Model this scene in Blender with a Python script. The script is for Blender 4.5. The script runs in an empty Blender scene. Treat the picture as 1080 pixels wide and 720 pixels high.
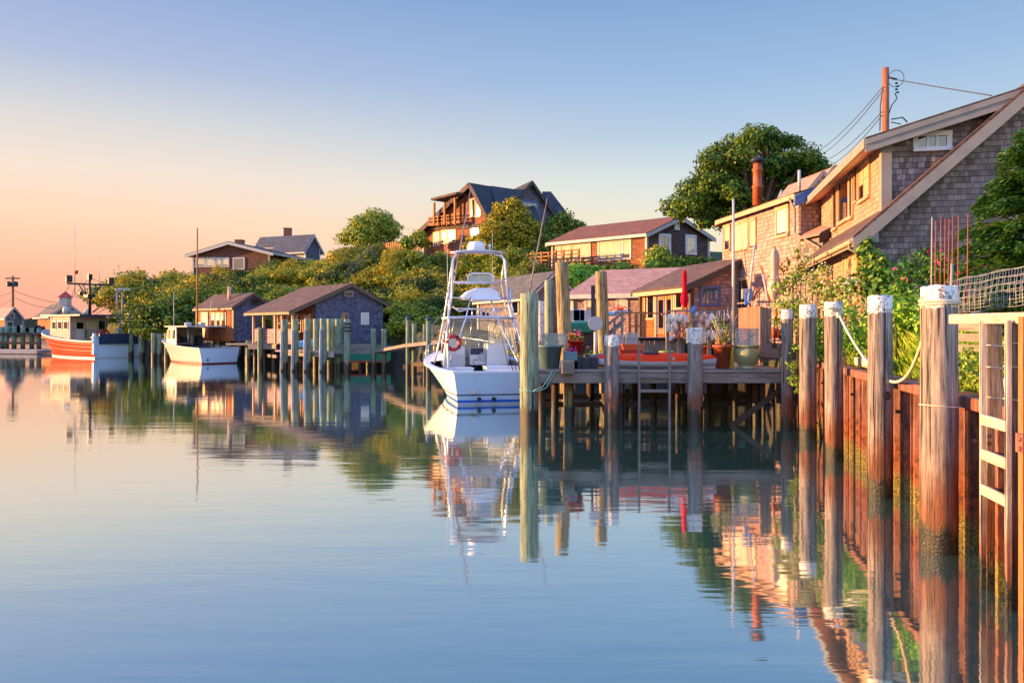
import bpy, math, random
import numpy as np
from mathutils import Vector, Matrix
scene = bpy.context.scene
COL = scene.collection
R = math.radians
V = Vector
UPV = V((0, 0, 1))
CAMH = 2.5; FPX = 840.0; HORY = 346.0
SUN_AZ = R(-85)      # from +Y, negative = towards the left
GLOW_AZ = R(-72)     # centre of the dawn colours along the horizon
SUN_EL = R(7)

# ---------------- camera, sky, sun, exposure ----------------
cam = bpy.data.cameras.new('camera'); camo = bpy.data.objects.new('camera', cam); COL.objects.link(camo)
camo.location = (0, 0, CAMH); camo.rotation_euler = (R(90), 0, 0)
cam.lens = 36 * FPX / 1080; cam.sensor_width = 36; cam.sensor_fit = 'HORIZONTAL'
cam.shift_y = -(360 - HORY) / 1080.0
cam.clip_start = 0.1; cam.clip_end = 6000
scene.camera = camo
scene.view_settings.view_transform = 'Standard'; scene.view_settings.look = 'None'
scene.view_settings.exposure = 1.6; scene.view_settings.gamma = 1.0
scene.cycles.use_denoising = True
scene.cycles.max_bounces = 6; scene.cycles.diffuse_bounces = 3; scene.cycles.glossy_bounces = 3
scene.cycles.transparent_max_bounces = 12
scene.cycles.caustics_reflective = False; scene.cycles.caustics_refractive = False

def lin(c):
    return c / 12.92 if c <= 0.04045 else ((c + 0.055) / 1.055) ** 2.4
def C(h, k=1.0):
    return tuple(lin(int(h[i:i + 2], 16) / 255) * k for i in (0, 2, 4)) + (1,)

def nd(t, typ, ins=None, **props):
    n = t.nodes.new(typ)
    for k, v in props.items(): setattr(n, k, v)
    for k, v in (ins or {}).items():
        s = n.inputs[k]
        if isinstance(v, bpy.types.NodeSocket): t.links.new(v, s)
        else: s.default_value = v
    return n
def math_(t, op, a, b=None, c=None, clamp=False):
    ins = {0: a}
    if b is not None: ins[1] = b
    if c is not None: ins[2] = c
    n = nd(t, 'ShaderNodeMath', ins, operation=op); n.use_clamp = clamp
    return n.outputs[0]
def ramp(t, fac, stops, interp='LINEAR'):
    n = nd(t, 'ShaderNodeValToRGB', {0: fac}); n.color_ramp.interpolation = interp
    els = n.color_ramp.elements
    while len(els) < len(stops): els.new(0.5)
    for e, (p, c) in zip(els, stops): e.position = p; e.color = c
    return n.outputs[0]
def mix(t, fac, a, b, mode='MIX'):
    n = nd(t, 'ShaderNodeMix', data_type='RGBA', blend_type=mode)
    for i, v in ((0, fac), (6, a), (7, b)):
        if isinstance(v, bpy.types.NodeSocket): t.links.new(v, n.inputs[i])
        else: n.inputs[i].default_value = v
    return n.outputs[2]

world = bpy.data.worlds.new('World'); scene.world = world; world.use_nodes = True
t = world.node_tree
bg = t.nodes['Background']
sky = nd(t, 'ShaderNodeTexSky', sky_type='NISHITA'); sky.sun_disc = False
sky.sun_elevation = SUN_EL; sky.sun_rotation = SUN_AZ; sky.air_density = 1.2; sky.dust_density = 2.0; sky.ozone_density = 2.0
tc = nd(t, 'ShaderNodeTexCoord'); nrm = nd(t, 'ShaderNodeVectorMath', {0: tc.outputs['Generated']}, operation='NORMALIZE')
sp = nd(t, 'ShaderNodeSeparateXYZ', {0: nrm.outputs[0]})
# dawn colours: by height above the horizon, warm side towards the sun, cool side away from it
el = math_(t, 'ABSOLUTE', sp.outputs[2])
warm = ramp(t, el, [(0.0, C('f8a28c')), (0.06, C('fbb896')), (0.12, C('fbd2b2')), (0.175, C('f0dccb')), (0.23, C('d6d3d2')), (0.29, C('adbbd6')), (0.39, C('88a2d2')), (0.6, C('6c8fc8')), (1.0, C('587cbc'))])
cool = ramp(t, el, [(0.0, C('f2d8b8')), (0.06, C('f4dfbc')), (0.12, C('eee3c8')), (0.175, C('d6dfdc')), (0.23, C('b2c8dc')), (0.29, C('9bb8da')), (0.39, C('7b9fce')), (0.6, C('6488c4')), (1.0, C('5277b8'))])
hd = nd(t, 'ShaderNodeVectorMath', {0: nd(t, 'ShaderNodeCombineXYZ', {0: sp.outputs[0], 1: sp.outputs[1]}).outputs[0]}, operation='NORMALIZE')
sd = nd(t, 'ShaderNodeVectorMath', {0: hd.outputs[0], 1: (math.sin(GLOW_AZ), math.cos(GLOW_AZ), 0)}, operation='DOT_PRODUCT')
side = nd(t, 'ShaderNodeMapRange', {0: sd.outputs['Value'], 1: 0.02, 2: 0.84}, interpolation_type='SMOOTHSTEP').outputs[0]
grad = mix(t, side, cool, warm)
nsk = mix(t, 1.0, sky.outputs[0], (0.10, 0.10, 0.10, 1), 'MULTIPLY')
skyc = mix(t, 0.97, nsk, grad)
# sky strength raised overhead and behind the viewer, added as fill light
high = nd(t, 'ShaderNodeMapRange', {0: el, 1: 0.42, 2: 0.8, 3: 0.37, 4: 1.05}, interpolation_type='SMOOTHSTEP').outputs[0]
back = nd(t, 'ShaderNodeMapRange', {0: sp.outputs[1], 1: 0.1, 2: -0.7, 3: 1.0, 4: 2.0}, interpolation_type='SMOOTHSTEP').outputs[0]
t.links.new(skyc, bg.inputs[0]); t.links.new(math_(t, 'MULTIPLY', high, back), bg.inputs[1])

sun = bpy.data.lights.new('sun', 'SUN'); sun.energy = 5.0; sun.angle = R(0.5); sun.color = (1.0, 0.52, 0.19)
suno = bpy.data.objects.new('sun', sun); COL.objects.link(suno)
sdir = V((math.sin(SUN_AZ) * math.cos(SUN_EL), math.cos(SUN_AZ) * math.cos(SUN_EL), math.sin(SUN_EL)))
suno.rotation_euler = sdir.to_track_quat('Z', 'Y').to_euler(); suno.location = (-30, 10, 30)

# ---------------- helpers ----------------
def at(px, py, Y):
    """the real place seen at a photo pixel, at a chosen distance"""
    return V(((px - 540) / FPX * Y, Y, CAMH - (py - HORY) / FPX * Y))
def P2(px, Y): return V(((px - 540) / FPX * Y, Y, 0))
def zat(py, Y): return CAMH - (py - HORY) / FPX * Y

def origin_of(o):
    p = V((0, 0, 0))
    while o is not None:
        p = p + o.location; o = o.parent
    return p
def tag(o, label=None, cat=None, group=None, kind=None):
    if label: o['label'] = label
    if cat: o['category'] = cat
    if group: o['group'] = group
    if kind: o['kind'] = kind
    return o
def empty(name, label, cat, loc=(0, 0, 0), group=None):
    o = bpy.data.objects.new(name, None); COL.objects.link(o); o.location = loc
    o.empty_display_size = 0.2
    return tag(o, label, cat, group)
def copy_tree(o, parent=None):
    c = o.copy(); COL.objects.link(c)
    if parent: c.parent = parent
    for ch in list(o.children): copy_tree(ch, c)
    return c

class MB:
    def __init__(s): s.v = []; s.f = []; s.sm = []
    def add(s, vs, fs, smooth=False):
        b = len(s.v); s.v += [tuple(v) for v in vs]
        s.f += [tuple(i + b for i in f) for f in fs]; s.sm += [smooth] * len(fs)
        return s
    def box(s, c, size, rz=0.0, rot=None):
        c = V(c); m = rot if rot is not None else Matrix.Rotation(rz, 3, 'Z')
        h = [x / 2 for x in size]
        vs = [c + m @ V((sx * h[0], sy * h[1], sz * h[2])) for sx in (-1, 1) for sy in (-1, 1) for sz in (-1, 1)]
        return s.add(vs, [(0, 1, 3, 2), (4, 6, 7, 5), (0, 4, 5, 1), (2, 3, 7, 6), (0, 2, 6, 4), (1, 5, 7, 3)])
    def beam(s, a, b, w, h, up=UPV):
        """w across, h along 'up'"""
        a = V(a); b = V(b); d = (b - a).normalized()
        x = d.cross(up)
        if x.length < 1e-4: x = d.cross(V((1, 0, 0)))
        x.normalize(); y = x.cross(d).normalized()
        vs = [p + x * (sx * w / 2) + y * (sy * h / 2) for p in (a, b) for sx in (-1, 1) for sy in (-1, 1)]
        return s.add(vs, [(0, 1, 3, 2), (4, 6, 7, 5), (0, 4, 5, 1), (2, 3, 7, 6), (0, 2, 6, 4), (1, 5, 7, 3)])
    def path(s, pts, r, n=8, smooth=True, cap=True):
        pts = [V(p) for p in pts]; rs = r if isinstance(r, (list, tuple)) else [r] * len(pts)
        rings = []; ref = None
        for i, p in enumerate(pts):
            d = (pts[min(i + 1, len(pts) - 1)] - pts[max(i - 1, 0)]).normalized()
            if ref is None:
                ref = UPV if abs(d.z) < 0.9 else V((1, 0, 0))
            x = d.cross(ref).normalized(); y = x.cross(d).normalized(); ref = y
            rings.append([p + (x * math.cos(2 * math.pi * k / n) + y * math.sin(2 * math.pi * k / n)) * rs[i] for k in range(n)])
        vs = [q for rg in rings for q in rg]; fs = []
        for i in range(len(pts) - 1):
            for k in range(n):
                k2 = (k + 1) % n; fs.append((i * n + k, i * n + k2, (i + 1) * n + k2, (i + 1) * n + k))
        s.add(vs, fs, smooth)
        if cap:
            b = len(s.v) - len(vs)
            s.f.append(tuple(b + k for k in range(n))[::-1]); s.sm.append(False)
            s.f.append(tuple(b + (len(pts) - 1) * n + k for k in range(n))); s.sm.append(False)
        return s
    def tube(s, a, b, r0, r1=None, n=10): return s.path([a, b], [r0, r0 if r1 is None else r1], n)
    def lathe(s, c, prof, n=20, sx=1, sy=1, smooth=True):
        c = V(c); vs = []; fs = []
        for r, z in prof:
            for k in range(n):
                a = 2 * math.pi * k / n; vs.append(c + V((r * sx * math.cos(a), r * sy * math.sin(a), z)))
        for i in range(len(prof) - 1):
            for k in range(n):
                k2 = (k + 1) % n; fs.append((i * n + k, i * n + k2, (i + 1) * n + k2, (i + 1) * n + k))
        s.add(vs, fs, smooth)
        b = len(s.v) - len(vs)
        if prof[0][0] > 1e-3: s.f.append(tuple(b + k for k in range(n))[::-1]); s.sm.append(False)
        if prof[-1][0] > 1e-3: s.f.append(tuple(b + (len(prof) - 1) * n + k for k in range(n))); s.sm.append(False)
        return s
    def prism(s, pts, ext):
        pts = [V(p) for p in pts]; ext = V(ext); n = len(pts)
        vs = pts + [p + ext for p in pts]
        fs = [tuple(range(n))[::-1], tuple(range(n, 2 * n))] + [(i, (i + 1) % n, n + (i + 1) % n, n + i) for i in range(n)]
        return s.add(vs, fs)
    def ball(s, c, r, n=12, m=8, sc=(1, 1, 1)):
        prof = [(max(1e-4, math.sin(math.pi * i / m)), -math.cos(math.pi * i / m)) for i in range(m + 1)]
        vs = []; fs = []
        c = V(c)
        for pr, z in prof:
            for k in range(n):
                a = 2 * math.pi * k / n; vs.append(c + V((pr * r * sc[0] * math.cos(a), pr * r * sc[1] * math.sin(a), z * r * sc[2])))
        for i in range(m):
            for k in range(n):
                k2 = (k + 1) % n; fs.append((i * n + k, i * n + k2, (i + 1) * n + k2, (i + 1) * n + k))
        return s.add(vs, fs, True)
    def torus(s, c, R_, r, ax=UPV, n=24, m=8, sc=1.0):
        ax = V(ax).normalized(); x = ax.cross(V((0.1, 1, 0.2))).normalized(); y = ax.cross(x)
        vs = []; fs = []
        for i in range(n):
            a = 2 * math.pi * i / n; d = x * math.cos(a) + y * math.sin(a)
            for k in range(m):
                b = 2 * math.pi * k / m; vs.append(V(c) + d * (R_ + r * math.cos(b)) + ax * (r * math.sin(b)))
        for i in range(n):
            for k in range(m):
                i2 = (i + 1) % n; k2 = (k + 1) % m; fs.append((i * m + k, i2 * m + k, i2 * m + k2, i * m + k2))
        return s.add(vs, fs, True)
    def build(s, name, mat, parent=None, loc=None, bevel=0.0, **tags):
        me = bpy.data.meshes.new(name)
        A = np.array(s.v, dtype=float)
        if parent is not None: org = np.array(origin_of(parent))
        elif loc is not None: org = np.array(loc, dtype=float)
        else: org = np.array([(A[:, 0].min() + A[:, 0].max()) / 2, (A[:, 1].min() + A[:, 1].max()) / 2, A[:, 2].min()])
        me.from_pydata((A - org).tolist(), [], s.f)
        me.polygons.foreach_set('use_smooth', s.sm)
        uv = me.uv_layers.new(name='uv'); data = np.zeros((len(me.loops), 2))
        for p in me.polygons:
            n = p.normal
            if abs(n.z) < 0.985:
                tt = UPV.cross(n).normalized(); bb = n.cross(tt)
            else:
                tt = V((1, 0, 0)); bb = V((0, 1, 0))
            for li in p.loop_indices:
                q = A[me.loops[li].vertex_index]
                data[li] = (q[0] * tt.x + q[1] * tt.y + q[2] * tt.z, q[0] * bb.x + q[1] * bb.y + q[2] * bb.z)
        uv.data.foreach_set('uv', data.ravel())
        o = bpy.data.objects.new(name, me); COL.objects.link(o)
        if mat: me.materials.append(mat)
        if parent is not None: o.parent = parent
        else: o.location = org
        if bevel:
            md = o.modifiers.new('bevel', 'BEVEL'); md.width = bevel; md.segments = 1; md.limit_method = 'ANGLE'; md.angle_limit = R(40)
        tag(o, tags.get('label'), tags.get('cat'), tags.get('group'), tags.get('kind'))
        return o

# ---------------- materials ----------------
def newmat(name):
    m = bpy.data.materials.new(name); m.use_nodes = True
    return m, m.node_tree, m.node_tree.nodes['Principled BSDF']
def link(t, a, b): t.links.new(a, b)
def noise(t, vec, scale, detail=4, rough=0.55, dist=0.0):
    return nd(t, 'ShaderNodeTexNoise', {'Vector': vec, 'Scale': scale, 'Detail': detail, 'Roughness': rough, 'Distortion': dist}).outputs[0]
def mapping(t, vec, scale=(1, 1, 1), loc=(0, 0, 0), rot=(0, 0, 0)):
    return nd(t, 'ShaderNodeMapping', {'Vector': vec, 'Scale': scale, 'Location': loc, 'Rotation': rot}).outputs[0]
def bump(t, b, h, strength=0.4, dist=0.01):
    n = nd(t, 'ShaderNodeBump', {'Height': h, 'Strength': strength, 'Distance': dist}); link(t, n.outputs[0], b.inputs['Normal'])
def worldpos(t): return nd(t, 'ShaderNodeNewGeometry').outputs['Position']
def uvc(t): return nd(t, 'ShaderNodeTexCoord').outputs['UV']
def objc(t): return nd(t, 'ShaderNodeTexCoord').outputs['Object']

def shingle(name, c1, c2, gap, bw=0.15, rh=0.125, stain=None, bmp=0.6):
    m, t, b = newmat(name); uv = uvc(t)
    wob = nd(t, 'ShaderNodeVectorMath', {0: uv, 1: nd(t, 'ShaderNodeVectorMath', {0: nd(t, 'ShaderNodeTexNoise', {'Vector': uv, 'Scale': 5.0}).outputs['Color'], 'Scale': 0.018}, operation='SCALE').outputs[0]}, operation='ADD').outputs[0]
    br = nd(t, 'ShaderNodeTexBrick', {'Vector': wob, 'Color1': C(c1), 'Color2': C(c2), 'Mortar': C(gap), 'Scale': 1.0, 'Mortar Size': 0.0038, 'Mortar Smooth': 0.3, 'Bias': 0.0, 'Brick Width': bw, 'Row Height': rh}, offset=0.5, offset_frequency=2, squash=0.7, squash_frequency=3)
    n1 = noise(t, mapping(t, uv, (9, 1.6, 1)), 2.0, 5)
    col = mix(t, 0.75, br.outputs[0], ramp(t, n1, [(0.28, (0.45, 0.42, 0.42, 1)), (0.5, (0.95, 0.95, 0.95, 1)), (0.72, (1.45, 1.4, 1.35, 1))]), 'MULTIPLY')
    n2 = noise(t, uv, 0.7, 3)
    col = mix(t, math_(t, 'MULTIPLY', math_(t, 'SUBTRACT', n2, 0.42, clamp=True), 2.2, clamp=True), col, C(stain or c2), 'MIX')
    # butt edge of each course: a thin line
    sepv = nd(t, 'ShaderNodeSeparateXYZ', {0: wob}).outputs[1]
    fr = math_(t, 'FRACT', math_(t, 'DIVIDE', sepv, rh))
    edge = math_(t, 'LESS_THAN', fr, 0.10)
    col = mix(t, math_(t, 'MULTIPLY', edge, 0.75), col, C(gap))
    link(t, col, b.inputs['Base Color']); b.inputs['Roughness'].default_value = 0.85
    hgt = math_(t, 'ADD', math_(t, 'MULTIPLY', math_(t, 'SUBTRACT', 1.0, fr), 0.7), math_(t, 'MULTIPLY', br.outputs['Fac'], -0.6))
    hgt = math_(t, 'ADD', hgt, math_(t, 'MULTIPLY', n1, 0.35))
    bump(t, b, hgt, bmp, 0.03)
    return m
def wood(name, ca, cb, axis='v', scale=1.0, rough=0.8, dirt=0.5, space='uv', bmp=0.35):
    m, t, b = newmat(name); c = uvc(t) if space == 'uv' else objc(t)
    if space == 'uv': sc = (14, 0.9, 1) if axis == 'v' else (0.9, 14, 1)
    else: sc = {'x': (0.9, 14, 14), 'y': (14, 0.9, 14), 'z': (14, 14, 0.9)}[axis]
    g = noise(t, mapping(t, c, sc), 2.2 * scale, 6, 0.65, 0.4)
    g2 = noise(t, c, 1.7 * scale, 4)
    rnd = nd(t, 'ShaderNodeNewGeometry').outputs['Random Per Island']
    col = ramp(t, g, [(0.28, C(cb)), (0.52, C(ca)), (0.78, C(ca, 1.35))])
    col = mix(t, dirt, col, ramp(t, g2, [(0.3, (0.5, 0.46, 0.44, 1)), (0.6, (1.1, 1.08, 1.05, 1))]), 'MULTIPLY')
    col = mix(t, 0.6, col, ramp(t, rnd, [(0, (0.62, 0.62, 0.62, 1)), (1, (1.2, 1.17, 1.13, 1))]), 'MULTIPLY')
    link(t, col, b.inputs['Base Color']); b.inputs['Roughness'].default_value = rough
    bump(t, b, g, bmp, 0.01)
    return m
def paint(name, c, rough=0.5, dirt=0.25, sc=3.0, metal=0.0, spec=0.5, bmp=0.05, coat=0.0):
    m, t, b = newmat(name)
    n = noise(t, objc(t), sc, 5, 0.6)
    col = mix(t, dirt, C(c), ramp(t, n, [(0.3, (0.5, 0.47, 0.42, 1)), (0.55, (1, 1, 1, 1)), (0.8, (1.12, 1.12, 1.1, 1))]), 'MULTIPLY')
    link(t, col, b.inputs['Base Color']); b.inputs['Metallic'].default_value = metal
    link(t, math_(t, 'ADD', math_(t, 'MULTIPLY', n, 0.25), rough - 0.12, clamp=True), b.inputs['Roughness'])
    b.inputs['Specular IOR Level'].default_value = spec
    if coat: b.inputs['Coat Weight'].default_value = coat; b.inputs['Coat Roughness'].default_value = 0.08
    if bmp: bump(t, b, noise(t, objc(t), sc * 6, 3), bmp, 0.01)
    return m
def glass(name, c='0a0c10', rough=0.04, curtain=0.0, cc='e8d9b0'):
    m, t, b = newmat(name)
    if curtain:
        n = noise(t, mapping(t, uvc(t), (9, 0.5, 1)), 2.0, 2)
        col = mix(t, ramp(t, n, [(0.4, (0, 0, 0, 1)), (0.6, (1, 1, 1, 1))]), C(cc), C(cc, 0.8))
        link(t, mix(t, curtain, C(c), col), b.inputs['Base Color'])
    else: b.inputs['Base Color'].default_value = C(c)
    b.inputs['Roughness'].default_value = rough; b.inputs['IOR'].default_value = 2.3
    bump(t, b, noise(t, uvc(t), 2.5, 1), 0.03, 0.02)
    return m
def clearpane(name, alpha=0.25, tint='e8eef0'):
    m, t, b = newmat(name)
    out = t.nodes['Material Output']
    tr = nd(t, 'ShaderNodeBsdfTransparent', {0: C(tint)})
    b.inputs['Base Color'].default_value = C('e4e6e8'); b.inputs['Roughness'].default_value = 0.12
    mx = nd(t, 'ShaderNodeMixShader', {0: alpha, 1: tr.outputs[0], 2: b.outputs[0]}); link(t, mx.outputs[0], out.inputs[0])
    return m
def leafmat(name, cols, trans=0.22, rough=0.55, big=0.35):
    m, t, b = newmat(name)
    rnd = nd(t, 'ShaderNodeNewGeometry').outputs['Random Per Island']
    orn = nd(t, 'ShaderNodeObjectInfo').outputs['Random']
    n = noise(t, objc(t), big * 3, 3)
    f = math_(t, 'ADD', math_(t, 'MULTIPLY', rnd, 0.45), math_(t, 'ADD', math_(t, 'MULTIPLY', n, 0.7), math_(t, 'MULTIPLY', math_(t, 'SUBTRACT', orn, 0.5), 0.35)))
    f = math_(t, 'SUBTRACT', f, 0.1, clamp=True)
    k = len(cols)
    col = ramp(t, f, [(0.15 + 0.7 * i / (k - 1), C(c)) for i, c in enumerate(cols)])
    link(t, col, b.inputs['Base Color']); b.inputs['Roughness'].default_value = rough
    b.inputs['Specular IOR Level'].default_value = 0.25
    tl = nd(t, 'ShaderNodeBsdfTranslucent', {0: col})
    mx = nd(t, 'ShaderNodeMixShader', {0: trans, 1: b.outputs[0], 2: tl.outputs[0]}); link(t, mx.outputs[0], t.nodes['Material Output'].inputs[0])
    return m
def pilingmat(name, ca, cb, rust='8a4a22', rust_z=(0.45, 1.0), wet=0.42, cap=None, top=3.0, rustamt=0.8, capcol='e4dfd6', algae='3a3a1c'):
    """weathered round timber, heights measured from the water"""
    m, t, b = newmat(name); o = objc(t); wp = worldpos(t)
    z = nd(t, 'ShaderNodeSeparateXYZ', {0: wp}).outputs[2]
    g = noise(t, mapping(t, o, (16, 16, 0.7)), 2.0, 6, 0.7, 0.6)
    n = noise(t, mapping(t, o, (3, 3, 1.2)), 1.6, 5, 0.6)
    crack = noise(t, mapping(t, o, (26, 26, 0.35)), 1.3, 3, 0.5)
    col = ramp(t, g, [(0.36, C(cb)), (0.5, C(ca)), (0.66, C(ca, 1.5))])
    col = mix(t, 0.75, col, ramp(t, n, [(0.3, (0.42, 0.40, 0.40, 1)), (0.65, (1.15, 1.1, 1.05, 1))]), 'MULTIPLY')
    zz = math_(t, 'ADD', z, math_(t, 'MULTIPLY', math_(t, 'SUBTRACT', n, 0.5), 1.1))
    rf = nd(t, 'ShaderNodeMapRange', {0: zz, 1: rust_z[1], 2: rust_z[0]}, interpolation_type='SMOOTHSTEP').outputs[0]
    rc = ramp(t, math_(t, 'ADD', math_(t, 'MULTIPLY', g, 0.6), math_(t, 'MULTIPLY', noise(t, mapping(t, o, (5, 5, 1.6)), 1.5, 5, 0.7), 0.4)), [(0.38, C('24120a')), (0.46, C(rust, 0.6)), (0.56, C(rust)), (0.66, C('b8803c'))])
    col = mix(t, math_(t, 'MULTIPLY', rf, rustamt), col, rc)
    zw = math_(t, 'ADD', z, math_(t, 'MULTIPLY', math_(t, 'SUBTRACT', noise(t, mapping(t, o, (7, 7, 2.5)), 1.0, 5, 0.65), 0.5), 0.7))
    wf = nd(t, 'ShaderNodeMapRange', {0: zw, 1: wet + 0.08, 2: wet - 0.08}, interpolation_type='SMOOTHSTEP').outputs[0]
    bar = ramp(t, noise(t, o, 38, 3, 0.7), [(0.44, C('0f0d08')), (0.60, C(algae)), (0.74, C('5c5730')), (0.84, C('a09a78'))])
    col = mix(t, wf, col, bar)
    col = mix(t, ramp(t, crack, [(0.39, (1, 1, 1, 1)), (0.43, (0, 0, 0, 1))]), col, C('1d1712'))
    hs = math_(t, 'MULTIPLY', g, 1.0)
    if cap:
        zc = math_(t, 'ADD', z, math_(t, 'MULTIPLY', math_(t, 'SUBTRACT', noise(t, mapping(t, o, (14, 14, 2)), 1.0, 4, 0.7), 0.5), 0.16))
        cf = math_(t, 'GREATER_THAN', zc, top - cap)
        chip = ramp(t, noise(t, o, 19, 6, 0.75), [(0.43, (0, 0, 0, 1)), (0.49, (1, 1, 1, 1))])
        col = mix(t, math_(t, 'MULTIPLY', cf, nd(t, 'ShaderNodeSeparateColor', {0: chip}).outputs[0]), col, C(capcol))
    link(t, col, b.inputs['Base Color'])
    link(t, math_(t, 'SUBTRACT', 0.85, math_(t, 'MULTIPLY', wf, 0.4)), b.inputs['Roughness'])
    bump(t, b, math_(t, 'ADD', hs, math_(t, 'MULTIPLY', math_(t, 'MULTIPLY', wf, noise(t, o, 38, 3)), 1.5)), 0.6, 0.02)
    return m

M = {}
M['sh_grey'] = shingle('shingle_grey', '8d8386', '5a5258', '2a2527', stain='776c6e')
M['sh_gable'] = shingle('shingle_gable', 'a29490', '5c5250', '2c2626', bw=0.135, rh=0.13, stain='85736c')  # greyer copy of the tan shingle, shade put into the colour
M['sh_tan'] = shingle('shingle_tan', 'c89a88', '9c7464', '5e4232', bw=0.135, rh=0.13, stain='a8897a')
M['sh_pink'] = shingle('shingle_pink', 'bf9c98', '8a6c6a', '463432', bw=0.16, rh=0.14, stain='a88f88')
M['sh_orange'] = shingle('shingle_sunlit', 'b0642a', '80401e', '3a1e10', bw=0.2, rh=0.17, stain='94562e')  # sunlit walls: the sun's orange put into the shingle colour
M['sh_dark'] = shingle('shingle_dark', '6a5550', '43363a', '1e1716', bw=0.2, rh=0.16, stain='54464a')
M['sh_bluegrey'] = shingle('shingle_bluegrey', '727087', '4a4759', '252330', bw=0.22, rh=0.17, stain='5e5c73')  # walls in shade: the shade's blue put into the shingle colour
M['sh_red'] = shingle('shingle_red', '9c5e40', '6e3f2c', '2e1a14', bw=0.22, rh=0.18, stain='8a5238')
M['rf_brown'] = shingle('roof_brown', '6a5248', '463733', '261c1a', bw=0.3, rh=0.14, bmp=0.3)
M['rf_dark'] = shingle('roof_dark', '3c4046', '282b31', '16181b', bw=0.3, rh=0.15, bmp=0.3)
M['rf_grey'] = shingle('roof_grey', '5e6060', '454747', '333232', bw=0.3, rh=0.15, bmp=0.3)
M['rf_pink'] = shingle('roof_pink', 'c09484', '9c7668', '5c463e', bw=0.3, rh=0.15, bmp=0.3)
M['rf_blue'] = shingle('roof_blue', '50596a', '3a4252', '22262f', bw=0.3, rh=0.15, bmp=0.3)
M['trim_white'] = paint('trim_white', 'b4b0aa', 0.55, 0.35)
M['trim_grey'] = paint('trim_grey', '8c877f', 0.6, 0.4)
M['trim_brown'] = paint('trim_brown', '6b5140', 0.6, 0.35)
M['trim_bright'] = paint('trim_bright', 'd9d8d6', 0.6, 0.2)  # lighter copy of the white trim, brightened for frames on shaded walls
M['cabin_cream'] = paint('cabin_cream', 'a6948c', 0.65, 0.3, 2.0, spec=0.2, bmp=0)
M['boot_red'] = paint('boot_red', '6a1c18', 0.6, 0.3)
M['gel_white'] = paint('gel_white', 'e2e4e6', 0.5, 0.15, 1.5, bmp=0)
M['rf_red'] = shingle('roof_redbrown', '865640', '644030', '3a2520', bw=0.3, rh=0.14, bmp=0.3)
M['outrigger'] = paint('outrigger', '8a7468', 0.45, 0.2, bmp=0)
M['sh_brown'] = shingle('shingle_brown', '7c4c3a', '553228', '2a1813', bw=0.2, rh=0.16, stain='6a4436')
M['trim_tan'] = paint('trim_tan', 'c49a7c', 0.55, 0.3)
M['trim_blue'] = paint('trim_blue', '3f5f92', 0.5, 0.3)
M['trim_dark'] = paint('trim_dark', '33302f', 0.6, 0.3)
M['cedar'] = wood('cedar_board', 'a9703f', '74452a', 'u')
M['cedar_v'] = wood('cedar_upright', 'a9703f', '74452a', 'v')
M['greywood'] = wood('weathered_wood', '8b8078', '4e463f', 'u')
M['greywood_v'] = wood('weathered_upright', '8b8078', '4e463f', 'v')
M['palewood'] = wood('pale_wood', 'b8aca2', '857468', 'u', dirt=0.4)
M['palewood_v'] = wood('pale_upright', 'b8aca2', '857468', 'v', dirt=0.4)
M['redwood_v'] = wood('red_board', '9c705e', '6c4a3e', 'v')
M['darkwood'] = wood('dark_wood', '4a3a2c', '1f1812', 'u')
M['darkwood_v'] = wood('dark_upright', '4a3a2c', '1c1610', 'v')
M['glass'] = glass('window_glass')
M['glass_cream'] = glass('curtain_sunset_glass', curtain=0.75)  # curtains, plus cream standing in for sunset reflected in the panes
M['glass_white'] = glass('white_blind', curtain=0.9, cc='efe6d2')
M['glass_teal'] = glass('teal_glass', '284e52')
M['hull_white'] = paint('hull_white', 'bcc0c4', 0.5, 0.12, 1.2, bmp=0)
M['hull_shade_tint'] = paint('hull_white_shade_tint', 'c6d8e8', 0.5, 0.10, 1.2, bmp=0)  # white hulls and transoms, blue of the shade put into the colour
M['gel'] = paint('gelcoat', 'aeaba6', 0.55, 0.15, 1.5, bmp=0)
M['alu'] = paint('aluminium', 'c9cbd0', 0.3, 0.15, 2.0, metal=0.75, bmp=0)
M['blue'] = paint('stripe_blue', '1f63c8', 0.35, 0.1)
M['navy'] = paint('navy', '1d3350', 0.5, 0.3)
M['black'] = paint('black', '141416', 0.45, 0.2)
M['orange'] = paint('hull_orange', 'a82a02', 0.7, 0.35, 1.0, bmp=0, spec=0.15)
M['redpaint'] = paint('red_paint', 'c22618', 0.45, 0.2)
M['kayak_red'] = paint('kayak_red', 'f03a08', 0.6, 0.1, 2.0, bmp=0, spec=0.15)
M['kayak_white'] = paint('kayak_white', 'c3ccd2', 0.35, 0.2, 2.0)
M['cloth_red'] = paint('umbrella_red', 'c4152e', 0.85, 0.3, 8, spec=0.1)
M['cloth_pale'] = paint('umbrella_pale', 'b9a39a', 0.9, 0.45, 8, spec=0.1)
M['tarp_green'] = paint('tarp_green', '1d7a5a', 0.6, 0.35, 4)
M['tarp_blue'] = paint('tarp_blue', '6fb4dc', 0.55, 0.3, 4)
M['teal_pot'] = paint('teal_pot', '5a7d84', 0.55, 0.4, 4)
M['red_pot'] = paint('red_pot', 'b32414', 0.5, 0.3, 5)
M['orange_pot'] = paint('orange_pot', 'd85a24', 0.5, 0.3, 5)
M['terra'] = paint('terracotta', 'a2502c', 0.7, 0.4, 5)
M['urn'] = paint('urn_glaze', '9a9a6a', 0.25, 0.35, 4, coat=0.5)
M['lime_pot'] = paint('lime_pot', '93a24c', 0.5, 0.3, 5)
M['soil'] = paint('soil', '2a1d14', 0.95, 0.5, 20, bmp=0.5)
M['purplebox'] = paint('dark_crate', '2c2833', 0.6, 0.4, 5)
M['stone'] = paint('stone_block', '7d7263', 0.9, 0.6, 9, bmp=0.5)
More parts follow.
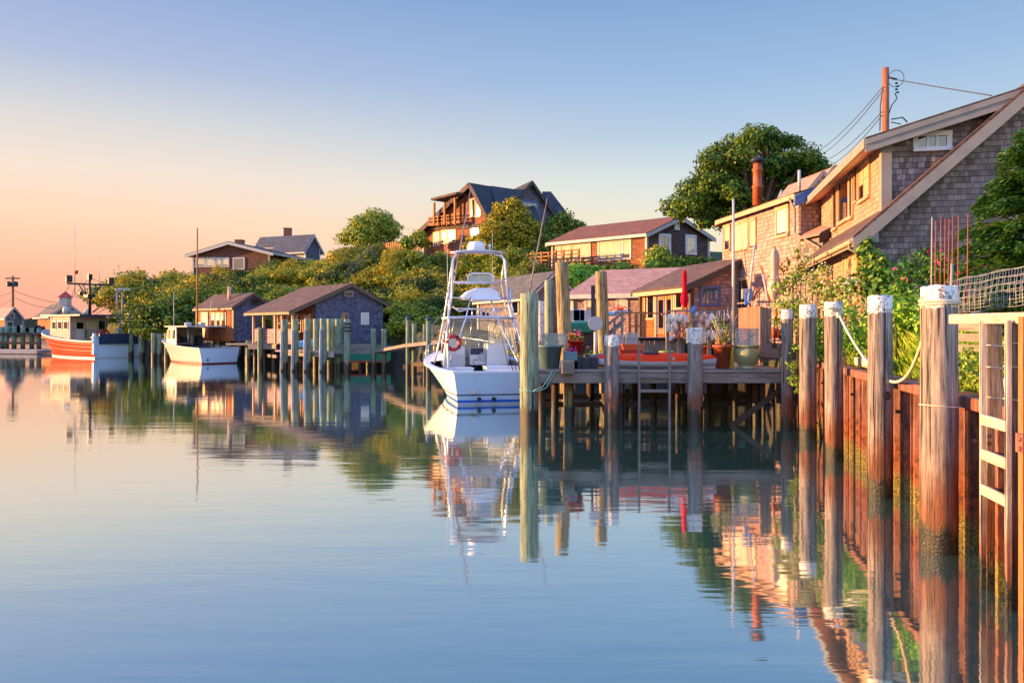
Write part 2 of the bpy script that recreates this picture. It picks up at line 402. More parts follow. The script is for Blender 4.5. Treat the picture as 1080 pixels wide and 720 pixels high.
M['buoy_white'] = paint('buoy_white', 'd8cfc0', 0.6, 0.4, 5)
M['buoy_orange'] = paint('buoy_orange', 'e06a2c', 0.5, 0.3, 5)
M['buoy_yellow'] = paint('buoy_yellow', 'd6b53c', 0.5, 0.3, 5)
M['buoy_blue'] = paint('buoy_blue', '3f7fc0', 0.5, 0.3, 5)
M['rope'] = paint('rope', 'd5cdb8', 0.9, 0.4, 30, bmp=0.4)
M['rope_green'] = paint('rope_green', '8fb09c', 0.9, 0.4, 30, bmp=0.4)
M['wire'] = paint('wire', '8c8e92', 0.5, 0.3, 10, metal=0.4)
M['cable'] = paint('cable', '3a3638', 0.7, 0.2)
M['brick'] = shingle('chimney_brick', 'a85a3e', '7d3f2c', 'b09a88', bw=0.22, rh=0.09, bmp=0.3)
M['clayflue'] = paint('clay_flue', 'a8542c', 0.7, 0.5, 4)
M['flue_cap'] = paint('flue_cap', '2f3036', 0.5, 0.3, 4, metal=0.5)
M['clear'] = clearpane('clear_plastic', 0.2)
M['clear_screen'] = clearpane('boat_screen', 0.32, 'dfeeee')
M['rod_stake'] = paint('red_stake', '8c4232', 0.6, 0.3)
M['pole_wood'] = wood('utility_pole', '9a6340', '633a26', 'z', space='obj')
M['bark'] = wood('bark', '5b4a3c', '2c231c', 'z', space='obj', bmp=0.8)
M['pil_cap'] = pilingmat('piling_white_capped', '8e8680', '474040', '86481c', (0.3, 1.35), 0.3, cap=0.24, top=2.97, rustamt=0.85)
M['pil_green'] = pilingmat('piling_green', '8c9c80', '62745c', '7d6a40', (0.3, 0.6), 0.5, rustamt=0.5)
M['pil_dock'] = pilingmat('piling_dock', '8e857f', '5a534f', '8a4a22', (0.5, 1.3), 0.5, cap=0.3, top=2.36, rustamt=0.8)
M['pil_dock2'] = pilingmat('piling_dock_tall', '8e857f', '5a534f', '8a4a22', (0.5, 1.3), 0.5, cap=0.38, top=2.5, rustamt=0.8)
M['pil_tan'] = pilingmat('piling_tan', '988a60', '655e42', '7d6a40', (0.3, 0.6), 0.5, rustamt=0.2)
M['pil_dark'] = pilingmat('piling_dark', '4e3c2c', '221a14', '7a4420', (0.2, 1.4), 0.62, rustamt=0.6)
M['pil_far'] = pilingmat('piling_far', '7d9078', '4f6252', '6d6a48', (0.2, 0.5), 0.55, rustamt=0.3)
M['pil_white'] = pilingmat('piling_pale_bumper', 'a9b0b8', '858b94', '6d6a48', (0.2, 0.3), 0.2, rustamt=0.1)
M['pil_rail'] = pilingmat('ladder_rail', 'c0b6ae', '94867c', '7a3c1c', (0.3, 1.0), 0.3, rustamt=0.9)
M['pil_rail2'] = pilingmat('square_post', '94806e', '5c4c40', '7a3c1c', (0.4, 1.3), 0.3, rustamt=0.9)
M['lf_hill1'] = leafmat('leaf_hill_green', ['22380c', '5a781a', '989c2a', 'd0ba3c'])
M['lf_hill2'] = leafmat('leaf_hill_yellow', ['3c480c', '84841a', 'b8a626', 'e0c03c'])
M['lf_hill3'] = leafmat('leaf_hill_dark', ['18280b', '3a521a', '6c7826', 'a89a34'])
M['lf_tree'] = leafmat('leaf_tree', ['2c4410', '58781e', '929e2e', 'c0b440'])
M['lf_shrub'] = leafmat('leaf_shrub', ['2c5214', '4c8424', '78ac34', 'a8c84c'])
M['lf_bright'] = leafmat('leaf_bright', ['34561a', '5c842a', '8ca63a', 'b8c45a'])
M['lf_conifer'] = leafmat('leaf_conifer', ['1c3c12', '366428', '588a34', '8aa83c'])
M['fl_pink'] = paint('petal_pink', 'd23a86', 0.7, 0.2, 20)
M['fl_red'] = paint('petal_red', 'c4202c', 0.7, 0.2, 20)
M['fl_white'] = paint('petal_white', 'd9d6bb', 0.7, 0.2, 20)
M['fl_orange'] = paint('petal_orange', 'e0883c', 0.7, 0.2, 20)
# ---------------- water ----------------
def watermat():
    m, t, b = newmat('harbour_water')
    g = nd(t, 'ShaderNodeNewGeometry').outputs['Position']
    n1 = noise(t, mapping(t, g, (0.45, 2.0, 1)), 1.0, 3, 0.5, 0.3)
    n2 = noise(t, mapping(t, g, (1.6, 6.0, 1)), 1.0, 2, 0.5)
    n3 = noise(t, mapping(t, g, (0.05, 0.12, 1)), 1.0, 2)
    h = math_(t, 'ADD', n1, math_(t, 'MULTIPLY', n2, 0.22))
    calm = math_(t, 'ADD', 0.1, math_(t, 'MULTIPLY', math_(t, 'POWER', n3, 2.0), 4.2))
    bp = nd(t, 'ShaderNodeBump', {'Height': math_(t, 'MULTIPLY', h, calm), 'Strength': 1.0, 'Distance': 0.0034})
    gl = nd(t, 'ShaderNodeBsdfGlossy', {'Color': (0.95, 0.985, 0.98, 1), 'Roughness': 0.045, 'Normal': bp.outputs[0]})
    df = nd(t, 'ShaderNodeBsdfDiffuse', {'Color': C('3e6659'), 'Normal': bp.outputs[0]})
    fr = nd(t, 'ShaderNodeFresnel', {'IOR': 1.45, 'Normal': bp.outputs[0]})
    f = nd(t, 'ShaderNodeMapRange', {0: fr.outputs[0], 1: 0.0, 2: 0.7, 3: 0.60, 4: 0.98}).outputs[0]
    mx = nd(t, 'ShaderNodeMixShader', {0: f, 1: df.outputs[0], 2: gl.outputs[0]})
    link(t, mx.outputs[0], t.nodes['Material Output'].inputs[0])
    return m
w = MB(); w.add([(-2500, -60, 0), (2500, -60, 0), (2500, 4000, 0), (-2500, 4000, 0)], [(0, 1, 2, 3)])
w.build('water', watermat(), loc=(0, 0, 0), kind='structure')
# ---------------- terrain ----------------
SHORE = [(-46, 92), (-41, 80), (-36, 73), (-30, 66), (-24, 61.5), (-17, 57.5), (-12, 55), (-7, 51), (-4, 45), (-1, 39), (2, 34.5), (5, 31.5), (8, 28.5), (8.2, 24), (7.75, 21.3),
         (6.0, 13), (4.9, 7.6), (4.0, 3.4), (3.0, -4), (60, -4), (90, 60), (60, 130), (-20, 150), (-50, 120)]
BHX = lambda y: 3.30 + 0.21 * y          # the sheet-pile wall line
CTRL = [(6.3, 10, 2.0), (7.2, 12, 2.2), (6.8, 13.5, 2.1), (7.6, 15, 2.1), (6.4, 8.2, 2.0), (8.5, 8, 2.1), (12, 10, 2.3), (8.5, 18, 1.95), (10, 24, 2.0), (15, 15, 2.2), (20, 20, 2.6), (9.5, 30, 2.0), (6, 35, 1.7), (2, 39, 1.5), (12, 35, 2.6),
        (13, 45, 5.0), (18, 55, 7.5), (26, 40, 6), (9.4, 52, 5.7), (9.4, 57, 6.5), (3, 59, 6.1), (14, 58, 6.7), (0, 66, 7.2), (-2, 76, 9.6), (4, 78, 9.8), (-8, 76, 9.4), (6, 70, 8), (5, 47, 3.2), (0, 48, 2.4), (3, 43, 1.8),
        (-8, 55, 1.6), (-8, 62, 4.2), (-9, 70, 6.6), (-11, 86, 10.2), (-15, 60, 1.3), (-17, 67, 4.2), (-18, 78, 7.6), (-25, 64, 1.3), (-26, 71, 3.8), (-33, 69, 1.2), (-33, 77, 3.6), (-36, 86, 4.2),
        (-30, 87, 8.6), (-28, 100, 11.2), (-16, 91, 10.4), (-24, 82, 7.0), (-42, 95, 2.5), (20, 90, 11), (0, 100, 11), (5, 5, 1.7), (4.5, 0, 1.7), (30, 5, 2.6), (50, 60, 8), (30, 110, 10), (-5, 58, 3.2), (-13, 63, 3.2)]
_cx = np.array(CTRL); _sh = np.array(SHORE, dtype=float)
def shore_sd(x, y):
    """signed distance to the shoreline, positive on land (arrays)"""
    x = np.asarray(x, float); y = np.asarray(y, float)
    inside = np.zeros(x.shape, bool); dmin = np.full(x.shape, 1e9)
    n = len(_sh)
    for i in range(n):
        x1, y1 = _sh[i]; x2, y2 = _sh[(i + 1) % n]
        dx, dy = x2 - x1, y2 - y1
        tt = np.clip(((x - x1) * dx + (y - y1) * dy) / (dx * dx + dy * dy), 0, 1)
        dmin = np.minimum(dmin, np.hypot(x - x1 - tt * dx, y - y1 - tt * dy))
        c = ((y1 > y) != (y2 > y)) & (x < (x2 - x1) * (y - y1) / (dy if dy else 1e-9) + x1)
        inside ^= c
    return np.where(inside, dmin, -dmin)
def ground_z(x, y):
    x = np.asarray(x, float); y = np.asarray(y, float)
    d2 = (x[..., None] - _cx[:, 0]) ** 2 + (y[..., None] - _cx[:, 1]) ** 2 + 1.0
    wt = 1 / d2 ** 1.6
    z = (wt * _cx[:, 2]).sum(-1) / wt.sum(-1)
    sd = shore_sd(x, y)
    k = np.clip((sd + 0.3) / 1.0, 0, 1); k = k * k * (3 - 2 * k)
    return z * k - 1.6 * (1 - k) + 0.06 * np.sin(x * 1.7 + y) * k
def gz(x, y): return float(ground_z(np.array([x]), np.array([y]))[0])
def terrain():
    xs = np.concatenate([np.arange(-60, -6, 1.0), np.arange(-6, 16, 0.35), np.arange(16, 92, 2.0)])
    ys = np.concatenate([np.arange(-4, 32, 0.4), np.arange(32, 100, 0.9), np.arange(100, 152, 3.0)])
    X, Y = np.meshgrid(xs, ys)
    Z = np.stack([ground_z(X[i], Y[i]) for i in range(len(ys))])
    sd = np.stack([shore_sd(X[i], Y[i]) for i in range(len(ys))])
    nx = len(xs); vs = np.stack([X, Y, Z], -1).reshape(-1, 3)
    fs = []
    for j in range(len(ys) - 1):
        for i in range(nx - 1):
            if max(sd[j, i], sd[j, i + 1], sd[j + 1, i], sd[j + 1, i + 1]) > -1.5:
                fs.append((j * nx + i, j * nx + i + 1, (j + 1) * nx + i + 1, (j + 1) * nx + i))
    m, t, b = newmat('earth_and_turf')
    g = worldpos(t); n = noise(t, g, 1.3, 5); n2 = noise(t, g, 14, 4, 0.7)
    z = nd(t, 'ShaderNodeSeparateXYZ', {0: g}).outputs[2]
    col = mix(t, ramp(t, n, [(0.35, (0, 0, 0, 1)), (0.65, (1, 1, 1, 1))]), C('33381a'), C('4a4a20'))
    col = mix(t, 0.5, col, ramp(t, n2, [(0.3, (0.5, 0.5, 0.45, 1)), (0.7, (1.3, 1.3, 1.2, 1))]), 'MULTIPLY')
    low = nd(t, 'ShaderNodeMapRange', {0: z, 1: 1.3, 2: 0.6}).outputs[0]
    col = mix(t, low, col, C('3a3026'))
    link(t, col, b.inputs['Base Color']); b.inputs['Roughness'].default_value = 0.95
    bump(t, b, n2, 0.6, 0.05)
    mb = MB(); mb.add(vs.tolist(), fs, True)
    mb.build('terrain', m, loc=(0, 0, 0), kind='structure')
terrain()
# ---------------- leaves ----------------
def leaf_arrays(rg, lobes, n_per_m2, size, fill=0.3, sq=1.0, out=0.95):
    """leaf quads scattered through overlapping lobes; lobes = (x, y, z, r[, flat])"""
    P = []; Nn = []
    for lb in lobes:
        x, y, z, r = lb[:4]; fl = lb[4] if len(lb) > 4 else sq
        n = max(20, int(n_per_m2 * 4 * math.pi * r * r * (0.4 + 0.6 * fl)))
        d = rg.normal(size=(n, 3)); d /= np.linalg.norm(d, axis=1)[:, None]
        lump = 1 + 0.20 * np.sin(d[:, 0] * 5.1 + x * 3) * np.sin(d[:, 1] * 4.3 + y) + 0.13 * np.sin(d[:, 2] * 8 + z * 2 + d[:, 0] * 6) + 0.17 * np.maximum(0, np.sin(d[:, 0] * 15 + x * 7) * np.sin(d[:, 1] * 13 + y * 5) * np.sin(d[:, 2] * 14 + z * 3)) * 2.2
        rr = r * lump * np.where(rg.random(n) < fill, rg.random(n) ** 0.5 * 0.9, 0.86 + 0.2 * rg.random(n))
        p = d * rr[:, None]; p[:, 2] *= fl
        P.append(p + np.array([x, y, z])); Nn.append(d)
    P = np.concatenate(P); D = np.concatenate(Nn); n = len(P)
    nn = D * out + rg.normal(size=(n, 3)) * 0.5 + np.array([0, 0, 0.25]); nn /= np.linalg.norm(nn, axis=1)[:, None]
    a = np.cross(nn, rg.normal(size=(n, 3))); a /= np.linalg.norm(a, axis=1)[:, None]; b = np.cross(nn, a)
    s = size * (0.6 + 0.8 * rg.random(n))[:, None]
    return P, a * s, b * s * 0.62
def quads_mesh(name, P, a, b, mat):
    n = len(P)
    v = np.stack([P - a, P - b, P + a, P + b], 1).reshape(-1, 3)
    me = bpy.data.meshes.new(name)
    me.vertices.add(4 * n); me.vertices.foreach_set('co', v.ravel())
    me.loops.add(4 * n); me.loops.foreach_set('vertex_index', np.arange(4 * n, dtype=np.int32))
    me.polygons.add(n); me.polygons.foreach_set('loop_start', np.arange(0, 4 * n, 4, dtype=np.int32))
    me.update(); me.validate()
    me.materials.append(mat)
    return me
def leaf_obj(name, rg, lobes, dens, size, mat, parent=None, loc=None, keep=None, **kw):
    P, a, b = leaf_arrays(rg, lobes, dens, size, **{k: v for k, v in kw.items() if k in ('fill', 'sq', 'out')})
    if keep is not None:
        m = keep(P); P, a, b = P[m], a[m], b[m]
    org = np.array(origin_of(parent)) if parent else (np.array(loc) if loc is not None else np.array([P[:, 0].mean(), P[:, 1].mean(), P[:, 2].min()]))
    me = quads_mesh(name, P - org, a, b, mat)
    o = bpy.data.objects.new(name, me); COL.objects.link(o)
    if parent: o.parent = parent
    else: o.location = org
    tag(o, kw.get('label'), kw.get('cat'), kw.get('group'), kw.get('kind'))
    return o
# grass on the bank behind the sheet-pile wall
def grass():
    rg = np.random.default_rng(5)
    n = 60000
    y = 4 + 15.5 * rg.random(n) ** 0.9; x = 3.55 + 0.21 * y + 3.6 * rg.random(n) ** 1.3
    z = ground_z(x, y)
    ok = (z > 1.2)
    x, y, z = x[ok], y[ok], z[ok]; n = len(x)
    cl = np.sin(x * 3.1 + 1) * np.sin(y * 2.3) * 0.5 + 0.5
    h = (0.13 + 0.24 * rg.random(n)) * (0.5 + 0.9 * cl); an = rg.random(n) * 6.28; wd = 0.006 + 0.006 * rg.random(n)
    dx, dy = np.cos(an) * wd, np.sin(an) * wd; bx = rg.normal(size=n) * 0.35 * h; by = rg.normal(size=n) * 0.35 * h
    v = np.stack([np.stack([x - dx, y - dy, z - .02], 1), np.stack([x + dx, y + dy, z - .02], 1), np.stack([x + dx * .7 + bx * .4, y + dy * .7 + by * .4, z + h * .6], 1), np.stack([x + bx, y + by, z + h], 1)], 1).reshape(-1, 3)
    me = bpy.data.meshes.new('grass'); me.vertices.add(4 * n); me.vertices.foreach_set('co', v.ravel())
    me.loops.add(4 * n); me.loops.foreach_set('vertex_index', np.arange(4 * n, dtype=np.int32))
    me.polygons.add(n); me.polygons.foreach_set('loop_start', np.arange(0, 4 * n, 4, dtype=np.int32)); me.update()
    me.materials.append(leafmat('grass_blade', ['4c7018', '7ea828', 'a8c03c', 'c8c868'], trans=0.4))
    o = bpy.data.objects.new('grass', me); COL.objects.link(o)
    tag(o, 'long green grass on the bank behind the rusty wall', 'grass', None, 'stuff')
grass()
# ---------------- rusty sheet-pile wall ----------------
def rustmat():
    m, t, b = newmat('rusted_steel'); g = worldpos(t)
    z = nd(t, 'ShaderNodeSeparateXYZ', {0: g}).outputs[2]
    n = noise(t, mapping(t, g, (3, 3, 0.8)), 1.5, 6, 0.65, 0.4); n2 = noise(t, g, 9, 5, 0.7); n3 = noise(t, g, 40, 3, 0.7)
    col = ramp(t, n, [(0.30, C('2e1e1b')), (0.43, C('6c4438')), (0.52, C('96695a')), (0.60, C('7a4030')), (0.70, C('4e3e3a'))])
    fl = ramp(t, n2, [(0.50, (0, 0, 0, 1)), (0.60, (1, 1, 1, 1))])
    zz = math_(t, 'ADD', z, math_(t, 'MULTIPLY', math_(t, 'SUBTRACT', n, 0.5), 1.2))
    rz = nd(t, 'ShaderNodeMapRange', {0: zz, 1: 1.15, 2: 0.5}, interpolation_type='SMOOTHSTEP').outputs[0]
    corr = ramp(t, n2, [(0.35, C('2c1a18')), (0.48, C('74381a')), (0.6, C('a86026')), (0.72, C('7c7068'))])
    col = mix(t, math_(t, 'MULTIPLY', rz, 0.9), col, corr)
    col = mix(t, math_(t, 'MULTIPLY', nd(t, 'ShaderNodeSeparateColor', {0: fl}).outputs[0], 0.35), col, C('6b4a44'))
    ws = math_(t, 'ADD', z, math_(t, 'MULTIPLY', math_(t, 'SUBTRACT', n2, 0.5), 0.5))
    wf = nd(t, 'ShaderNodeMapRange', {0: ws, 1: 0.42, 2: 0.22}, interpolation_type='SMOOTHSTEP').outputs[0]
    bar = ramp(t, n3, [(0.36, C('1c160c')), (0.48, C('6a6428')), (0.6, C('9a9044')), (0.72, C('b7b28a'))])
    col = mix(t, math_(t, 'MULTIPLY', wf, 0.85), col, bar)
    link(t, col, b.inputs['Base Color']); b.inputs['Roughness'].default_value = 0.75; b.inputs['Metallic'].default_value = 0.1
    bump(t, b, math_(t, 'ADD', n2, math_(t, 'MULTIPLY', n3, 0.4)), 0.5, 0.02)
    return m
M['rust'] = rustmat()
def sheetwall():
    root = empty('sheet_pile_wall', 'rusty red corrugated steel wall holding back the grassy bank beside the pilings', 'retaining wall', (4.0, 3.4, 0))
    e = V((0.2055, 0.9787, 0)); g = V((0.9787, -0.2055, 0)); O = V((3.30, 0, 0))
    mb = MB(); pts = []; s = 3.3; k = 0
    prof = [(0, 0), (0.20, 0), (0.27, 0.16), (0.47, 0.16), (0.54, 0)]
    while s < 21.4:
        for u, d in prof[:-1]: pts.append(O + e * (s + u) + g * d)
        s += 0.54
    vs = []; fs = []
    for p in pts: vs += [p + V((0, 0, -1.5)), p + V((0, 0, 1.66))]
    for i in range(len(pts) - 1): fs.append((2 * i, 2 * i + 2, 2 * i + 3, 2 * i + 1))
    mb.add(vs, fs); 
    # interlock ribs
    for i in range(0, len(pts) - 1, 4):
        p = pts[i] + e * 0.1 - g * 0.012; mb.beam(p + V((0, 0, -1)), p + V((0, 0, 1.64)), 0.028, 0.03, g)
    mb.build('sheet_piling', M['rust'], root)
    c = MB(); a, b = O + e * 3.3 + g * 0.06 + V((0, 0, 1.70)), O + e * 21.5 + g * 0.06 + V((0, 0, 1.70))
    c.beam(a, b, 0.30, 0.07); c.beam(a - g * 0.15 - V((0, 0, .04)), b - g * 0.15 - V((0, 0, .04)), 0.012, 0.12)
    c.build('cap_channel', M['rust'], root, bevel=0.006)
    bl = MB()
    for i, (px, Y) in enumerate([(1070, 7.3)]): pass
    bt = MB()
    for y in np.arange(4.2, 20, 1.6):
        bt.tube(O + e * y + V((0, 0, 1.25)) - g * 0.05, O + e * y + V((0, 0, 1.25)) + g * 0.02, 0.028)
    bt.build('bolt', M['rust'], root, kind='stuff')
    for (y0, y1, w_) in ((6.2, 9.1, 0.20), (13.9, 15.9, 0.16)):
        p = MB(); p.beam(O + e * y0 + g * 0.22 + V((0, 0, 1.86)), O + e * y1 + g * 0.22 + V((0, 0, 1.86)), 0.22, w_)
        tag(p.build('timber_sleeper', M['palewood'], bevel=0.012), 'pale weathered timber laid on the wall %s' % ('behind the nearest piling and ladder' if y0 < 10 else 'between the second and third tall pilings'), 'timber')
sheetwall()
# far shore beyond the harbour
def farshore():
    mb = MB(); rg = random.Random(3)
    xs = [-700 + i * 8 for i in range(80)]
    vs = []; fs = []
    for i, x in enumerate(xs):
        h = 7 + 2.5 * math.sin(i * .4) + rg.random() * 2.5 + (4 if i > 40 else 0)
        if i < 3: h *= i / 3
        vs += [(x, 700, -1), (x, 700, h), (x, 760, h * 1.1), (x, 760, -1)]
    for i in range(len(xs) - 1):
        for k in range(3): fs.append((4 * i + k, 4 * i + 4 + k, 4 * i + 5 + k, 4 * i + 1 + k))
    mb.add(vs, fs)
    m, t, b = newmat('far_woods'); n = noise(t, worldpos(t), 0.3, 4)
    link(t, ramp(t, n, [(0.3, C('2c2c24')), (0.7, C('55503a'))]), b.inputs['Base Color']); b.inputs['Roughness'].default_value = 1
    mb.build('far_shore_hills', m, loc=(-300, 700, 0), kind='structure')
farshore()
# ---------------- houses ----------------
WR = random.Random(31)
def upx(px, O, d):
    """distance along the line O + u*d whose seen column is px"""
    k = (px - 540) / FPX
    return (k * O.y - O.x) / (d.x - k * d.y)
def outn(O, d, away=None):
    n = V((d.y, -d.x, 0)).normalized()
    if n.dot(V((0, 0, 0)) - O) < 0: n = -n
    return n
def window(parent, O, d, x0, x1, z0, z1, frame='trim_white', pane='glass', nx=2, nz=2, fw=0.09, mw=0.03, proud=0.05, n=None, rails=None, name='window', sill=True):
    """window in the wall plane through O along d, from x0 to x1 (m along d), z0 to z1"""
    d = d.normalized(); n = n or outn(O, d)
    if x0 > x1: x0, x1 = x1, x0
    f = MB(); B = V((O.x, O.y, 0)) + n * proud * 0.5
    P = lambda u, z, o=0.0: B + d * u + V((0, 0, z)) + n * o
    w_ = fw
    f.beam(P(x0 - w_, z1 + w_ / 2), P(x1 + w_, z1 + w_ / 2), proud + 0.03, w_)
    f.beam(P(x0 - w_, z0 - w_ / 2), P(x1 + w_, z0 - w_ / 2), proud + (0.08 if sill else 0.03), w_ * .8)
    for u in (x0 - w_ / 2, x1 + w_ / 2): f.beam(P(u, z0 - .004), P(u, z1 + .004), w_, proud, n)
    for i in range(1, nx): u = x0 + (x1 - x0) * i / nx; f.beam(P(u, z0), P(u, z1), mw, proud * .7, n)
    for i in range(1, nz): z = z0 + (z1 - z0) * i / nz; f.beam(P(x0, z), P(x1, z), proud * .8, mw)
    fo = f.build(name, M[frame], parent)
    g = MB(); g.prism([P(x0, z0, -.012), P(x1, z0, -.012), P(x1, z1, -.012), P(x0, z1, -.012)], n * 0.008)
    g.build('pane', M['glass' if pane in ('glass_cream', 'glass_white') else pane], fo)
    if pane in ('glass_cream', 'glass_white'):
        WR.random()
        for i in range(nx):
            ua, ub = x0 + (x1 - x0) * i / nx, x0 + (x1 - x0) * (i + 1) / nx; zb = z1 - (z1 - z0) * WR.choice((1.0, .93, .8, .62, .88)); k = (ub - ua) * .02
            bl = MB(); bl.prism([P(ua + k, zb, .0), P(ub - k, zb, .0), P(ub - k, z1, .0), P(ua + k, z1, .0)], n * 0.005); bl.build('pale_panel', M[pane], fo)  # bright panels carry the painted sunset reflection; some are real curtains
    return fo
def window_px(parent, O, d, px0, px1, py0, py1, **kw):
    d = d.normalized(); u0, u1 = upx(px0, O, d), upx(px1, O, d)
    Ym = O.y + d.y * (u0 + u1) / 2
    return window(parent, O, d, u0, u1, zat(py1, Ym), zat(py0, Ym), **kw)
def door(parent, O, d, x0, x1, z0, z1, mat, frame='trim_white', pane=None, n=None):
    d = d.normalized(); n = n or outn(O, d)
    if x0 > x1: x0, x1 = x1, x0
    B = V((O.x, O.y, 0)); P = lambda u, z, o=0.0: B + d * u + V((0, 0, z)) + n * o
    m = MB(); m.prism([P(x0, z0), P(x1, z0), P(x1, z1), P(x0, z1)], n * 0.05)
    o = m.build('door', M[mat], parent)
    f = MB()
    for u in (x0, x1): f.beam(P(u, z0, .035), P(u, z1 + .07, .035), .08, .07, n)
    f.beam(P(x0, z1 + .035, .035), P(x1, z1 + .035, .035), .07, .07); f.build('door_frame', M[frame], o)
    h = MB(); h.ball(P(x0 + .12, (z0 + z1) / 2, .09), .035); h.build('handle', M['alu'], o)
    if pane:
        g = MB(); w_ = (x1 - x0) * .18; g.prism([P(x0 + w_, z0 + .25, .05), P(x1 - w_, z0 + .25, .05), P(x1 - w_, z1 - .2, .05), P(x0 + w_, z1 - .2, .05)], n * 0.006)
        g.build('pane', M[pane], o)
    return o
class House: pass
def gable_house(name, label, Cc, A, B, z0, ze, zr, wall, roof, trim, rf=.5, zeB=None, oh=.3, ohr=.22, rk=.17, cat='house', group=None, corner=True, wallC=None, thick=.07, gwall=None):
    """C corner nearest the viewer, A far end of the eave wall, B far end of the gable wall; ridge parallel to CA"""
    Cc, A, B = V(Cc), V(A), V(B); Cc.z = A.z = B.z = 0
    D = A + B - Cc; zeB = ze if zeB is None else zeB
    root = empty(name, label, cat, (Cc.x, Cc.y, z0), group)
    e = (A - Cc).normalized(); g = (B - Cc).normalized(); L = (A - Cc).length; W = (B - Cc).length
    Z = lambda p, z: V((p.x, p.y, z))
    Wc = Cc + g * (wallC or 0); Wa = A + g * (wallC or 0)
    Mc = Cc + g * W * rf; Ma = A + g * W * rf
    sl = (zr - ze) / (W * rf); sr = (zr - zeB) / (W * (1 - rf))
    zw = ze + sl * (wallC or 0)
    w_ = MB()
    near = [Z(Wc, z0), Z(B, z0), Z(B, zeB), Z(Mc, zr), Z(Wc, zw)]; far = [Z(Wa, z0), Z(D, z0), Z(D, zeB), Z(Ma, zr), Z(Wa, zw)]
    w_.add(near + far, [(5, 6, 7, 8, 9), (0, 5, 9, 4), (1, 2, 7, 6)] + ([] if gwall else [(0, 4, 3, 2, 1)]))
    w_.build('wall', M[wall], root)
    if gwall:
        q = MB(); q.add(near, [(0, 4, 3, 2, 1)]); q.build('gable_wall', M[gwall], root)  # shaded gable end: cooler shingle, shade put into its colour
    r = MB()
    for (E, En, slp, gd) in ((Cc, A, sl, -g), (B, D, sr, g)):
        zeave = (ze if gd == -g else zeB) - slp * oh
        a0 = Z(E + gd * oh - e * ohr, zeave + .05); a1 = Z(En + gd * oh + e * ohr, zeave + .05)
        m0 = Z(Mc - e * ohr, zr + .05); m1 = Z(Ma + e * ohr, zr + .05)
        n = (a1 - a0).cross(m0 - a0).normalized(); n = n if n.z > 0 else -n
        r.prism([a0, a1, m1, m0], n * thick)
    ro = r.build('roof', M[roof], root)
    tr = MB()
    for (base, off) in ((Cc, -e * (ohr + .03)), (A, e * (ohr - .01))):
        for (E, slp, gd, zz) in ((Cc, sl, -g, ze), (B, sr, g, zeB)):
            Eb = E + (base - Cc)
            Rp = Mc + (base - Cc)
            p0 = Z(Eb + gd * (oh + .02), zz - slp * (oh + .02) + .06) + off; p1 = Z(Rp, zr + .06) + off
            tr.prism([p0, p1, p1 - V((0, 0, rk)), p0 - V((0, 0, rk))], e * .04)
    for (E, En, slp, gd, zz) in ((Cc, A, sl, -g, ze), (B, D, sr, g, zeB)):
        p0 = Z(E + gd * (oh + .015) - e * ohr, zz - slp * oh + .0); p1 = Z(En + gd * (oh + .015) + e * ohr, zz - slp * oh + .0)
        tr.beam(p0, p1, .035, rk * .8)
    tr.build('roof_trim', M[trim], root)
    if corner:
        for p, zz in ((Wc, zw), (B, zeB)) + (() if wallC else ((Wa, zw),)):
            cb = MB(); cb.box(Z(p, (z0 + zz) / 2), (.16, .16, zz - z0 - .02), rz=math.atan2(g.y, g.x)); cb.build('corner_board', M[trim], root)
    h = House(); h.root = root; h.C = Cc; h.A = A; h.B = B; h.D = D; h.e = e; h.g = g; h.L = L; h.W = W; h.Wc = Wc; h.M = Mc; h.roof = ro
    h.ze = ze; h.zr = zr; h.sl = sl; h.rf = rf
    return h
def chimney(parent, c, size, z0, z1, mat='brick'):
    m = MB(); m.box((c[0], c[1], (z0 + z1) / 2), (size[0], size[1], z1 - z0)); m.box((c[0], c[1], z1 - .08), (size[0] + .1, size[1] + .1, .12))
    return m.build('chimney', M[mat], parent)

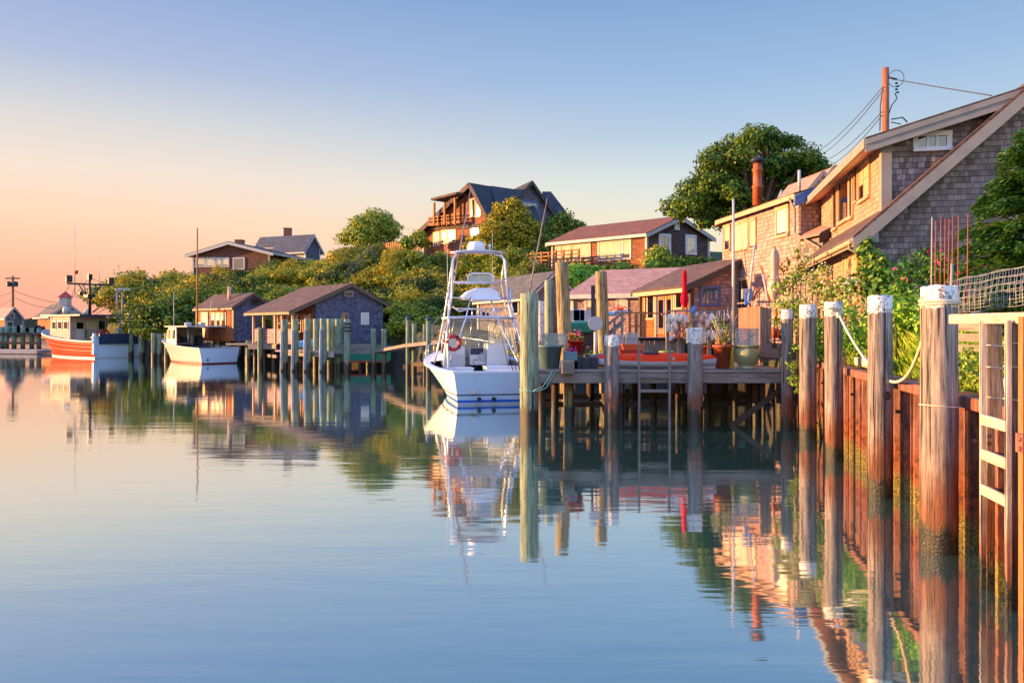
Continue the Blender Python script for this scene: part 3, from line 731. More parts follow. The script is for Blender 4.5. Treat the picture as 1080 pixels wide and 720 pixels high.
# -- the big shingled house on the right --
e = V((.2055, .9787, 0)); g = V((.9787, -.2055, 0))
C0 = V((8.08, 18, 0))
H = gable_house('shingled_house', 'large grey shingled house with a long dormer, nearest on the right behind the garden', C0, C0 + e * 9.6, C0 + g * 7.4, 1.6, 4.78, 8.1, 'sh_tan', 'rf_brown', 'trim_grey', oh=.38, ohr=.32, rk=.30, gwall='sh_gable')
def dormer(H):
    n = -g
    O = C0 + g * .33 + e * .18; z0 = 4.7; zt = 6.78; zr = 7.78
    Fa = O + e * 9.0; Rn = O + g * 3.4; Rf = Fa + g * 3.4
    Z = lambda p, z: V((p.x, p.y, z))
    w_ = MB(); w_.add([Z(O, z0), Z(Fa, z0), Z(Fa, zt), Z(O, zt), Z(Rf, z0), Z(Rf, zr)], [(0, 1, 2, 3), (1, 4, 5, 2)])
    d = w_.build('dormer', M['sh_tan'], H.root)
    sw = MB(); sw.add([Z(O, z0), Z(Rn, z0), Z(Rn, zr), Z(O, zt)], [(0, 3, 2, 1)]); sw.build('dormer_side', M['sh_gable'], d)
    s = (zr - zt) / 3.4
    r = MB(); a0 = Z(O - g * .45 - e * .35, zt - s * .45 + .06); a1 = Z(Fa - g * .45 + e * .3, zt - s * .45 + .06); m0 = Z(Rn - e * .35, zr + .06); m1 = Z(Rf + e * .3, zr + .06)
    r.prism([a0, a1, m1, m0], V((0, 0, .07))); r.build('dormer_roof', M['rf_brown'], d)
    tr = MB(); tr.prism([a0 + V((0, 0, -.01)), m0 + V((0, 0, -.01)), m0 - V((0, 0, .27)), a0 - V((0, 0, .27))], e * .06)
    tr.prism([a0 - e * .02 + V((0, 0, .02)), m0 - e * .02 + V((0, 0, .02)), m0 - e * .02 - V((0, 0, .10)), a0 - e * .02 - V((0, 0, .10))], e * .02)
    tr.beam(a0 - V((0, 0, .07)) - g * .02, a1 - V((0, 0, .07)) - g * .02, .04, .22)
    tr.box(Z(O, (z0 + zt) / 2 + .05) + g * .05, (.22, .2, zt - z0), rz=math.atan2(g.y, g.x)); tr.build('dormer_trim', M['trim_grey'], d)
    so = MB(); so.prism([a0 - V((0, 0, .17)), a1 - V((0, 0, .17)), Z(Fa + e * .3, zt - .08), Z(O - e * .35, zt - .08)], V((0, 0, .02))); so.build('soffit', M['trim_tan'], d)
    # left face windows, named by what they are
    for (p0, p1, q0, q1, nx) in ((880, 883.5, 197, 240, 1), (886, 896, 190, 232, 1), (897.5, 900, 188, 228, 1)):
        window_px(H.root, O, e, p0, p1, q0, q1, frame='trim_tan', pane='glass', nx=nx, nz=1, fw=.1)
    window_px(H.root, O, e, 907.5, 917.5, 168, 209, frame='trim_tan', pane='glass_cream', nx=2, nz=2, fw=.09, mw=.035)
    window_px(H.root, O, e, 903, 905.5, 171, 212, frame='trim_tan', pane='glass', nx=1, nz=1, fw=.06)
    # small window high in the dormer side
    window_px(H.root, O, g, 968, 998, 144, 155, frame='trim_bright', pane='glass', nx=3, nz=1, fw=.11, mw=.05, n=-e)
    # gable wall windows
    window_px(H.root, C0, g, 971, 1020, 302, 345, frame='trim_white', pane='glass', nx=2, nz=2, fw=.13, n=-e)
    window_px(H.root, C0, g, 1080, 1120, 158, 196, frame='trim_white', pane='glass', nx=2, nz=2, fw=.12, n=-e)
    # ground floor windows on the lit side
    for p0, p1 in ((891, 896.5), (898.5, 905)):
        window_px(H.root, C0, e, p0, p1, 270, 318, frame='trim_tan', pane='glass_cream', nx=1, nz=2, fw=.08)
    window_px(H.root, C0, e, 866, 873, 290, 322, frame='trim_tan', pane='glass_cream', nx=1, nz=2, fw=.08)
    # gutter and downpipe
    gt = MB(); E = C0 - g * .45; gt.beam(Z(E - e * .3, 4.42), Z(E + e * 9.8, 4.42), .11, .10); gt.build('gutter', M['trim_tan'], H.root, bevel=.02)
    dp = MB(); q = E - e * .1
    dp.path([Z(q, 4.4), Z(q, 4.3), Z(q + g * .25, 4.15), Z(C0 - g * .06 - e * .02 + e * .1, 4.05), Z(C0 - g * .06 + e * .1, 1.7)], .035, 8); dp.build('downpipe', M['trim_grey'], H.root)
    # boxed eave return at the near corner
    bx = MB(); bx.prism([Z(C0 - g * .42 - e * .33, 4.40), Z(C0 + g * .12 - e * .33, 4.40), Z(C0 + g * .12 - e * .33, 4.86), Z(C0 - g * .42 - e * .33, 4.5)], e * .32); bx.build('eave_return', M['trim_grey'], H.root)
    lp = MB(); lp.lathe(V((C0.x, C0.y, 4.0)) + e * 8.5 - g * .12, [(.09, 0), (.11, .03), (.05, .14), (.03, .16)], 12); lp.build('wall_lamp', M['flue_cap'], H.root)
dormer(H)

# -- the tall pink-lit house with a metal-capped flue --
Cm = P2(844, 26); Am = P2(762, 32.4)
gm = V((.99, .12, 0)).normalized()
H2 = gable_house('tall_shingled_house', 'two-storey shingled house with clay flue, between umbrella cabin and nearest house', Cm, Am, Cm + gm * 6.4, 1.6, 6.85, 7.75, 'sh_pink', 'rf_brown', 'trim_tan', oh=.25, ohr=.1, rk=.2, gwall='sh_gable', corner=False)
def house2(H):
    O, d = H.C, H.e
    window_px(H.root, O, d, 775.5, 789, 236, 262, frame='trim_tan', pane='glass_cream', nx=1, nz=1, fw=.1)
    window_px(H.root, O, d, 792, 797, 233, 261, frame='trim_tan', pane='glass_cream', nx=1, nz=1, fw=.09)
    window_px(H.root, O, d, 765.5, 770, 239, 263, frame='trim_tan', pane='glass_cream', nx=1, nz=1, fw=.08)
    window_px(H.root, O, d, 820, 831, 221, 247, frame='trim_tan', pane='glass_white', nx=1, nz=1, fw=.12)
    window_px(H.root, O, d, 776, 790, 296, 324, frame='trim_tan', pane='glass', nx=2, nz=1, fw=.12)
    # blue-grey bargeboard of the gable and the lower lean-to roof in front of it
    Z = lambda p, z: V((p.x, p.y, z))
    n = -H.e
    b = MB(); p = H.C - H.e * .18
    b.prism([Z(p - H.g * .3, 6.75), Z(p + H.g * 3.2, 8.35), Z(p + H.g * 3.2, 8.0), Z(p - H.g * .3, 6.42)], n * .06); b.build('bargeboard', M['trim_blue'], H.root)
    lt = MB(); a = H.C + n * .05 - H.g * .2
    lt.prism([Z(a, 5.35), Z(a + n * 1.6, 5.35), Z(a + n * 1.6 + H.g * 3.4, 7.0), Z(a + H.g * 3.4, 7.0)], V((0, 0, .08)))
    l1 = lt.build('lean_to_roof', M['rf_pink'], H.root)
    f = MB(); q = a + n * 1.62
    f.prism([Z(q - H.g * .05, 5.38), Z(q + H.g * 3.4, 7.06), Z(q + H.g * 3.4, 6.74), Z(q - H.g * .05, 5.08)], n * .05); f.build('lean_to_fascia', M['trim_dark'], l1)
    w_ = MB(); w0 = H.C + n * .02
    w_.add([Z(w0, 1.6), Z(w0 + n * 1.4, 1.6), Z(w0 + n * 1.4, 5.35), Z(w0, 5.35), Z(w0 + n * 1.4 + H.g * 3.2, 1.6), Z(w0 + n * 1.4 + H.g * 3.2, 6.9)], [(0, 3, 2, 1), (1, 2, 5, 4)]); w_.build('lean_to_wall', M['sh_gable'], H.root)
    # downpipe
    dp = MB(); q = H.C + n * 1.4 - H.g * .1
    q2 = H.C - H.g * .14 + H.e * .1
    dp.path([Z(q2 - H.g * .2, 6.75), Z(q2, 6.4), Z(q2, 5.6), Z(q, 5.0), Z(q, 1.7)], .04, 8); dp.build('downpipe', M['trim_grey'], H.root)
    # flue
    Y = 28.5; p = P2(799, Y); p2 = V((p.x, p.y, 0))
    ch = MB(); ch.lathe(p2, [(.17, 6.9), (.17, 7.5), (.2, 7.52), (.2, 7.58), (.16, 7.6), (.16, 8.1), (.19, 8.12), (.19, 8.18), (.155, 8.2), (.15, 8.38)], 16)
    c = ch.build('flue', M['clayflue'], H.root)
    cp = MB(); cp.lathe(p2, [(.12, 8.36), (.12, 8.42), (.27, 8.44), (.27, 8.52), (.2, 8.56), (.05, 8.62)], 18); cp.build('flue_cap', M['flue_cap'], c)
    v = MB(); v.tube(Z(P2(843, 26.5), 7.0), Z(P2(843, 26.5), 7.75), .05); v.build('vent_pipe', M['trim_white'], H.root)
    # two small cross gables rising behind, with warm trim
    for (px, Y, zt, wd) in ((868, 33, 8.95, 2.2), (880, 35, 9.6, 2.0)):
        c0 = P2(px, Y); m = MB(); m.prism([Z(c0 - H.g * wd / 2, zt - 1.3), Z(c0, zt), Z(c0 + H.g * wd / 2, zt - 1.3)], H.e * 3); k = m.build('cross_gable', M['rf_pink'], H.root)
        f = MB()
        f.beam(Z(c0 - H.g * wd / 2, zt - 1.28) - H.e * .03, Z(c0, zt + .02) - H.e * .03, .05, .16); f.beam(Z(c0 + H.g * wd / 2, zt - 1.28) - H.e * .03, Z(c0, zt + .02) - H.e * .03, .05, .16); f.build('gable_trim', M['trim_tan'], k)
house2(H2)

# -- cabin with the closed red umbrella --
Cc = P2(729, 30.2); Ac = P2(676, 34.6)
gc = V((.96, .28, 0)).normalized()
H3 = gable_house('dock_cabin', 'low shingled cabin with blue-framed window behind the closed red umbrella', Cc, Ac, Cc + gc * 4.6, 2.1, 4.15, 5.15, 'sh_orange', 'rf_brown', 'trim_dark', oh=.35, ohr=.25, rk=.18, gwall='sh_pink')
def cabin(H):
    O, d = H.C, H.e
    window_px(H.root, O, d, 684, 690, 306, 335, frame='trim_tan', pane='glass', nx=1, nz=1, fw=.1)
    for p0, p1 in ((694.5, 702), (703.5, 710)):
        u0, u1 = upx(p0, O, d), upx(p1, O, d)
        door(H.root, O, d, u0, u1, 2.25, 3.85, 'cedar_v', frame='trim_blue' if p0 < 700 else 'trim_tan', pane='glass')
    window_px(H.root, O, d, 714, 720, 306, 324, frame='trim_tan', pane='glass', nx=1, nz=1, fw=.1)
    window_px(H.root, O, H.g, 740, 757, 304, 320, frame='trim_blue', pane='glass_teal', nx=4, nz=3, fw=.1, mw=.03)
    f = MB(); Z = lambda p, z: V((p.x, p.y, z))
    f.beam(Z(O - H.g * .37 - d * .2, 3.93), Z(H.A - H.g * .37, 3.93), .04, .16); f.build('eave_board', M['trim_tan'], H.root)
    for px in (681, 692.5, 712, 724): c = MB(); u = upx(px, O, d); c.beam(Z(O + d * u - H.g * .04, 2.1), Z(O + d * u - H.g * .04, 3.98), .12, .06, -H.g); c.build('pilaster', M['trim_tan'], H.root)
cabin(H3)

# -- pink-roofed house behind --
Cp = P2(692, 36); Ap = P2(604, 38)
H4 = gable_house('pink_roofed_house', 'single-storey house with pinkish roof and white eave, behind the two tall tan pilings', Cp, Ap, Cp + V((.55, .83, 0)) * 6.6, 1.5, 4.1, 5.35, 'sh_pink', 'rf_pink', 'trim_white', oh=.3, ohr=.2, rk=.26)
for p0, p1, q0, q1 in ((652, 660, 312, 327), (619, 624, 314, 330)):
    window_px(H4.root, H4.C, H4.e, p0, p1, q0, q1, frame='trim_white', pane='glass_cream', nx=1, nz=2, fw=.12)
# -- grey shed beside the boat tower --
Cs = P2(560, 40.0); As = P2(505, 46)
H5 = gable_house('grey_boat_shed', 'grey roofed shed with white rake boards behind the sportfishing boat', Cs, As, P2(607, 41.6), 1.4, zat(311, 40), zat(288, 40.8), 'sh_grey', 'rf_grey', 'trim_white', oh=.3, ohr=.25, rk=.14)
window_px(H5.root, H5.C, H5.e, 541, 547, 317, 330, frame='trim_white', pane='glass', nx=1, nz=1, fw=.08)

# -- long white-trimmed house on the slope --
Ch = P2(682, 55); Ah = P2(583, 60.8)
H6 = gable_house('hillside_bungalow', 'long low brown bungalow with white trim and wide cream windows on the slope', Ch, Ah, P2(747, 57.6), 5.6, 9.05, 10.3, 'sh_red', 'rf_red', 'trim_white', oh=.35, ohr=.3, rk=.26, gwall='sh_dark')
def bungalow(H):
    O, d = H.C, H.e
    window_px(H.root, O, d, 632, 655, 253, 273, frame='trim_white', pane='glass_cream', nx=1, nz=1, fw=.14)
    window_px(H.root, O, d, 657.5, 664.5, 252, 272, frame='trim_white', pane='glass_cream', nx=1, nz=2, fw=.12)
    for p0, p1 in ((587, 591.5), (593, 601), (604, 622)):
        window_px(H.root, O, d, p0, p1, 257 if p0 > 600 else 259, 274, frame='trim_tan', pane='glass_cream', nx=2 if p0 > 600 else 1, nz=1, fw=.12)
    window_px(H.root, O, H.g, 697, 705, 249.5, 265, frame='trim_bright', pane='glass', nx=2, nz=2, fw=.2)
    window_px(H.root, O, H.g, 725, 732, 250.5, 266, frame='trim_bright', pane='glass_cream', nx=2, nz=2, fw=.2)
    window_px(H.root, O, H.g, 712.5, 715, 237, 241, frame='trim_bright', pane='glass', nx=1, nz=1, fw=.12)
    # lattice below the sitting window and the deck with rails on the left
    Z = lambda p, z: V((p.x, p.y, z)); n = outn(O, d)
    dk = MB(); u0, u1 = upx(628, O, d), upx(560, O, d)
    a, b = O + d * u0, O + d * (u1)
    dk.prism([Z(a, 6.7), Z(b, 6.7), Z(b, 6.7) + n * 2.0, Z(a, 6.7) + n * 2.0], V((0, 0, .14))); deck = dk.build('deck', M['cedar'], H.root)
    rl = MB(); a2, b2 = a + n * 1.95, b + n * 1.95
    for k in range(5): rl.beam(Z(a2, 6.98 + k * .27), Z(b2, 6.98 + k * .27), .04, .10)
    N = 9
    for k in range(N + 1): p = a2.lerp(b2, k / N); rl.beam(Z(p, 4.6 if k % 2 == 0 else 6.7), Z(p, 8.15), .12, .12, n)
    rl.build('deck_railing', M['cedar'], deck)
bungalow(H6)

# -- big brown house on the hilltop: two crossing gables --
def bighouse():
    Y = 76.0
    Cb = P2(527, 72); ridge_z = zat(195, 78)
    # right gable block (shaded): gable wall from px 527 to 592
    root = gable_house('hilltop_house', 'big brown hilltop house with crossing gables, balcony and dark roof', P2(523, 74.5), P2(523, 74.5) + V((-.35, .94, 0)) * 5, P2(594, 79.0), 8.5, zat(236, 74.5), zat(193, 77) , 'sh_red', 'rf_dark', 'trim_dark', oh=.5, ohr=.5, rk=.35, gwall='sh_bluegrey', corner=False)
    H = root; Z = lambda p, z: V((p.x, p.y, z))
    window_px(H.root, H.C, H.g, 551, 566, 214, 229, frame='trim_blue', pane='glass_teal', nx=3, nz=2, fw=.2)
    # left gable block: facade facing left-front, catslide to the left
    c = P2(524, 74.2); a = P2(445, 82.5); dl = (a - c); W = dl.length; d = dl.normalized(); n = outn(c, d)
    back = -n * 8
    u = lambda px: upx(px, c, d)
    def zz(px, py): q = c + d * u(px); return zat(py, q.y)
    pts = [(524, 278), (524, 240), (501, 196.5), (472, 225), (447, 246), (447, 278)]
    poly = [Z(c + d * u(px), zz(px, py)) for px, py in pts]
    w_ = MB(); w_.prism(poly, back); w_.build('left_wing', M['sh_red'], H.root)
    r = MB(); rk = MB()
    for (p0, p1) in (((527, 244), (501, 195)), ((501, 195), (443, 249))):
        q0, q1 = Z(c + d * u(p0[0]), zz(*p0)), Z(c + d * u(p1[0]), zz(*p1))
        nn = (q1 - q0).cross(back).normalized(); nn = nn if nn.z > 0 else -nn
        r.prism([q0 + n * .7, q1 + n * .7, q1 + back, q0 + back], nn * .15)
        rk.prism([q0 + n * .72 + nn * .16, q1 + n * .72 + nn * .16, q1 + n * .72 - V((0, 0, .35)), q0 + n * .72 - V((0, 0, .35))], n * .08)
    ro = r.build('wing_roof', M['rf_dark'], H.root); rk.build('wing_rake', M['sh_dark'], ro)
    # ridge roof joining the two
    j = MB(); p0 = Z(c + d * u(501) - n * 2, zat(195, 77)); p1 = Z(H.M, zat(195, 77)) + V((0, 2, -.4))
    lo = V((.25, -1, 0)).normalized() * 3.6 - V((0, 0, 3.2))
    j.prism([p0, p1, p1 + lo, p0 + lo], V((0, .5, .15))); j.prism([p0, p1, p1 - V(lo.xy.to_3d()) + V((0, 0, lo.z)), p0 - V(lo.xy.to_3d()) + V((0, 0, lo.z))], V((0, .5, .15))); j.build('link_roof', M['rf_dark'], H.root)
    # rear right roof block
    gable_c = P2(578, 82); b3 = MB()
    q = [Z(P2(572, 82), zat(202, 82)), Z(P2(581, 82), zat(202, 82)), Z(P2(598, 82), zat(224, 82)), Z(P2(598, 82), 9), Z(P2(572, 82), 9)]
    b3.prism(q, V((0, 5, 0))); b3.build('rear_roof', M['rf_blue'], H.root)
    # bands, balcony, dormer, windows on the lit face
    bd = MB()
    for (x0, x1, yy, zh) in ((448, 523, 241.5, .35), (455, 521, 240, .12)):
        bd.beam(Z(c + d * u(x0), zz(x0, yy)) + n * .1, Z(c + d * u(x1), zz(x1, yy - 4)) + n * .1, .25, zh)
    bd.build('band_board', M['sh_dark'], H.root)
    for (x0, x1, y0, y1, nx) in ((496.5, 500, 211, 228, 1), (502.5, 506.5, 211, 228, 1)):
        window_px(H.root, c, d, x0, x1, y0, y1, frame='trim_tan', pane='glass', nx=nx, nz=2, fw=.12)
    for (x0, x1, y0, y1, nx) in ((458, 463, 246, 259, 1), (466, 471, 244, 256, 1), (473, 480, 243, 255, 1), (497, 505, 241, 252, 2)):
        window_px(H.root, c, d, x0, x1, y0, y1, frame='trim_tan', pane='glass_cream', nx=nx, nz=1, fw=.14)
    dm = MB()   # balcony dormer
    q = lambda px, py, o: Z(c + d * u(px), zz(px, py)) + n * o
    dm.prism([q(466, 213, 1.4), q(493, 206.5, 1.4), q(493, 206.5, -3), q(466, 213, -3)], V((0, 0, .22))); dmo = dm.build('balcony_roof', M['rf_brown'], H.root)
    cg = MB(); cg.prism([q(469, 215, .15), q(490, 209, .15), q(490, 236, .15), q(469, 236, .15)], -n * .1); cg.build('balcony_wall', M['sh_red'], dmo)
    for px in (468, 479, 490): po = MB(); po.beam(q(px, 215 if px < 480 else 210, 1.2), q(px, 238, 1.2), .18, .18, n); po.build('balcony_post', M['cedar_v'], dmo)
    bl = MB(); bl.prism([q(459, 239, 0), q(492, 236, 0), q(492, 236, .8), q(459, 239, .8)], V((0, 0, .2)))
    for k in range(3):
        bl.beam(q(459, 237 - k * 3.2, .8), q(492, 233.5 - k * 3.6, .8), .08, .10)
    for k in range(8): px = 459 + k * 4.7; bl.beam(q(px, 239, .8), q(px, 229.5, .8), .1, .1, n)
    bl.build('balcony', M['cedar'], H.root)
    window_px(H.root, c, d, 473, 481, 222, 235, frame='trim_tan', pane='glass', nx=2, nz=1, fw=.12)
    # terrace wall left of the house
    tw = MB(); t0, t1 = Z(c + d * u(456), zz(456, 257)) + n * 1.5, Z(c + d * u(424), zz(424, 262)) + n * 2
    for k in range(16): p = t0.lerp(t1, k / 15); tw.beam(p - V((0, 0, .8)), p + V((0, 0, .45)), .22, .06, n)
    tw.beam(t0, t1, .08, .12); tw.build('terrace_fence', M['cedar'], H.root)
bighouse()

# -- two houses on the left hilltop --
Cl = P2(268, 84); 
H7 = gable_house('brown_hill_house', 'wide low brown house with white trim and squat chimney on the left hilltop', P2(204, 86), P2(204, 86) + V((.2, .98, 0)) * 8, P2(284, 84), 7.6, zat(268, 86) , zat(256, 85), 'sh_brown', 'rf_brown', 'trim_white', oh=.7, ohr=.5, rk=.3)
for p0, p1 in ((207, 215), (217.5, 226), (229, 233), (235, 240.5), (247, 257)):
    window_px(H7.root, H7.C, H7.g, p0, p1, 273, 280.5 if p0 < 245 else 283, frame='trim_white', pane='glass_cream' if p0 < 245 else 'glass', nx=1, nz=1, fw=.16)
chimney(H7.root, tuple(P2(253, 87).xy), (.8, .8), 9.5, zat(253, 87))
H8 = gable_house('blue_roofed_hill_house', 'white house with blue-grey roof and brick chimney, farthest on the left hilltop', P2(322, 96), P2(269, 99), P2(337, 97.5), 9, zat(261, 96), zat(248.2, 97), 'trim_white', 'rf_blue', 'trim_white', oh=.4, ohr=.3, rk=.3, gwall='sh_bluegrey')
for p0, p1 in ((279, 283), (284.5, 288)):
    window_px(H8.root, H8.C, H8.e, p0, p1, 262.5, 267, frame='trim_tan', pane='glass_cream', nx=1, nz=1, fw=.14)
chimney(H8.root, tuple(P2(303.5, 99).xy), (.85, .7), 11, zat(240.5, 99))

# -- fishing shacks on the dock --
Ck = P2(246.5, 58); Ak = P2(208, 61.5)
H9 = gable_house('orange_lit_shack', 'small shingled shack with orange-lit front, stovepipe and three narrow windows', Ck, Ak, P2(286, 60.5), 1.55, zat(323.5, 58), zat(310, 59), 'sh_orange', 'rf_brown', 'trim_brown', oh=.25, ohr=.2, rk=.16, gwall='sh_bluegrey')
for p0 in (223.5, 229, 234.5):
    window_px(H9.root, H9.C, H9.e, p0, p0 + 3.6, 331, 344, frame='trim_tan', pane='glass', nx=1, nz=2, fw=.09)
    u0, u1 = upx(p0 + .4, H9.C, H9.e), upx(p0 + 3.2, H9.C, H9.e); Yq = H9.C.y + H9.e.y * u0
    s = MB(); n = outn(H9.C, H9.e); q = H9.C + n * .05
    s.prism([V((q.x, q.y, zat(337.5, Yq))) + H9.e * u0, V((q.x, q.y, zat(337.5, Yq))) + H9.e * u1, V((q.x, q.y, zat(331.5, Yq))) + H9.e * u1, V((q.x, q.y, zat(331.5, Yq))) + H9.e * u0], n * .02); s.build('pale_panel', M['trim_white'], H9.root)
u0, u1 = upx(213, H9.C, H9.e), upx(219.5, H9.C, H9.e); door(H9.root, H9.C, H9.e, u0, u1, 1.7, 3.65, 'trim_tan', frame='trim_tan')
window_px(H9.root, H9.C, H9.g, 265.5, 272, 316.5, 319.5, frame='trim_dark', pane='glass', nx=1, nz=1, fw=.08)
fp = MB(); q = P2(242, 60); fp.tube(V((q.x, q.y, 4.3)), V((q.x, q.y, zat(302, 60))), .13); fp.build('stovepipe', M['trim_tan'], H9.root)

# shack with a porch
Cd = P2(308, 50); Ad = P2(264, 54.5)
H10 = gable_house('porch_shack', 'large grey shingled shack with open porch and long brown roof on the dock', Cd, Ad, P2(404, 53.5), 1.5, zat(328, 50), zat(300.5, 52), 'sh_bluegrey', 'rf_brown', 'trim_brown', rf=.62, zeB=zat(320, 53.5), oh=.3, ohr=.25, rk=.18, wallC=1.55, gwall='sh_bluegrey', corner=False)
def porch(H):
    Z = lambda p, z: V((p.x, p.y, z)); O, d, gg = H.C, H.e, H.g
    ze = H.ze
    for px in (266, 276.5, 289, 296, 307): ps = MB(); u = upx(px, O, d); q = O + d * u + gg * .1; ps.beam(Z(q, 1.5), Z(q, ze), .14, .14, gg); ps.build('porch_post', M['trim_tan'], H.root)
    lw = MB(); u0 = upx(266, O, d); lw.prism([Z(O + gg * .1, 1.5), Z(O + d * u0 + gg * .1, 1.5), Z(O + d * u0 + gg * .1, 2.45), Z(O + gg * .1, 2.45)], gg * .08); lw.build('porch_parapet', M['sh_pink'], H.root)
    # lit end panel inside the porch
    c = MB(); c.prism([Z(O + gg * .5 + d * .1, 1.6), Z(O + gg * 1.54 + d * .1, 1.6), Z(O + gg * 1.54 + d * .1, ze + .3), Z(O + gg * .5 + d * .1, ze - .1)], d * .06)
    n = -gg; 
    iw = MB(); u9 = upx(267, O, d); iw.prism([Z(O + gg * 1.5 + d * .2, 1.6), Z(O + gg * 1.5 + d * u9, 1.6), Z(O + gg * 1.5 + d * u9, ze + .3), Z(O + gg * 1.5 + d * .2, ze + .3)], -gg * .03); iw.build('porch_wall', M['sh_orange'], H.root)  # orange skin over the grey wall, sunlight put into its colour
    for k, uu in enumerate((.6, 1.8, 3.0, 4.2)):
        window(H.root, O + gg * 1.46, d, uu, uu + .8, 2.3, 3.35, frame='trim_tan', pane='glass', nx=2, nz=2, fw=.08, n=-gg)
    window_px(H.root, O, gg, 364.5, 371, 308, 311.5, frame='trim_grey', pane='glass', nx=1, nz=1, fw=.1)
    window_px(H.root, O, gg, 361, 366, 331, 345, frame='trim_grey', pane='glass', nx=1, nz=2, fw=.08)
    window_px(H.root, O, gg, 382, 387.5, 331, 341, frame='trim_bright', pane='glass_white', nx=1, nz=2, fw=.1)
porch(H10)

# -- far left: boathouse behind the float, house with a cupola behind the orange boat --
H11 = gable_house('far_left_boathouse', 'small far shed with a white-framed gable window at the left edge', P2(6, 92), P2(-14, 98), P2(23.5, 95), 1.4, zat(334.5, 92), zat(324.5, 93), 'sh_orange', 'rf_pink', 'trim_white', oh=.3, ohr=.2, rk=.2, gwall='sh_grey')
window_px(H11.root, H11.C, H11.g, 10.5, 14.5, 331, 335, frame='trim_white', pane='glass', nx=1, nz=2, fw=.15)
window_px(H11.root, H11.C, H11.g, 8, 13, 339.5, 344, frame='trim_white', pane='glass', nx=2, nz=1, fw=.15)
H12 = gable_house('cupola_house', 'grey house with red-topped white cupola seen behind the orange boat', P2(56, 112), P2(40, 120), P2(86, 114), 1.0, zat(331, 112), zat(320, 113), 'sh_orange', 'rf_grey', 'trim_white', oh=.6, ohr=.4, rk=.25, gwall='sh_grey')
def cupola(H):
    q = V((H.M.x, H.M.y, 0)) + H.e * 1.2; m = MB(); zb = H.zr - .3
    m.box((q.x, q.y, zb + .55), (1.1, 1.1, 1.3)); c = m.build('cupola', M['trim_white'], H.root)
    r = MB(); r.add([(q.x - .75, q.y - .75, zb + 1.2), (q.x + .75, q.y - .75, zb + 1.2), (q.x + .75, q.y + .75, zb + 1.2), (q.x - .75, q.y + .75, zb + 1.2), (q.x, q.y, zb + 2.1)], [(0, 1, 4), (1, 2, 4), (2, 3, 4), (3, 0, 4), (3, 2, 1, 0)]); r.build('cupola_roof', M['redpaint'], c)
    window_px(H.root, H.C, H.g, 68, 74, 324.5, 331, frame='trim_white', pane='glass', nx=1, nz=1, fw=.2)
cupola(H12)
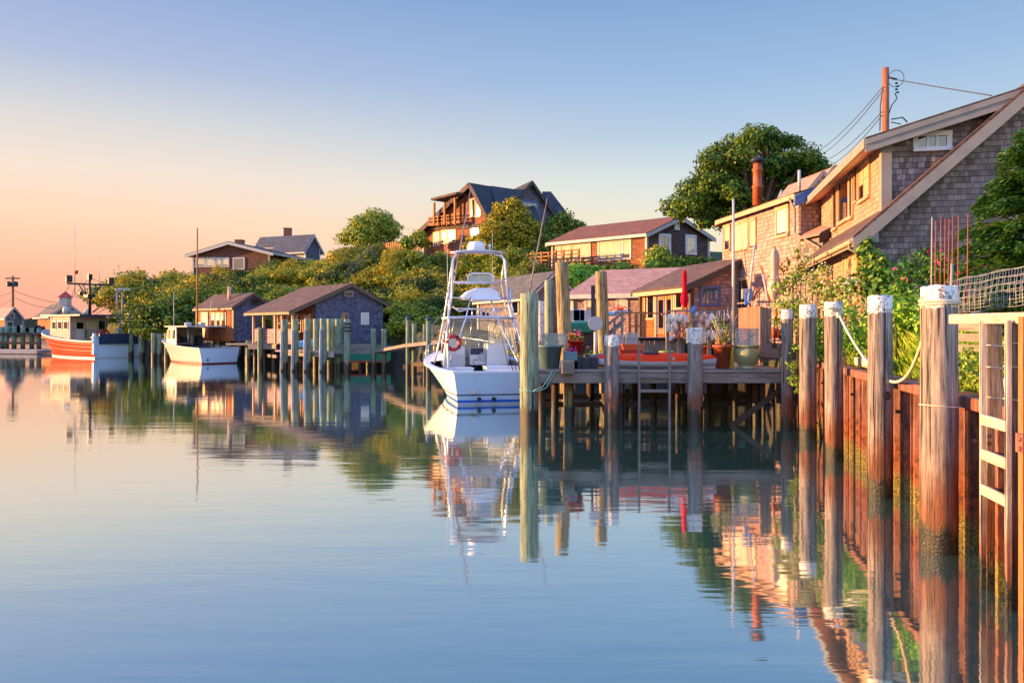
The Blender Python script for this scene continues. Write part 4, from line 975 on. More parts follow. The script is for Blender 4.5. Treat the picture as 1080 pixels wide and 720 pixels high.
# ---------------- boats ----------------
class Hull:
    def __init__(s, L, Bs, Bmax, Bw, zst, zbow, rake, zlow=0.0, tr=0.0, pw=2.4):
        s.L, s.Bs, s.Bmax, s.Bw, s.zst, s.zbow, s.rake, s.tr, s.pw = L, Bs, Bmax, Bw, zst, zbow, rake, tr, pw
    def zs(s, t): return s.zst + (s.zbow - s.zst) * (t ** 1.9)
    def bs(s, t):
        a = s.Bs / 2 + (s.Bmax - s.Bs) / 2 * math.sin(min(t / .45, 1) * math.pi / 2)
        return a * max(0.0, 1 - max(0, (t - .38) / .62) ** s.pw) ** .85
    def bw(s, t): return s.Bw / 2 * max(0.0, 1 - max(0, (t - .2) / .8) ** 1.9)
    def p(s, t, z, side, off=0.0):
        zt = s.zs(t); k = max(0, min(1, z / zt)) if z >= 0 else 0
        b = s.bw(t) + (s.bs(t) - s.bw(t)) * (k ** 1.15)
        if z < 0: b = s.bw(t) * max(0, 1 + z / .55)
        x = t * (s.L - s.rake * (1 - max(0, z) / s.zbow)) - s.tr * (z / s.zst) * (1 - t)
        return V((x, side * (b + off), z))
    def skin(s, mb, z0, z1, off=0.0, t0=0.0, t1=1.0, nt=26, nz=7, sides=(1, -1), frac=False):
        """z0, z1 in metres, or fractions of the sheer when frac"""
        for sd in sides:
            vs = []; fs = []
            for i in range(nt + 1):
                tt = t0 + (t1 - t0) * i / nt; tt = 1 - (1 - tt) ** 1.25 if t1 == 1.0 and t0 == 0 else tt
                for k in range(nz + 1):
                    f = z0 + (z1 - z0) * k / nz
                    zz = (f * s.zs(tt) if f >= 0 else f * .5) if frac else f
                    vs.append(s.p(tt, zz, sd, off))
            for i in range(nt):
                for k in range(nz): a = i * (nz + 1) + k; q = (a, a + nz + 1, a + nz + 2, a + 1); fs.append(q if sd < 0 else q[::-1])
            mb.add(vs, fs, True)
    def transom(s, mb, z0, z1, x=0.0, off=0.0):
        nn = 6; vs = []; 
        for k in range(nn + 1):
            z = z0 + (z1 - z0) * k / nn
            for sd in (1, -1): q = s.p(0, z, sd, off); vs.append((q.x - x, q.y, z))
        mb.add(vs, [(2 * k, 2 * k + 2, 2 * k + 3, 2 * k + 1) for k in range(nn)])
    def gunwale(s, mb, w=.16, h=.05, t1=1.0, up=.0):
        n = 26; vs = []; fs = []
        for i in range(n + 1):
            tt = 1 - (1 - i / n) ** 1.3; z = s.zs(tt) + up
            for sd in (1, -1):
                a = s.p(tt, s.zs(tt), sd, .03); bi = max(0, abs(a.y) - w)
                vs += [(a.x, a.y, z), (a.x, sd * bi, z), (a.x, a.y, z - h), (a.x, sd * bi, z - h)]
        for i in range(n):
            for j in (0, 4):
                a = i * 8 + j; b = a + 8
                fs += [(a, b, b + 1, a + 1), (a, a + 2, b + 2, b), (a + 1, b + 1, b + 3, a + 3)]
        mb.add(vs, fs)
        q = s.p(0, s.zst, 1, .03); mb.box((q.x + w / 2, 0, s.zst + up - h / 2), (w, q.y * 2, h))
    def inb(s, tt, zf, w): return min(s.p(tt, s.zs(tt), 1).y - w, s.p(tt, zf, 1).y - .06)
    def liner(s, mb, t0, t1, zf, w=.16):
        n = 14
        for sd in (1, -1):
            vs = []
            for i in range(n + 1):
                tt = t0 + (t1 - t0) * i / n; a = s.p(tt, s.zs(tt), sd); vs += [(a.x + (w if i == 0 else 0), sd * (abs(a.y) - w), s.zs(tt)), (a.x + (w if i == 0 else 0), sd * s.inb(tt, zf, w), zf)]
            mb.add(vs, [(2 * i, 2 * i + 1, 2 * i + 3, 2 * i + 2) for i in range(n)])
        a = s.p(t0, s.zs(t0), 1); mb.add([(a.x + w, a.y - w, s.zs(t0)), (a.x + w, -a.y + w, s.zs(t0)), (a.x + w, -s.inb(t0, zf, w), zf), (a.x + w, s.inb(t0, zf, w), zf)], [(0, 1, 2, 3)])
        vs = []
        for i in range(n + 1):
            tt = t0 + (t1 - t0) * i / n; a = s.p(tt, s.zs(tt), 1); vs += [(a.x + (w if i == 0 else 0), s.inb(tt, zf, w), zf), (a.x + (w if i == 0 else 0), -s.inb(tt, zf, w), zf)]
        mb.add(vs, [(2 * i, 2 * i + 1, 2 * i + 3, 2 * i + 2) for i in range(n)])
    def foredeck(s, mb, t0, camber=.08):
        n = 16; vs = []
        for i in range(n + 1):
            tt = t0 + (1 - t0) * i / n; a = s.p(tt, s.zs(tt), 1); z = s.zs(tt) - .01
            vs += [(a.x, a.y - .02, z), (a.x, 0, z + camber * a.y), (a.x, -a.y + .02, z)]
        fs = []
        for i in range(n): a = 3 * i; fs += [(a, a + 1, a + 4, a + 3), (a + 1, a + 2, a + 5, a + 4)]
        mb.add(vs, fs, True)
def place(root, S, theta, Bs):
    r = V((math.cos(theta), math.sin(theta), 0)); root.location = V((S.x, S.y, 0)) + r * Bs / 2; root.rotation_euler = (0, 0, R(90) + theta)

# -- sportfishing boat with a tuna tower --
def sportfisher():
    b = empty('sportfishing_boat', 'white sportfishing boat with tall aluminium tower and outriggers, moored by the dock', 'boat')
    h = Hull(9.2, 2.9, 3.95, 2.6, 1.08, 1.66, 1.1, tr=.12)
    m = MB(); h.skin(m, -.5, 1.0, frac=True, nz=10); hu = m.build('hull', M['hull_shade_tint'], b)
    m = MB(); h.transom(m, -.3, 1.08); m.build('transom', M['hull_shade_tint'], hu)
    m = MB(); h.skin(m, .0, .07, .006, nz=2); h.transom(m, .0, .07, .006, .006); m.build('boot_stripe', M['hull_white'], hu)
    m = MB(); h.skin(m, .07, .155, .009, nz=2); h.transom(m, .07, .155, .009, .009); m.build('blue_stripe', M['blue'], hu)
    m = MB(); h.skin(m, .30, .34, .009, nz=2); h.transom(m, .30, .34, .009, .009); m.build('dark_stripe', M['navy'], hu)
    m = MB(); h.gunwale(m, .22, .07, up=.012); h.liner(m, 0, .5, .42, .22); h.foredeck(m, .48, .12); m.build('deck', M['gel_white'], b, bevel=0)
    m = MB()
    for y in (.62, .14): m.path([(-.13, y, .19), (-.19, y, .19)], .07, 12)
    m.path([(-.13, -1.25, .19), (-.19, -1.25, .19)], .05, 10); m.build('exhaust_port', M['black'], hu)
    m = MB(); m.box((-.16, .8, .44), (.05, .16, .12)); m.build('transom_fitting', M['alu'], hu)
    # cockpit furniture
    m = MB(); m.box((3.0, .82, .72), (.7, .95, .62)); m.box((3.0, .82, 1.05), (.76, 1.0, .05)); m.build('port_locker', M['gel_white'], b, bevel=.03)
    m = MB(); m.box((3.0, -.72, .74), (.75, 1.2, .66)); m.box((3.0, -.72, 1.09), (.8, 1.26, .05)); m.build('starboard_locker', M['gel_white'], b, bevel=.03)
    for yy, w_ in ((.82, .7), (-.44, .5), (-1.0, .5)): fr = MB(); fr.box((2.62, yy, .74), (.03, w_, .4)); fr.build('locker_door', M['hull_white'], b, bevel=.015)
    m = MB(); m.box((4.35, -.05, 1.35), (.5, .62, .5)); m.box((4.2, -.78, 1.35), (.7, .85, 1.15)); m.box((4.3, .85, 1.3), (.6, .8, 1.05)); m.build('helm_console', M['gel_white'], b, bevel=.04)
    for yy in (1.0, -1.02): m = MB(); m.box((4.62, yy, 1.62), (.05, .56, .95)); m.build('cabin_side_panel', M['gel_white'], b, bevel=.02)
    m = MB(); m.box((4.64, .42, 1.45), (.04, .5, .8)); m.build('cabin_door', M['hull_white'], b, bevel=.02)
    m = MB(); m.box((4.09, -.02, 1.62), (.03, .5, .24)); sc = m.build('chart_screen', M['navy'], b, bevel=.01)
    m = MB(); m.torus((3.98, -.22, 1.42), .15, .018, ax=(1, 0, .4)); m.tube((4.1, -.22, 1.38), (3.98, -.22, 1.42), .02); m.build('steering_wheel', M['alu'], b)
    m = MB()
    for yy, zz in ((.0, 1.3), (.1, 1.3), (-.12, 1.33), (.12, 1.2)): m.ball((4.08, yy, zz), .03)
    m.build('throttle_knob', M['redpaint'], b)
    m = MB(); m.box((3.95, -.62, 1.25), (.06, .55, .5)); m.box((3.78, -.62, 1.05), (.4, .55, .08)); m.build('helm_seat', M['hull_white'], b, bevel=.02)
    m = MB(); m.box((3.75, .8, 1.28), (.06, .5, .5)); m.build('companion_seat', M['hull_white'], b, bevel=.02)
    m = MB(); m.path([(4.3, 1.3, 1.0), (4.35, 1.1, 1.3)], .02); m.build('grab_rail', M['alu'], b)
    # cabin trunk and windscreen
    m = MB(); zt = 1.95
    base = [(4.6, 1.2), (6.8, .85), (7.6, .3), (7.6, -.3), (6.8, -.85), (4.6, -1.2)]
    lo = [V((x, y, 1.18)) for x, y in base]; hi = [V((4.75, 1.1, 1.72)), V((6.3, .7, 1.7)), V((6.9, .25, 1.66)), V((6.9, -.25, 1.66)), V((6.3, -.7, 1.7)), V((4.75, -1.1, 1.72))]
    m.add(lo + hi, [(i, (i + 1) % 6, 6 + (i + 1) % 6, 6 + i) for i in range(6)] + [(6, 7, 8, 9, 10, 11)]); m.build('cabin_trunk', M['gel_white'], b, bevel=.04)
    ws = MB(); wt = [V((4.65, 1.15, 2.78)), V((5.2, .7, 2.80)), V((5.3, -.7, 2.80)), V((4.65, -1.15, 2.78))]; wb = [V((4.6, 1.28, 1.6)), V((5.9, .8, 1.68)), V((5.9, -.8, 1.68)), V((4.6, -1.28, 1.6))]
    ws.add(wt + wb, [(0, 1, 5, 4), (1, 2, 6, 5), (2, 3, 7, 6)]); wso = ws.build('windscreen', M['clear_screen'], b)
    wf = MB()
    for i in range(4): wf.tube(wt[i], wb[i], .022, n=8)
    for i in range(3): wf.tube(wt[i], wt[i + 1], .022, n=8); wf.tube(wb[i], wb[i + 1], .022, n=8); wf.tube(wt[i].lerp(wb[i], .5), wt[i + 1].lerp(wb[i + 1], .5), .014, n=8)
    wf.tube(wt[1].lerp(wt[2], .5), wb[1].lerp(wb[2], .5), .018, n=8)
    for yy in (.9, -.9): wf.tube(V((5.0, yy, 2.8)), V((5.3, yy, 1.66)), .016, n=8)
    wf.build('screen_frame', M['alu'], wso)
    for k in (1, -1): sc = MB(); sc.add([(2.95, k * 1.42, 1.15), (4.62, k * 1.3, 1.15), (4.65, k * 1.17, 2.75), (3.2, k * 1.2, 2.72)], [(0, 1, 2, 3)]); sc.build('side_curtain', M['clear_screen'], b)
    # hardtop
    m = MB(); out = []
    for x, y in ((3.0, 1.05), (3.1, 1.25), (4.0, 1.35), (5.2, 1.15), (5.55, .7), (5.65, 0), (5.55, -.7), (5.2, -1.15), (4.0, -1.35), (3.1, -1.25), (3.0, -1.05)): out.append(V((x, y, 2.82 + .06 * (1 - (y / 1.35) ** 2))))
    m.prism(out, V((0, 0, .09))); ht = m.build('hardtop', M['gel_white'], b, bevel=.03)
    hr = MB(); hr.path([(3.0, 1.3, 2.86), (2.98, .7, 2.91), (2.97, 0, 2.93), (2.98, -.7, 2.91), (3.0, -1.3, 2.86)], .035); hr.build('hardtop_edge_rail', M['alu'], ht)
    # tower
    tw = MB(); TOPZ = 5.28
    FA = {}
    for s in (1, -1):
        fb = V((3.9, s * 1.62, 1.2)); ft = V((3.9, s * .98, 4.95)); ab = V((2.1, s * 1.50, 1.12)); a2 = V((3.25, s * 1.18, 2.9)); at_ = V((3.5, s * .98, TOPZ - .25))
        tw.path([ab, a2, V((3.4, s * 1.05, 3.6)), at_, V((3.6, s * .86, TOPZ - .06)), V((3.7, s * .6, TOPZ))], [.033, .033, .04, .05, .045, .04], 10)
        tw.path([fb, V((4.1, s * 1.42, 2.0)), V((4.25, s * 1.2, 3.0)), V((4.25, s * 1.0, 4.3)), V((3.7, s * .98, 5.0))], .032, 10)
        tw.path([V((1.35, s * 1.44, 1.12)), V((2.7, s * 1.30, 2.35)), V((3.3, s * 1.14, 3.55)), V((3.35, s * 1.16, 4.0))], .03, 8)
        tw.path([V((2.3, s * 1.35, 1.55)), V((2.35, s * 1.22, 1.3)), V((2.55, s * 1.05, 1.7)), V((2.95, s * .6, 2.82)), V((3.25, s * .35, 3.65))], .03, 8)
        for f in (.2, .42, .62, .82):
            p1 = ab.lerp(a2, f) if f < .5 else a2.lerp(at_, (f - .5) * 1.2); p2 = V((1.35, s * 1.44, 1.12)).lerp(V((3.3, s * 1.14, 3.55)), f)
            tw.tube(p1, p2, .018, n=6)
        for zc in (1.55, 1.95, 2.35):
            f = (zc - 1.12) / (2.9 - 1.12); q = ab.lerp(a2, f); tw.tube(q, V((4.05, s * 1.45, zc + .05)), .016, n=6)
        tw.tube(V((3.32, s * 1.1, 3.3)), V((4.25, s * 1.12, 3.4)), .022, n=8); tw.tube(V((3.38, s * 1.06, 3.55)), V((3.32, s * 1.32, 3.62)), .02, n=8)
        tw.path([V((3.4, s * 1.02, 3.3)), V((3.4, s * .75, 3.12)), V((3.4, s * .45, 3.2))], .03, 8)
    for (x, z, w) in ((3.38, 4.2, 1.0), (3.36, 3.62, 1.03), (4.22, 4.2, 1.0), (3.35, 3.22, .9)): tw.tube(V((x, w, z)), V((x, -w, z)), .024, n=8)
    tw.path([(3.62, 1.05, TOPZ + .02), (3.45, .5, TOPZ + .09), (3.42, 0, TOPZ + .11), (3.45, -.5, TOPZ + .09), (3.62, -1.05, TOPZ + .02)], .032, 8)
    tw.build('tower_frame', M['alu'], b)
    m = MB(); m.prism([V((3.5, .86, TOPZ + .05)), V((4.4, .8, TOPZ + .05)), V((4.4, -.8, TOPZ + .05)), V((3.5, -.86, TOPZ + .05))], V((0, 0, .05))); m.build('tower_top', M['gel_white'], b, bevel=.02)
    m = MB(); m.lathe((3.9, .05, TOPZ + .12), [(.30, 0), (.335, .04), (.33, .2), (.29, .28), (.24, .34), (.01, .36)], 24); m.build('radar_dome', M['gel_white'], b)
    m = MB(); m.tube((3.8, -.45, TOPZ + .1), (3.8, -.45, TOPZ + .3), .025); m.ball((3.8, -.45, TOPZ + .33), .06); m.build('navigation_light', M['gel_white'], b)
    # upper helm
    m = MB(); m.prism([V((3.5, .66, 3.66)), V((3.5, .45, 3.86)), V((3.5, .1, 4.0)), V((3.5, -.45, 4.0)), V((3.5, -.75, 3.84)), V((3.5, -.82, 3.68)), V((3.5, -.7, 3.56)), V((3.5, .55, 3.56))], V((.6, 0, 0))); m.build('upper_helm', M['gel_white'], b, bevel=.05)
    m = MB(); m.prism([V((3.45, .35, 3.5)), V((3.45, -.75, 3.5)), V((3.45, -.75, 3.64)), V((3.45, .35, 3.64))], V((-.4, 0, 0))); m.build('upper_seat', M['gel_white'], b, bevel=.04)
    m = MB(); m.path([(3.9, .38, 4.2), (3.9, .36, 4.48), (3.9, .2, 4.56), (3.9, -.45, 4.56), (3.9, -.62, 4.48), (3.9, -.64, 4.2)], .035, 8); m.build('backrest_rail', M['gel_white'], b)
    m = MB(); m.prism([V((3.92, .32, 4.2)), V((3.92, .3, 4.5)), V((3.92, -.56, 4.5)), V((3.92, -.58, 4.2))], V((.04, 0, 0))); m.build('windbreak', M['clear_screen'], b)
    m = MB()
    for k in range(6): y = .32 - k * .17; m.tube((3.2, y, 3.18), (3.12, y, 2.98 if k % 2 else 2.93), .028, n=8)
    m.path([(3.25, .5, 3.2), (3.2, -.75, 3.2)], .02, 6); m.build('rod_holder', M['alu'], b)
    m = MB(); m.ball((4.6, -.35, 3.02), .2, sc=(1, 1.2, .6)); m.build('spotlight', M['black'], b)
    # outriggers
    for s, (ax, bx) in ((1, ((3.3, 1.42, 1.6), (4.9, .1, 7.9))), (-1, ((3.3, -1.42, 1.6), (4.6, -2.9, 7.6)))):
        m = MB(); A_, B_ = V(ax), V(bx); m.path([A_, A_.lerp(B_, .5), B_], [.042, .036, .018], 7)
        q = A_.lerp(B_, .56); u = (B_ - A_).normalized(); s1 = u.cross(V((1, 0, 0))).normalized()
        for sg in (1, -1): m.tube(q - s1 * .22 - u * .16 * sg, q + s1 * .22 + u * .16 * sg, .012, n=5)
        m.build('outrigger', M['outrigger'], b)
    for (y, zt_, x) in ((1.2, 5.9, 3.3), (-.62, 6.2, 4.2)):
        m = MB(); m.path([(x, y, 2.9), (x, y * 1.02, zt_)], [.014, .006], 6); m.build('whip_aerial', M['hull_white'], b)
    # lifebuoy in the tower legs
    m = MB(); m.torus((2.35, 1.12, 1.98), .24, .065, ax=(1, .15, 0), n=28, m=10); lb = m.build('lifebuoy', M['redpaint'], b)
    m = MB()
    for a in range(4): aa = a * math.pi / 2 + .6; m.box((2.35, 1.12 + .24 * math.cos(aa), 1.98 + .24 * math.sin(aa)), (.145, .07, .145))
    m.build('lifebuoy_band', M['black'], lb)
    # fishing rods on the starboard side
    rods = MB(); rl = MB()
    for k in range(5):
        y = -1.28 + .07 * k; rods.path([(1.6 + .25 * k, y - .05, .55), (2.5 + .2 * k, y + .1 + .04 * k, 2.5)], [.018, .007], 6); rl.ball((1.95 + .25 * k, y, 1.45 + .05 * k), .06)
    rods.build('fishing_rod', M['black'], b, kind='stuff'); rl.build('reel', M['buoy_yellow'], b, kind='stuff')
    # bow rail
    m = MB(); pts = []
    for i in range(12): tt = .62 + .38 * i / 11; q = h.p(tt, h.zs(tt), 1); pts.append(V((q.x, q.y - .04, q.z + .45)))
    m.path([V((h.p(.6, 1.3, 1).x, h.p(.6, 1.3, 1).y, h.zs(.6)))] + pts + [V((p.x, -p.y, p.z)) for p in pts[::-1]], .02, 6)
    for i in (2, 5, 8, 10):
        for s in (1, -1): m.tube(V((pts[i].x, s * pts[i].y, pts[i].z)), V((pts[i].x, s * pts[i].y, pts[i].z - .46)), .016, n=6)
    m.build('bow_rail', M['alu'], b)
    place(b, V((-1.91, 25.9, 0)), R(12), 2.9)
sportfisher()

# -- orange trawler --
def trawler():
    b = empty('orange_fishing_boat', 'orange and white fishing boat with crossbar mast and blue stern board, on the left', 'boat')
    h = Hull(12.2, 4.3, 4.5, 3.9, 1.75, 2.75, 1.3, pw=2.8)
    h.zs = lambda t: 1.4 + .95 * t ** 2.0
    m = MB(); h.skin(m, -.5, 1.0, frac=True, nz=10); hu = m.build('hull', M['orange'], b)
    m = MB(); h.transom(m, -.3, 1.72); m.box((.06, 0, 1.1), (.1, 4.25, 1.5)); m.build('transom', M['hull_shade_tint'], hu)
    m = MB(); m.skin = None; h.skin(m, .0, .12, .012, nz=2); h.transom(m, .0, .12, .012, .012); m.build('waterline_stripe', M['hull_white'], hu)
    m = MB()
    for f in (.42, .66, .86): h.skin(m, f, f + .022, .03, nz=1, frac=True)
    m.build('rubbing_strake', M['trim_tan'], hu)
    m = MB(); h.gunwale(m, .2, .12, up=.05); m.build('gunwale', M['trim_white'], hu)
    m = MB(); h.liner(m, 0, .5, 1.0, .2); h.foredeck(m, .48); m.build('deck', M['trim_grey'], b)
    m = MB(); m.box((-.06, -.05, 1.62), (.1, 3.35, .86)); m.build('stern_board', M['navy'], b)
    for y in (2.0, -2.0): m = MB(); m.box((-.02, y, 1.2), (.16, .25, 1.75)); m.build('stern_post', M['hull_shade_tint'], b, bevel=.03)
    # wheelhouse: after face with windows and door, lit port side
    x0, x1, hw, z0, z1 = 4.6, 8.0, 1.6, 1.35, 3.55
    m = MB(); m.box(((x0 + x1) / 2, 0, (z0 + z1) / 2), (x1 - x0, 2 * hw, z1 - z0)); wh = m.build('wheelhouse', M['cabin_cream'], b, bevel=.03)
    def pane(y0, y1, za, zb, mt='glass', side='aft'):
        f = MB(); g = MB()
        if side == 'aft':
            f.box((x0 - .02, (y0 + y1) / 2, (za + zb) / 2), (.05, abs(y1 - y0) + .14, zb - za + .14)); g.box((x0 - .05, (y0 + y1) / 2, (za + zb) / 2), (.03, abs(y1 - y0), zb - za))
        else:
            f.box(((y0 + y1) / 2, hw + .02, (za + zb) / 2), (abs(y1 - y0) + .14, .05, zb - za + .14)); g.box(((y0 + y1) / 2, hw + .05, (za + zb) / 2), (abs(y1 - y0), .03, zb - za))
        fo = f.build('window', M['trim_white'], wh); g.build('pane', M[mt], fo)
    pane(1.1, .5, 2.45, 3.0); pane(.1, -.6, 2.5, 3.1, 'glass_cream'); pane(-.85, -1.4, 2.4, 3.15)
    for xa in (5.0, 6.0, 7.0): pane(xa, xa + .55, 2.45, 3.05, 'glass', 'port')
    m = MB(); m.box((x0 - .03, .78, 2.2), (.04, .7, 1.6)); m.build('door', M['trim_white'], wh)
    m = MB(); m.box((x0 - .08, .28, 2.0), (.1, .14, .7)); m.build('hose_reel', M['tarp_green'], wh)
    m = MB(); m.box((5.9, -.1, z1 + .06), (6.6, 3.9, .12)); rf = m.build('roof', M['navy'], b)
    m = MB()
    for y in (-1.75,): m.beam((2.75, y, .9), (2.75, y, z1), .12, .5)
    m.build('roof_post', M['trim_grey'], b)
    m = MB(); m.torus((x0 - .25, -1.3, 1.95), .36, .09, ax=(1, 0, 0)); m.build('lifebuoy', M['redpaint'], b)
        # mast
    mm = MB(); mx = 5.0
    mm.path([(mx, -.3, z1), (mx, -.3, 7.2)], [.13, .09], 10); mm.beam((mx, 1.75, 6.35), (mx, -2.35, 6.35), .12, .14)
    for s in (1, -1): mm.tube((mx, -.3 + s * 1.0, 6.3), (mx, -.3, 5.0), .05, n=6); mm.tube((mx, -.3 + s * .55, 6.3), (mx, -.3 + s * .3, 5.4), .05, n=6)
    mm.box((mx, -.3, 5.35), (.6, .7, .25)); mm.box((mx, -.3, 7.0), (.25, .35, .5)); mm.box((mx, .5, 5.5), (.2, .3, .3)); mm.tube((mx, .9, 5.2), (mx, .3, 5.7), .04, n=6)
    ms = mm.build('mast', M['flue_cap'], b)
    for y in (1.55, -2.15): m = MB(); m.box((mx - .1, y, 6.75), (.3, .5, .6)); m.build('floodlight', M['trim_dark'], ms, bevel=.04)
    m = MB()
    for (y, z, r) in ((1.0, 11.6, .04), (-1.15, 9.0, .018), (-1.45, 7.9, .025), (.45, 8.6, .012)): m = MB(); m.path([(mx, y, 5.4 if r > .02 else 6.3), (mx, y, z)], [r, r * .5], 6); m.build('aerial', M['trim_white'], ms)
    m = MB(); m.prism([V((mx, 1.0, 7.45)), V((mx, .7, 7.55)), V((mx, .72, 7.25)), V((mx, 1.0, 7.1))], V((.02, 0, 0))); m.build('pennant', M['redpaint'], ms)
    m = MB(); m.lathe((6.6, .9, z1 + .1), [(.28, 0), (.32, .4), (.26, .75), (.05, .8)], 14); m.build('raft_canister', M['trim_white'], b)
    m = MB(); m.ball((6.0, -.6, z1 + .32), .28, sc=(1, 1, 1.1)); m.build('radome', M['trim_white'], b)
    m = MB(); m.box((7.3, .1, z1 + .3), (.6, .7, .45)); m.build('deck_box', M['trim_white'], b)
    # boom and gallows
    m = MB(); m.path([(4.9, -.5, 3.9), (2.6, -2.0 + .1, 5.85)], .07, 8); m.path([(4.9, -.7, 3.7), (2.7, -2.1, 5.3)], .04, 6); m.build('boom', M['cedar'], b)
    m = MB()
    for (x, y) in ((2.9, -1.55), (2.9, -2.05)): m.tube((x, y, z1 + .1), (x, y, 5.9), .07, n=8)
    m.beam((2.9, -1.4, 5.9), (2.6, -2.6, 5.95), .25, .2); m.build('gallows', M['trim_white'], b)
    m = MB()
    for a, c in (((mx, 1.3, 6.4), (8.8, 1.9, 2.6)), ((mx, -.3, 7.0), (11.4, 0, 2.7)), ((mx, -.3, 6.9), (2.7, -2.0, 5.9)), ((mx, .9, 6.4), (mx, 1.7, 3.6))): m.tube(a, c, .02, n=5)
    m.build('rigging', M['cable'], b)
    place(b, V((-34.4, 65.3, 0)), R(56), 4.3)
trawler()

# -- small cream lobster boat --
def lobsterboat():
    b = empty('lobster_boat', 'small cream lobster boat with red waterline and open wheelhouse, by the old dock', 'boat')
    h = Hull(8.4, 3.0, 3.1, 2.6, 1.12, 1.75, .9, pw=2.6)
    m = MB(); h.skin(m, -.5, 1.0, frac=True, nz=8); hu = m.build('hull', M['gel'], b)
    m = MB(); h.transom(m, -.3, 1.12); m.build('transom', M['hull_shade_tint'], hu)
    m = MB(); h.skin(m, .0, .09, .01, nz=2); h.transom(m, .0, .09, .01, .01); m.build('waterline_stripe', M['boot_red'], hu)
    m = MB(); h.gunwale(m, .2, .07, up=.02); h.liner(m, 0, .5, .5, .2); h.foredeck(m, .48); m.build('deck', M['gel'], b)
    m = MB()   # wheelhouse: port wall, forward bulkhead, roof, open aft
    m.prism([V((3.9, 1.28, 1.0)), V((5.9, 1.15, 1.1)), V((5.5, 1.12, 2.55)), V((4.1, 1.2, 2.55))], V((0, -.06, 0)))
    m.prism([V((4.9, -1.28, 1.0)), V((5.9, -1.15, 1.1)), V((5.5, -1.12, 2.55)), V((4.9, -1.2, 2.55))], V((0, .06, 0)))
    m.prism([V((5.9, 1.12, 1.0)), V((5.9, -1.12, 1.0)), V((5.5, -1.1, 2.55)), V((5.5, 1.1, 2.55))], V((.06, 0, 0)))
    m.prism([V((5.9, .95, 1.3)), V((7.4, .4, 1.5)), V((7.4, -.4, 1.5)), V((5.9, -.95, 1.3))], V((0, 0, .35)))
    wh = m.build('wheelhouse', M['gel'], b)
    m = MB(); m.prism([V((4.35, 1.31, 1.75)), V((5.0, 1.27, 1.75)), V((4.95, 1.24, 2.4)), V((4.35, 1.27, 2.4))], V((0, .02, 0))); m.prism([V((5.15, 1.27, 1.75)), V((5.6, 1.24, 1.75)), V((5.45, 1.22, 2.4)), V((5.1, 1.24, 2.4))], V((0, .02, 0))); m.build('window', M['glass_cream'], wh)
    m = MB(); m.box((3.9, 0, 2.62), (3.6, 2.7, .1)); rf = m.build('roof', M['gel'], b, bevel=.03)
    for (x, y) in ((2.2, 1.2), (2.2, -1.2), (3.2, -1.25)): m = MB(); m.tube((x, y, 1.0), (x, y, 2.58), .04); m.build('roof_post', M['black'], b)
    m = MB(); m.box((4.9, -.2, 1.4), (.4, 1.2, .9)); m.box((3.3, -.2, .9), (1.1, 1.0, .7)); m.ball((4.6, .8, 1.9), .14); m.box((4.5, -.8, 1.5), (.3, .4, .9)); m.build('helm_console', M['navy'], b, bevel=.04)
    m = MB(); m.lathe((4.3, .2, 2.67), [(.25, 0), (.27, .18), (.2, .25), (.02, .27)], 14); m.box((3.6, -.5, 2.8), (.4, .4, .25)); m.build('roof_gear', M['gel'], b)
    m = MB()
    for (x, y, z) in ((4.9, 1.0, 5.1), (3.2, -1.0, 4.7)): m = MB(); m.path([(x, y, 2.6), (x, y, z)], [.03, .012], 6); m.build('aerial', M['hull_white'], b)
    m = MB(); m.tube((3.9, -.3, 2.6), (3.9, -.3, 9.9), .07, .05, 8); m.build('mast', M['cedar_v'], b)
    m = MB(); m.tube((.12, 0, 1.13), (.12, 0, 1.35), .03); m.ball((-.03, .9, .3), .07); m.build('stern_fitting', M['navy'], b)
    place(b, V((-21.6, 55, 0)), R(48), 3.0)
lobsterboat()
# ---------------- pilings ----------------
def piling(label, px, Y, top_py, dia, mat, group='pilings', lean=(0, 0), name='piling', worn=True, n=18, zt=None, flare=1.04, pos=None, zb=-1.5):
    q = pos if pos is not None else P2(px, Y); zt = zat(top_py, Y) if zt is None else zt
    rg = random.Random(int(abs(px) * 7 + Y * 13)); m = MB(); r = dia / 2
    prof = []; N = 14
    for i in range(N + 1):
        z = zb + (zt - zb) * i / N; prof.append((z, r * (flare - (flare - 1) * i / N) * (1 + (rg.random() - .5) * .035)))
    vs = []; fs = []; ph = [rg.random() * 6 for _ in range(3)]
    for z, rr in prof + [(zt + .012, r * .93)]:
        f = (z - zb) / (zt - zb)
        for k in range(n):
            a = 2 * math.pi * k / n
            w_ = 1 + .03 * math.sin(a * 3 + ph[0]) + .02 * math.sin(a * 5 + ph[1] + z)
            if z > zt: w_ *= 1 - .03 * math.sin(a * 4 + ph[2])
            vs.append((q.x + rr * w_ * math.cos(a) + lean[0] * f, q.y + rr * w_ * math.sin(a) + lean[1] * f, z + (.012 * math.sin(a * 3 + ph[1]) if z > zt - .02 else 0)))
    R_ = len(prof) + 1
    for i in range(R_ - 1):
        for k in range(n): k2 = (k + 1) % n; fs.append((i * n + k, i * n + k2, (i + 1) * n + k2, (i + 1) * n + k))
    m.add(vs, fs, True); m.add([vs[(R_ - 1) * n + k] for k in range(n)], [tuple(range(n))])
    o = m.build(name, M[mat], loc=(q.x, q.y, 0), label=label, cat='piling', group=group)
    return o
G1 = 'white-topped pilings along the rusty wall'
piling('thickest white-topped piling with a rope round its top, beside the wooden ladder', 990.5, 8.97, 303, .375, 'pil_cap', G1, n=28, flare=1.08)
piling('second white-topped piling with a knot hole, in front of the hanging rope', 928, 11.83, 313, .34, 'pil_cap', G1, n=24)
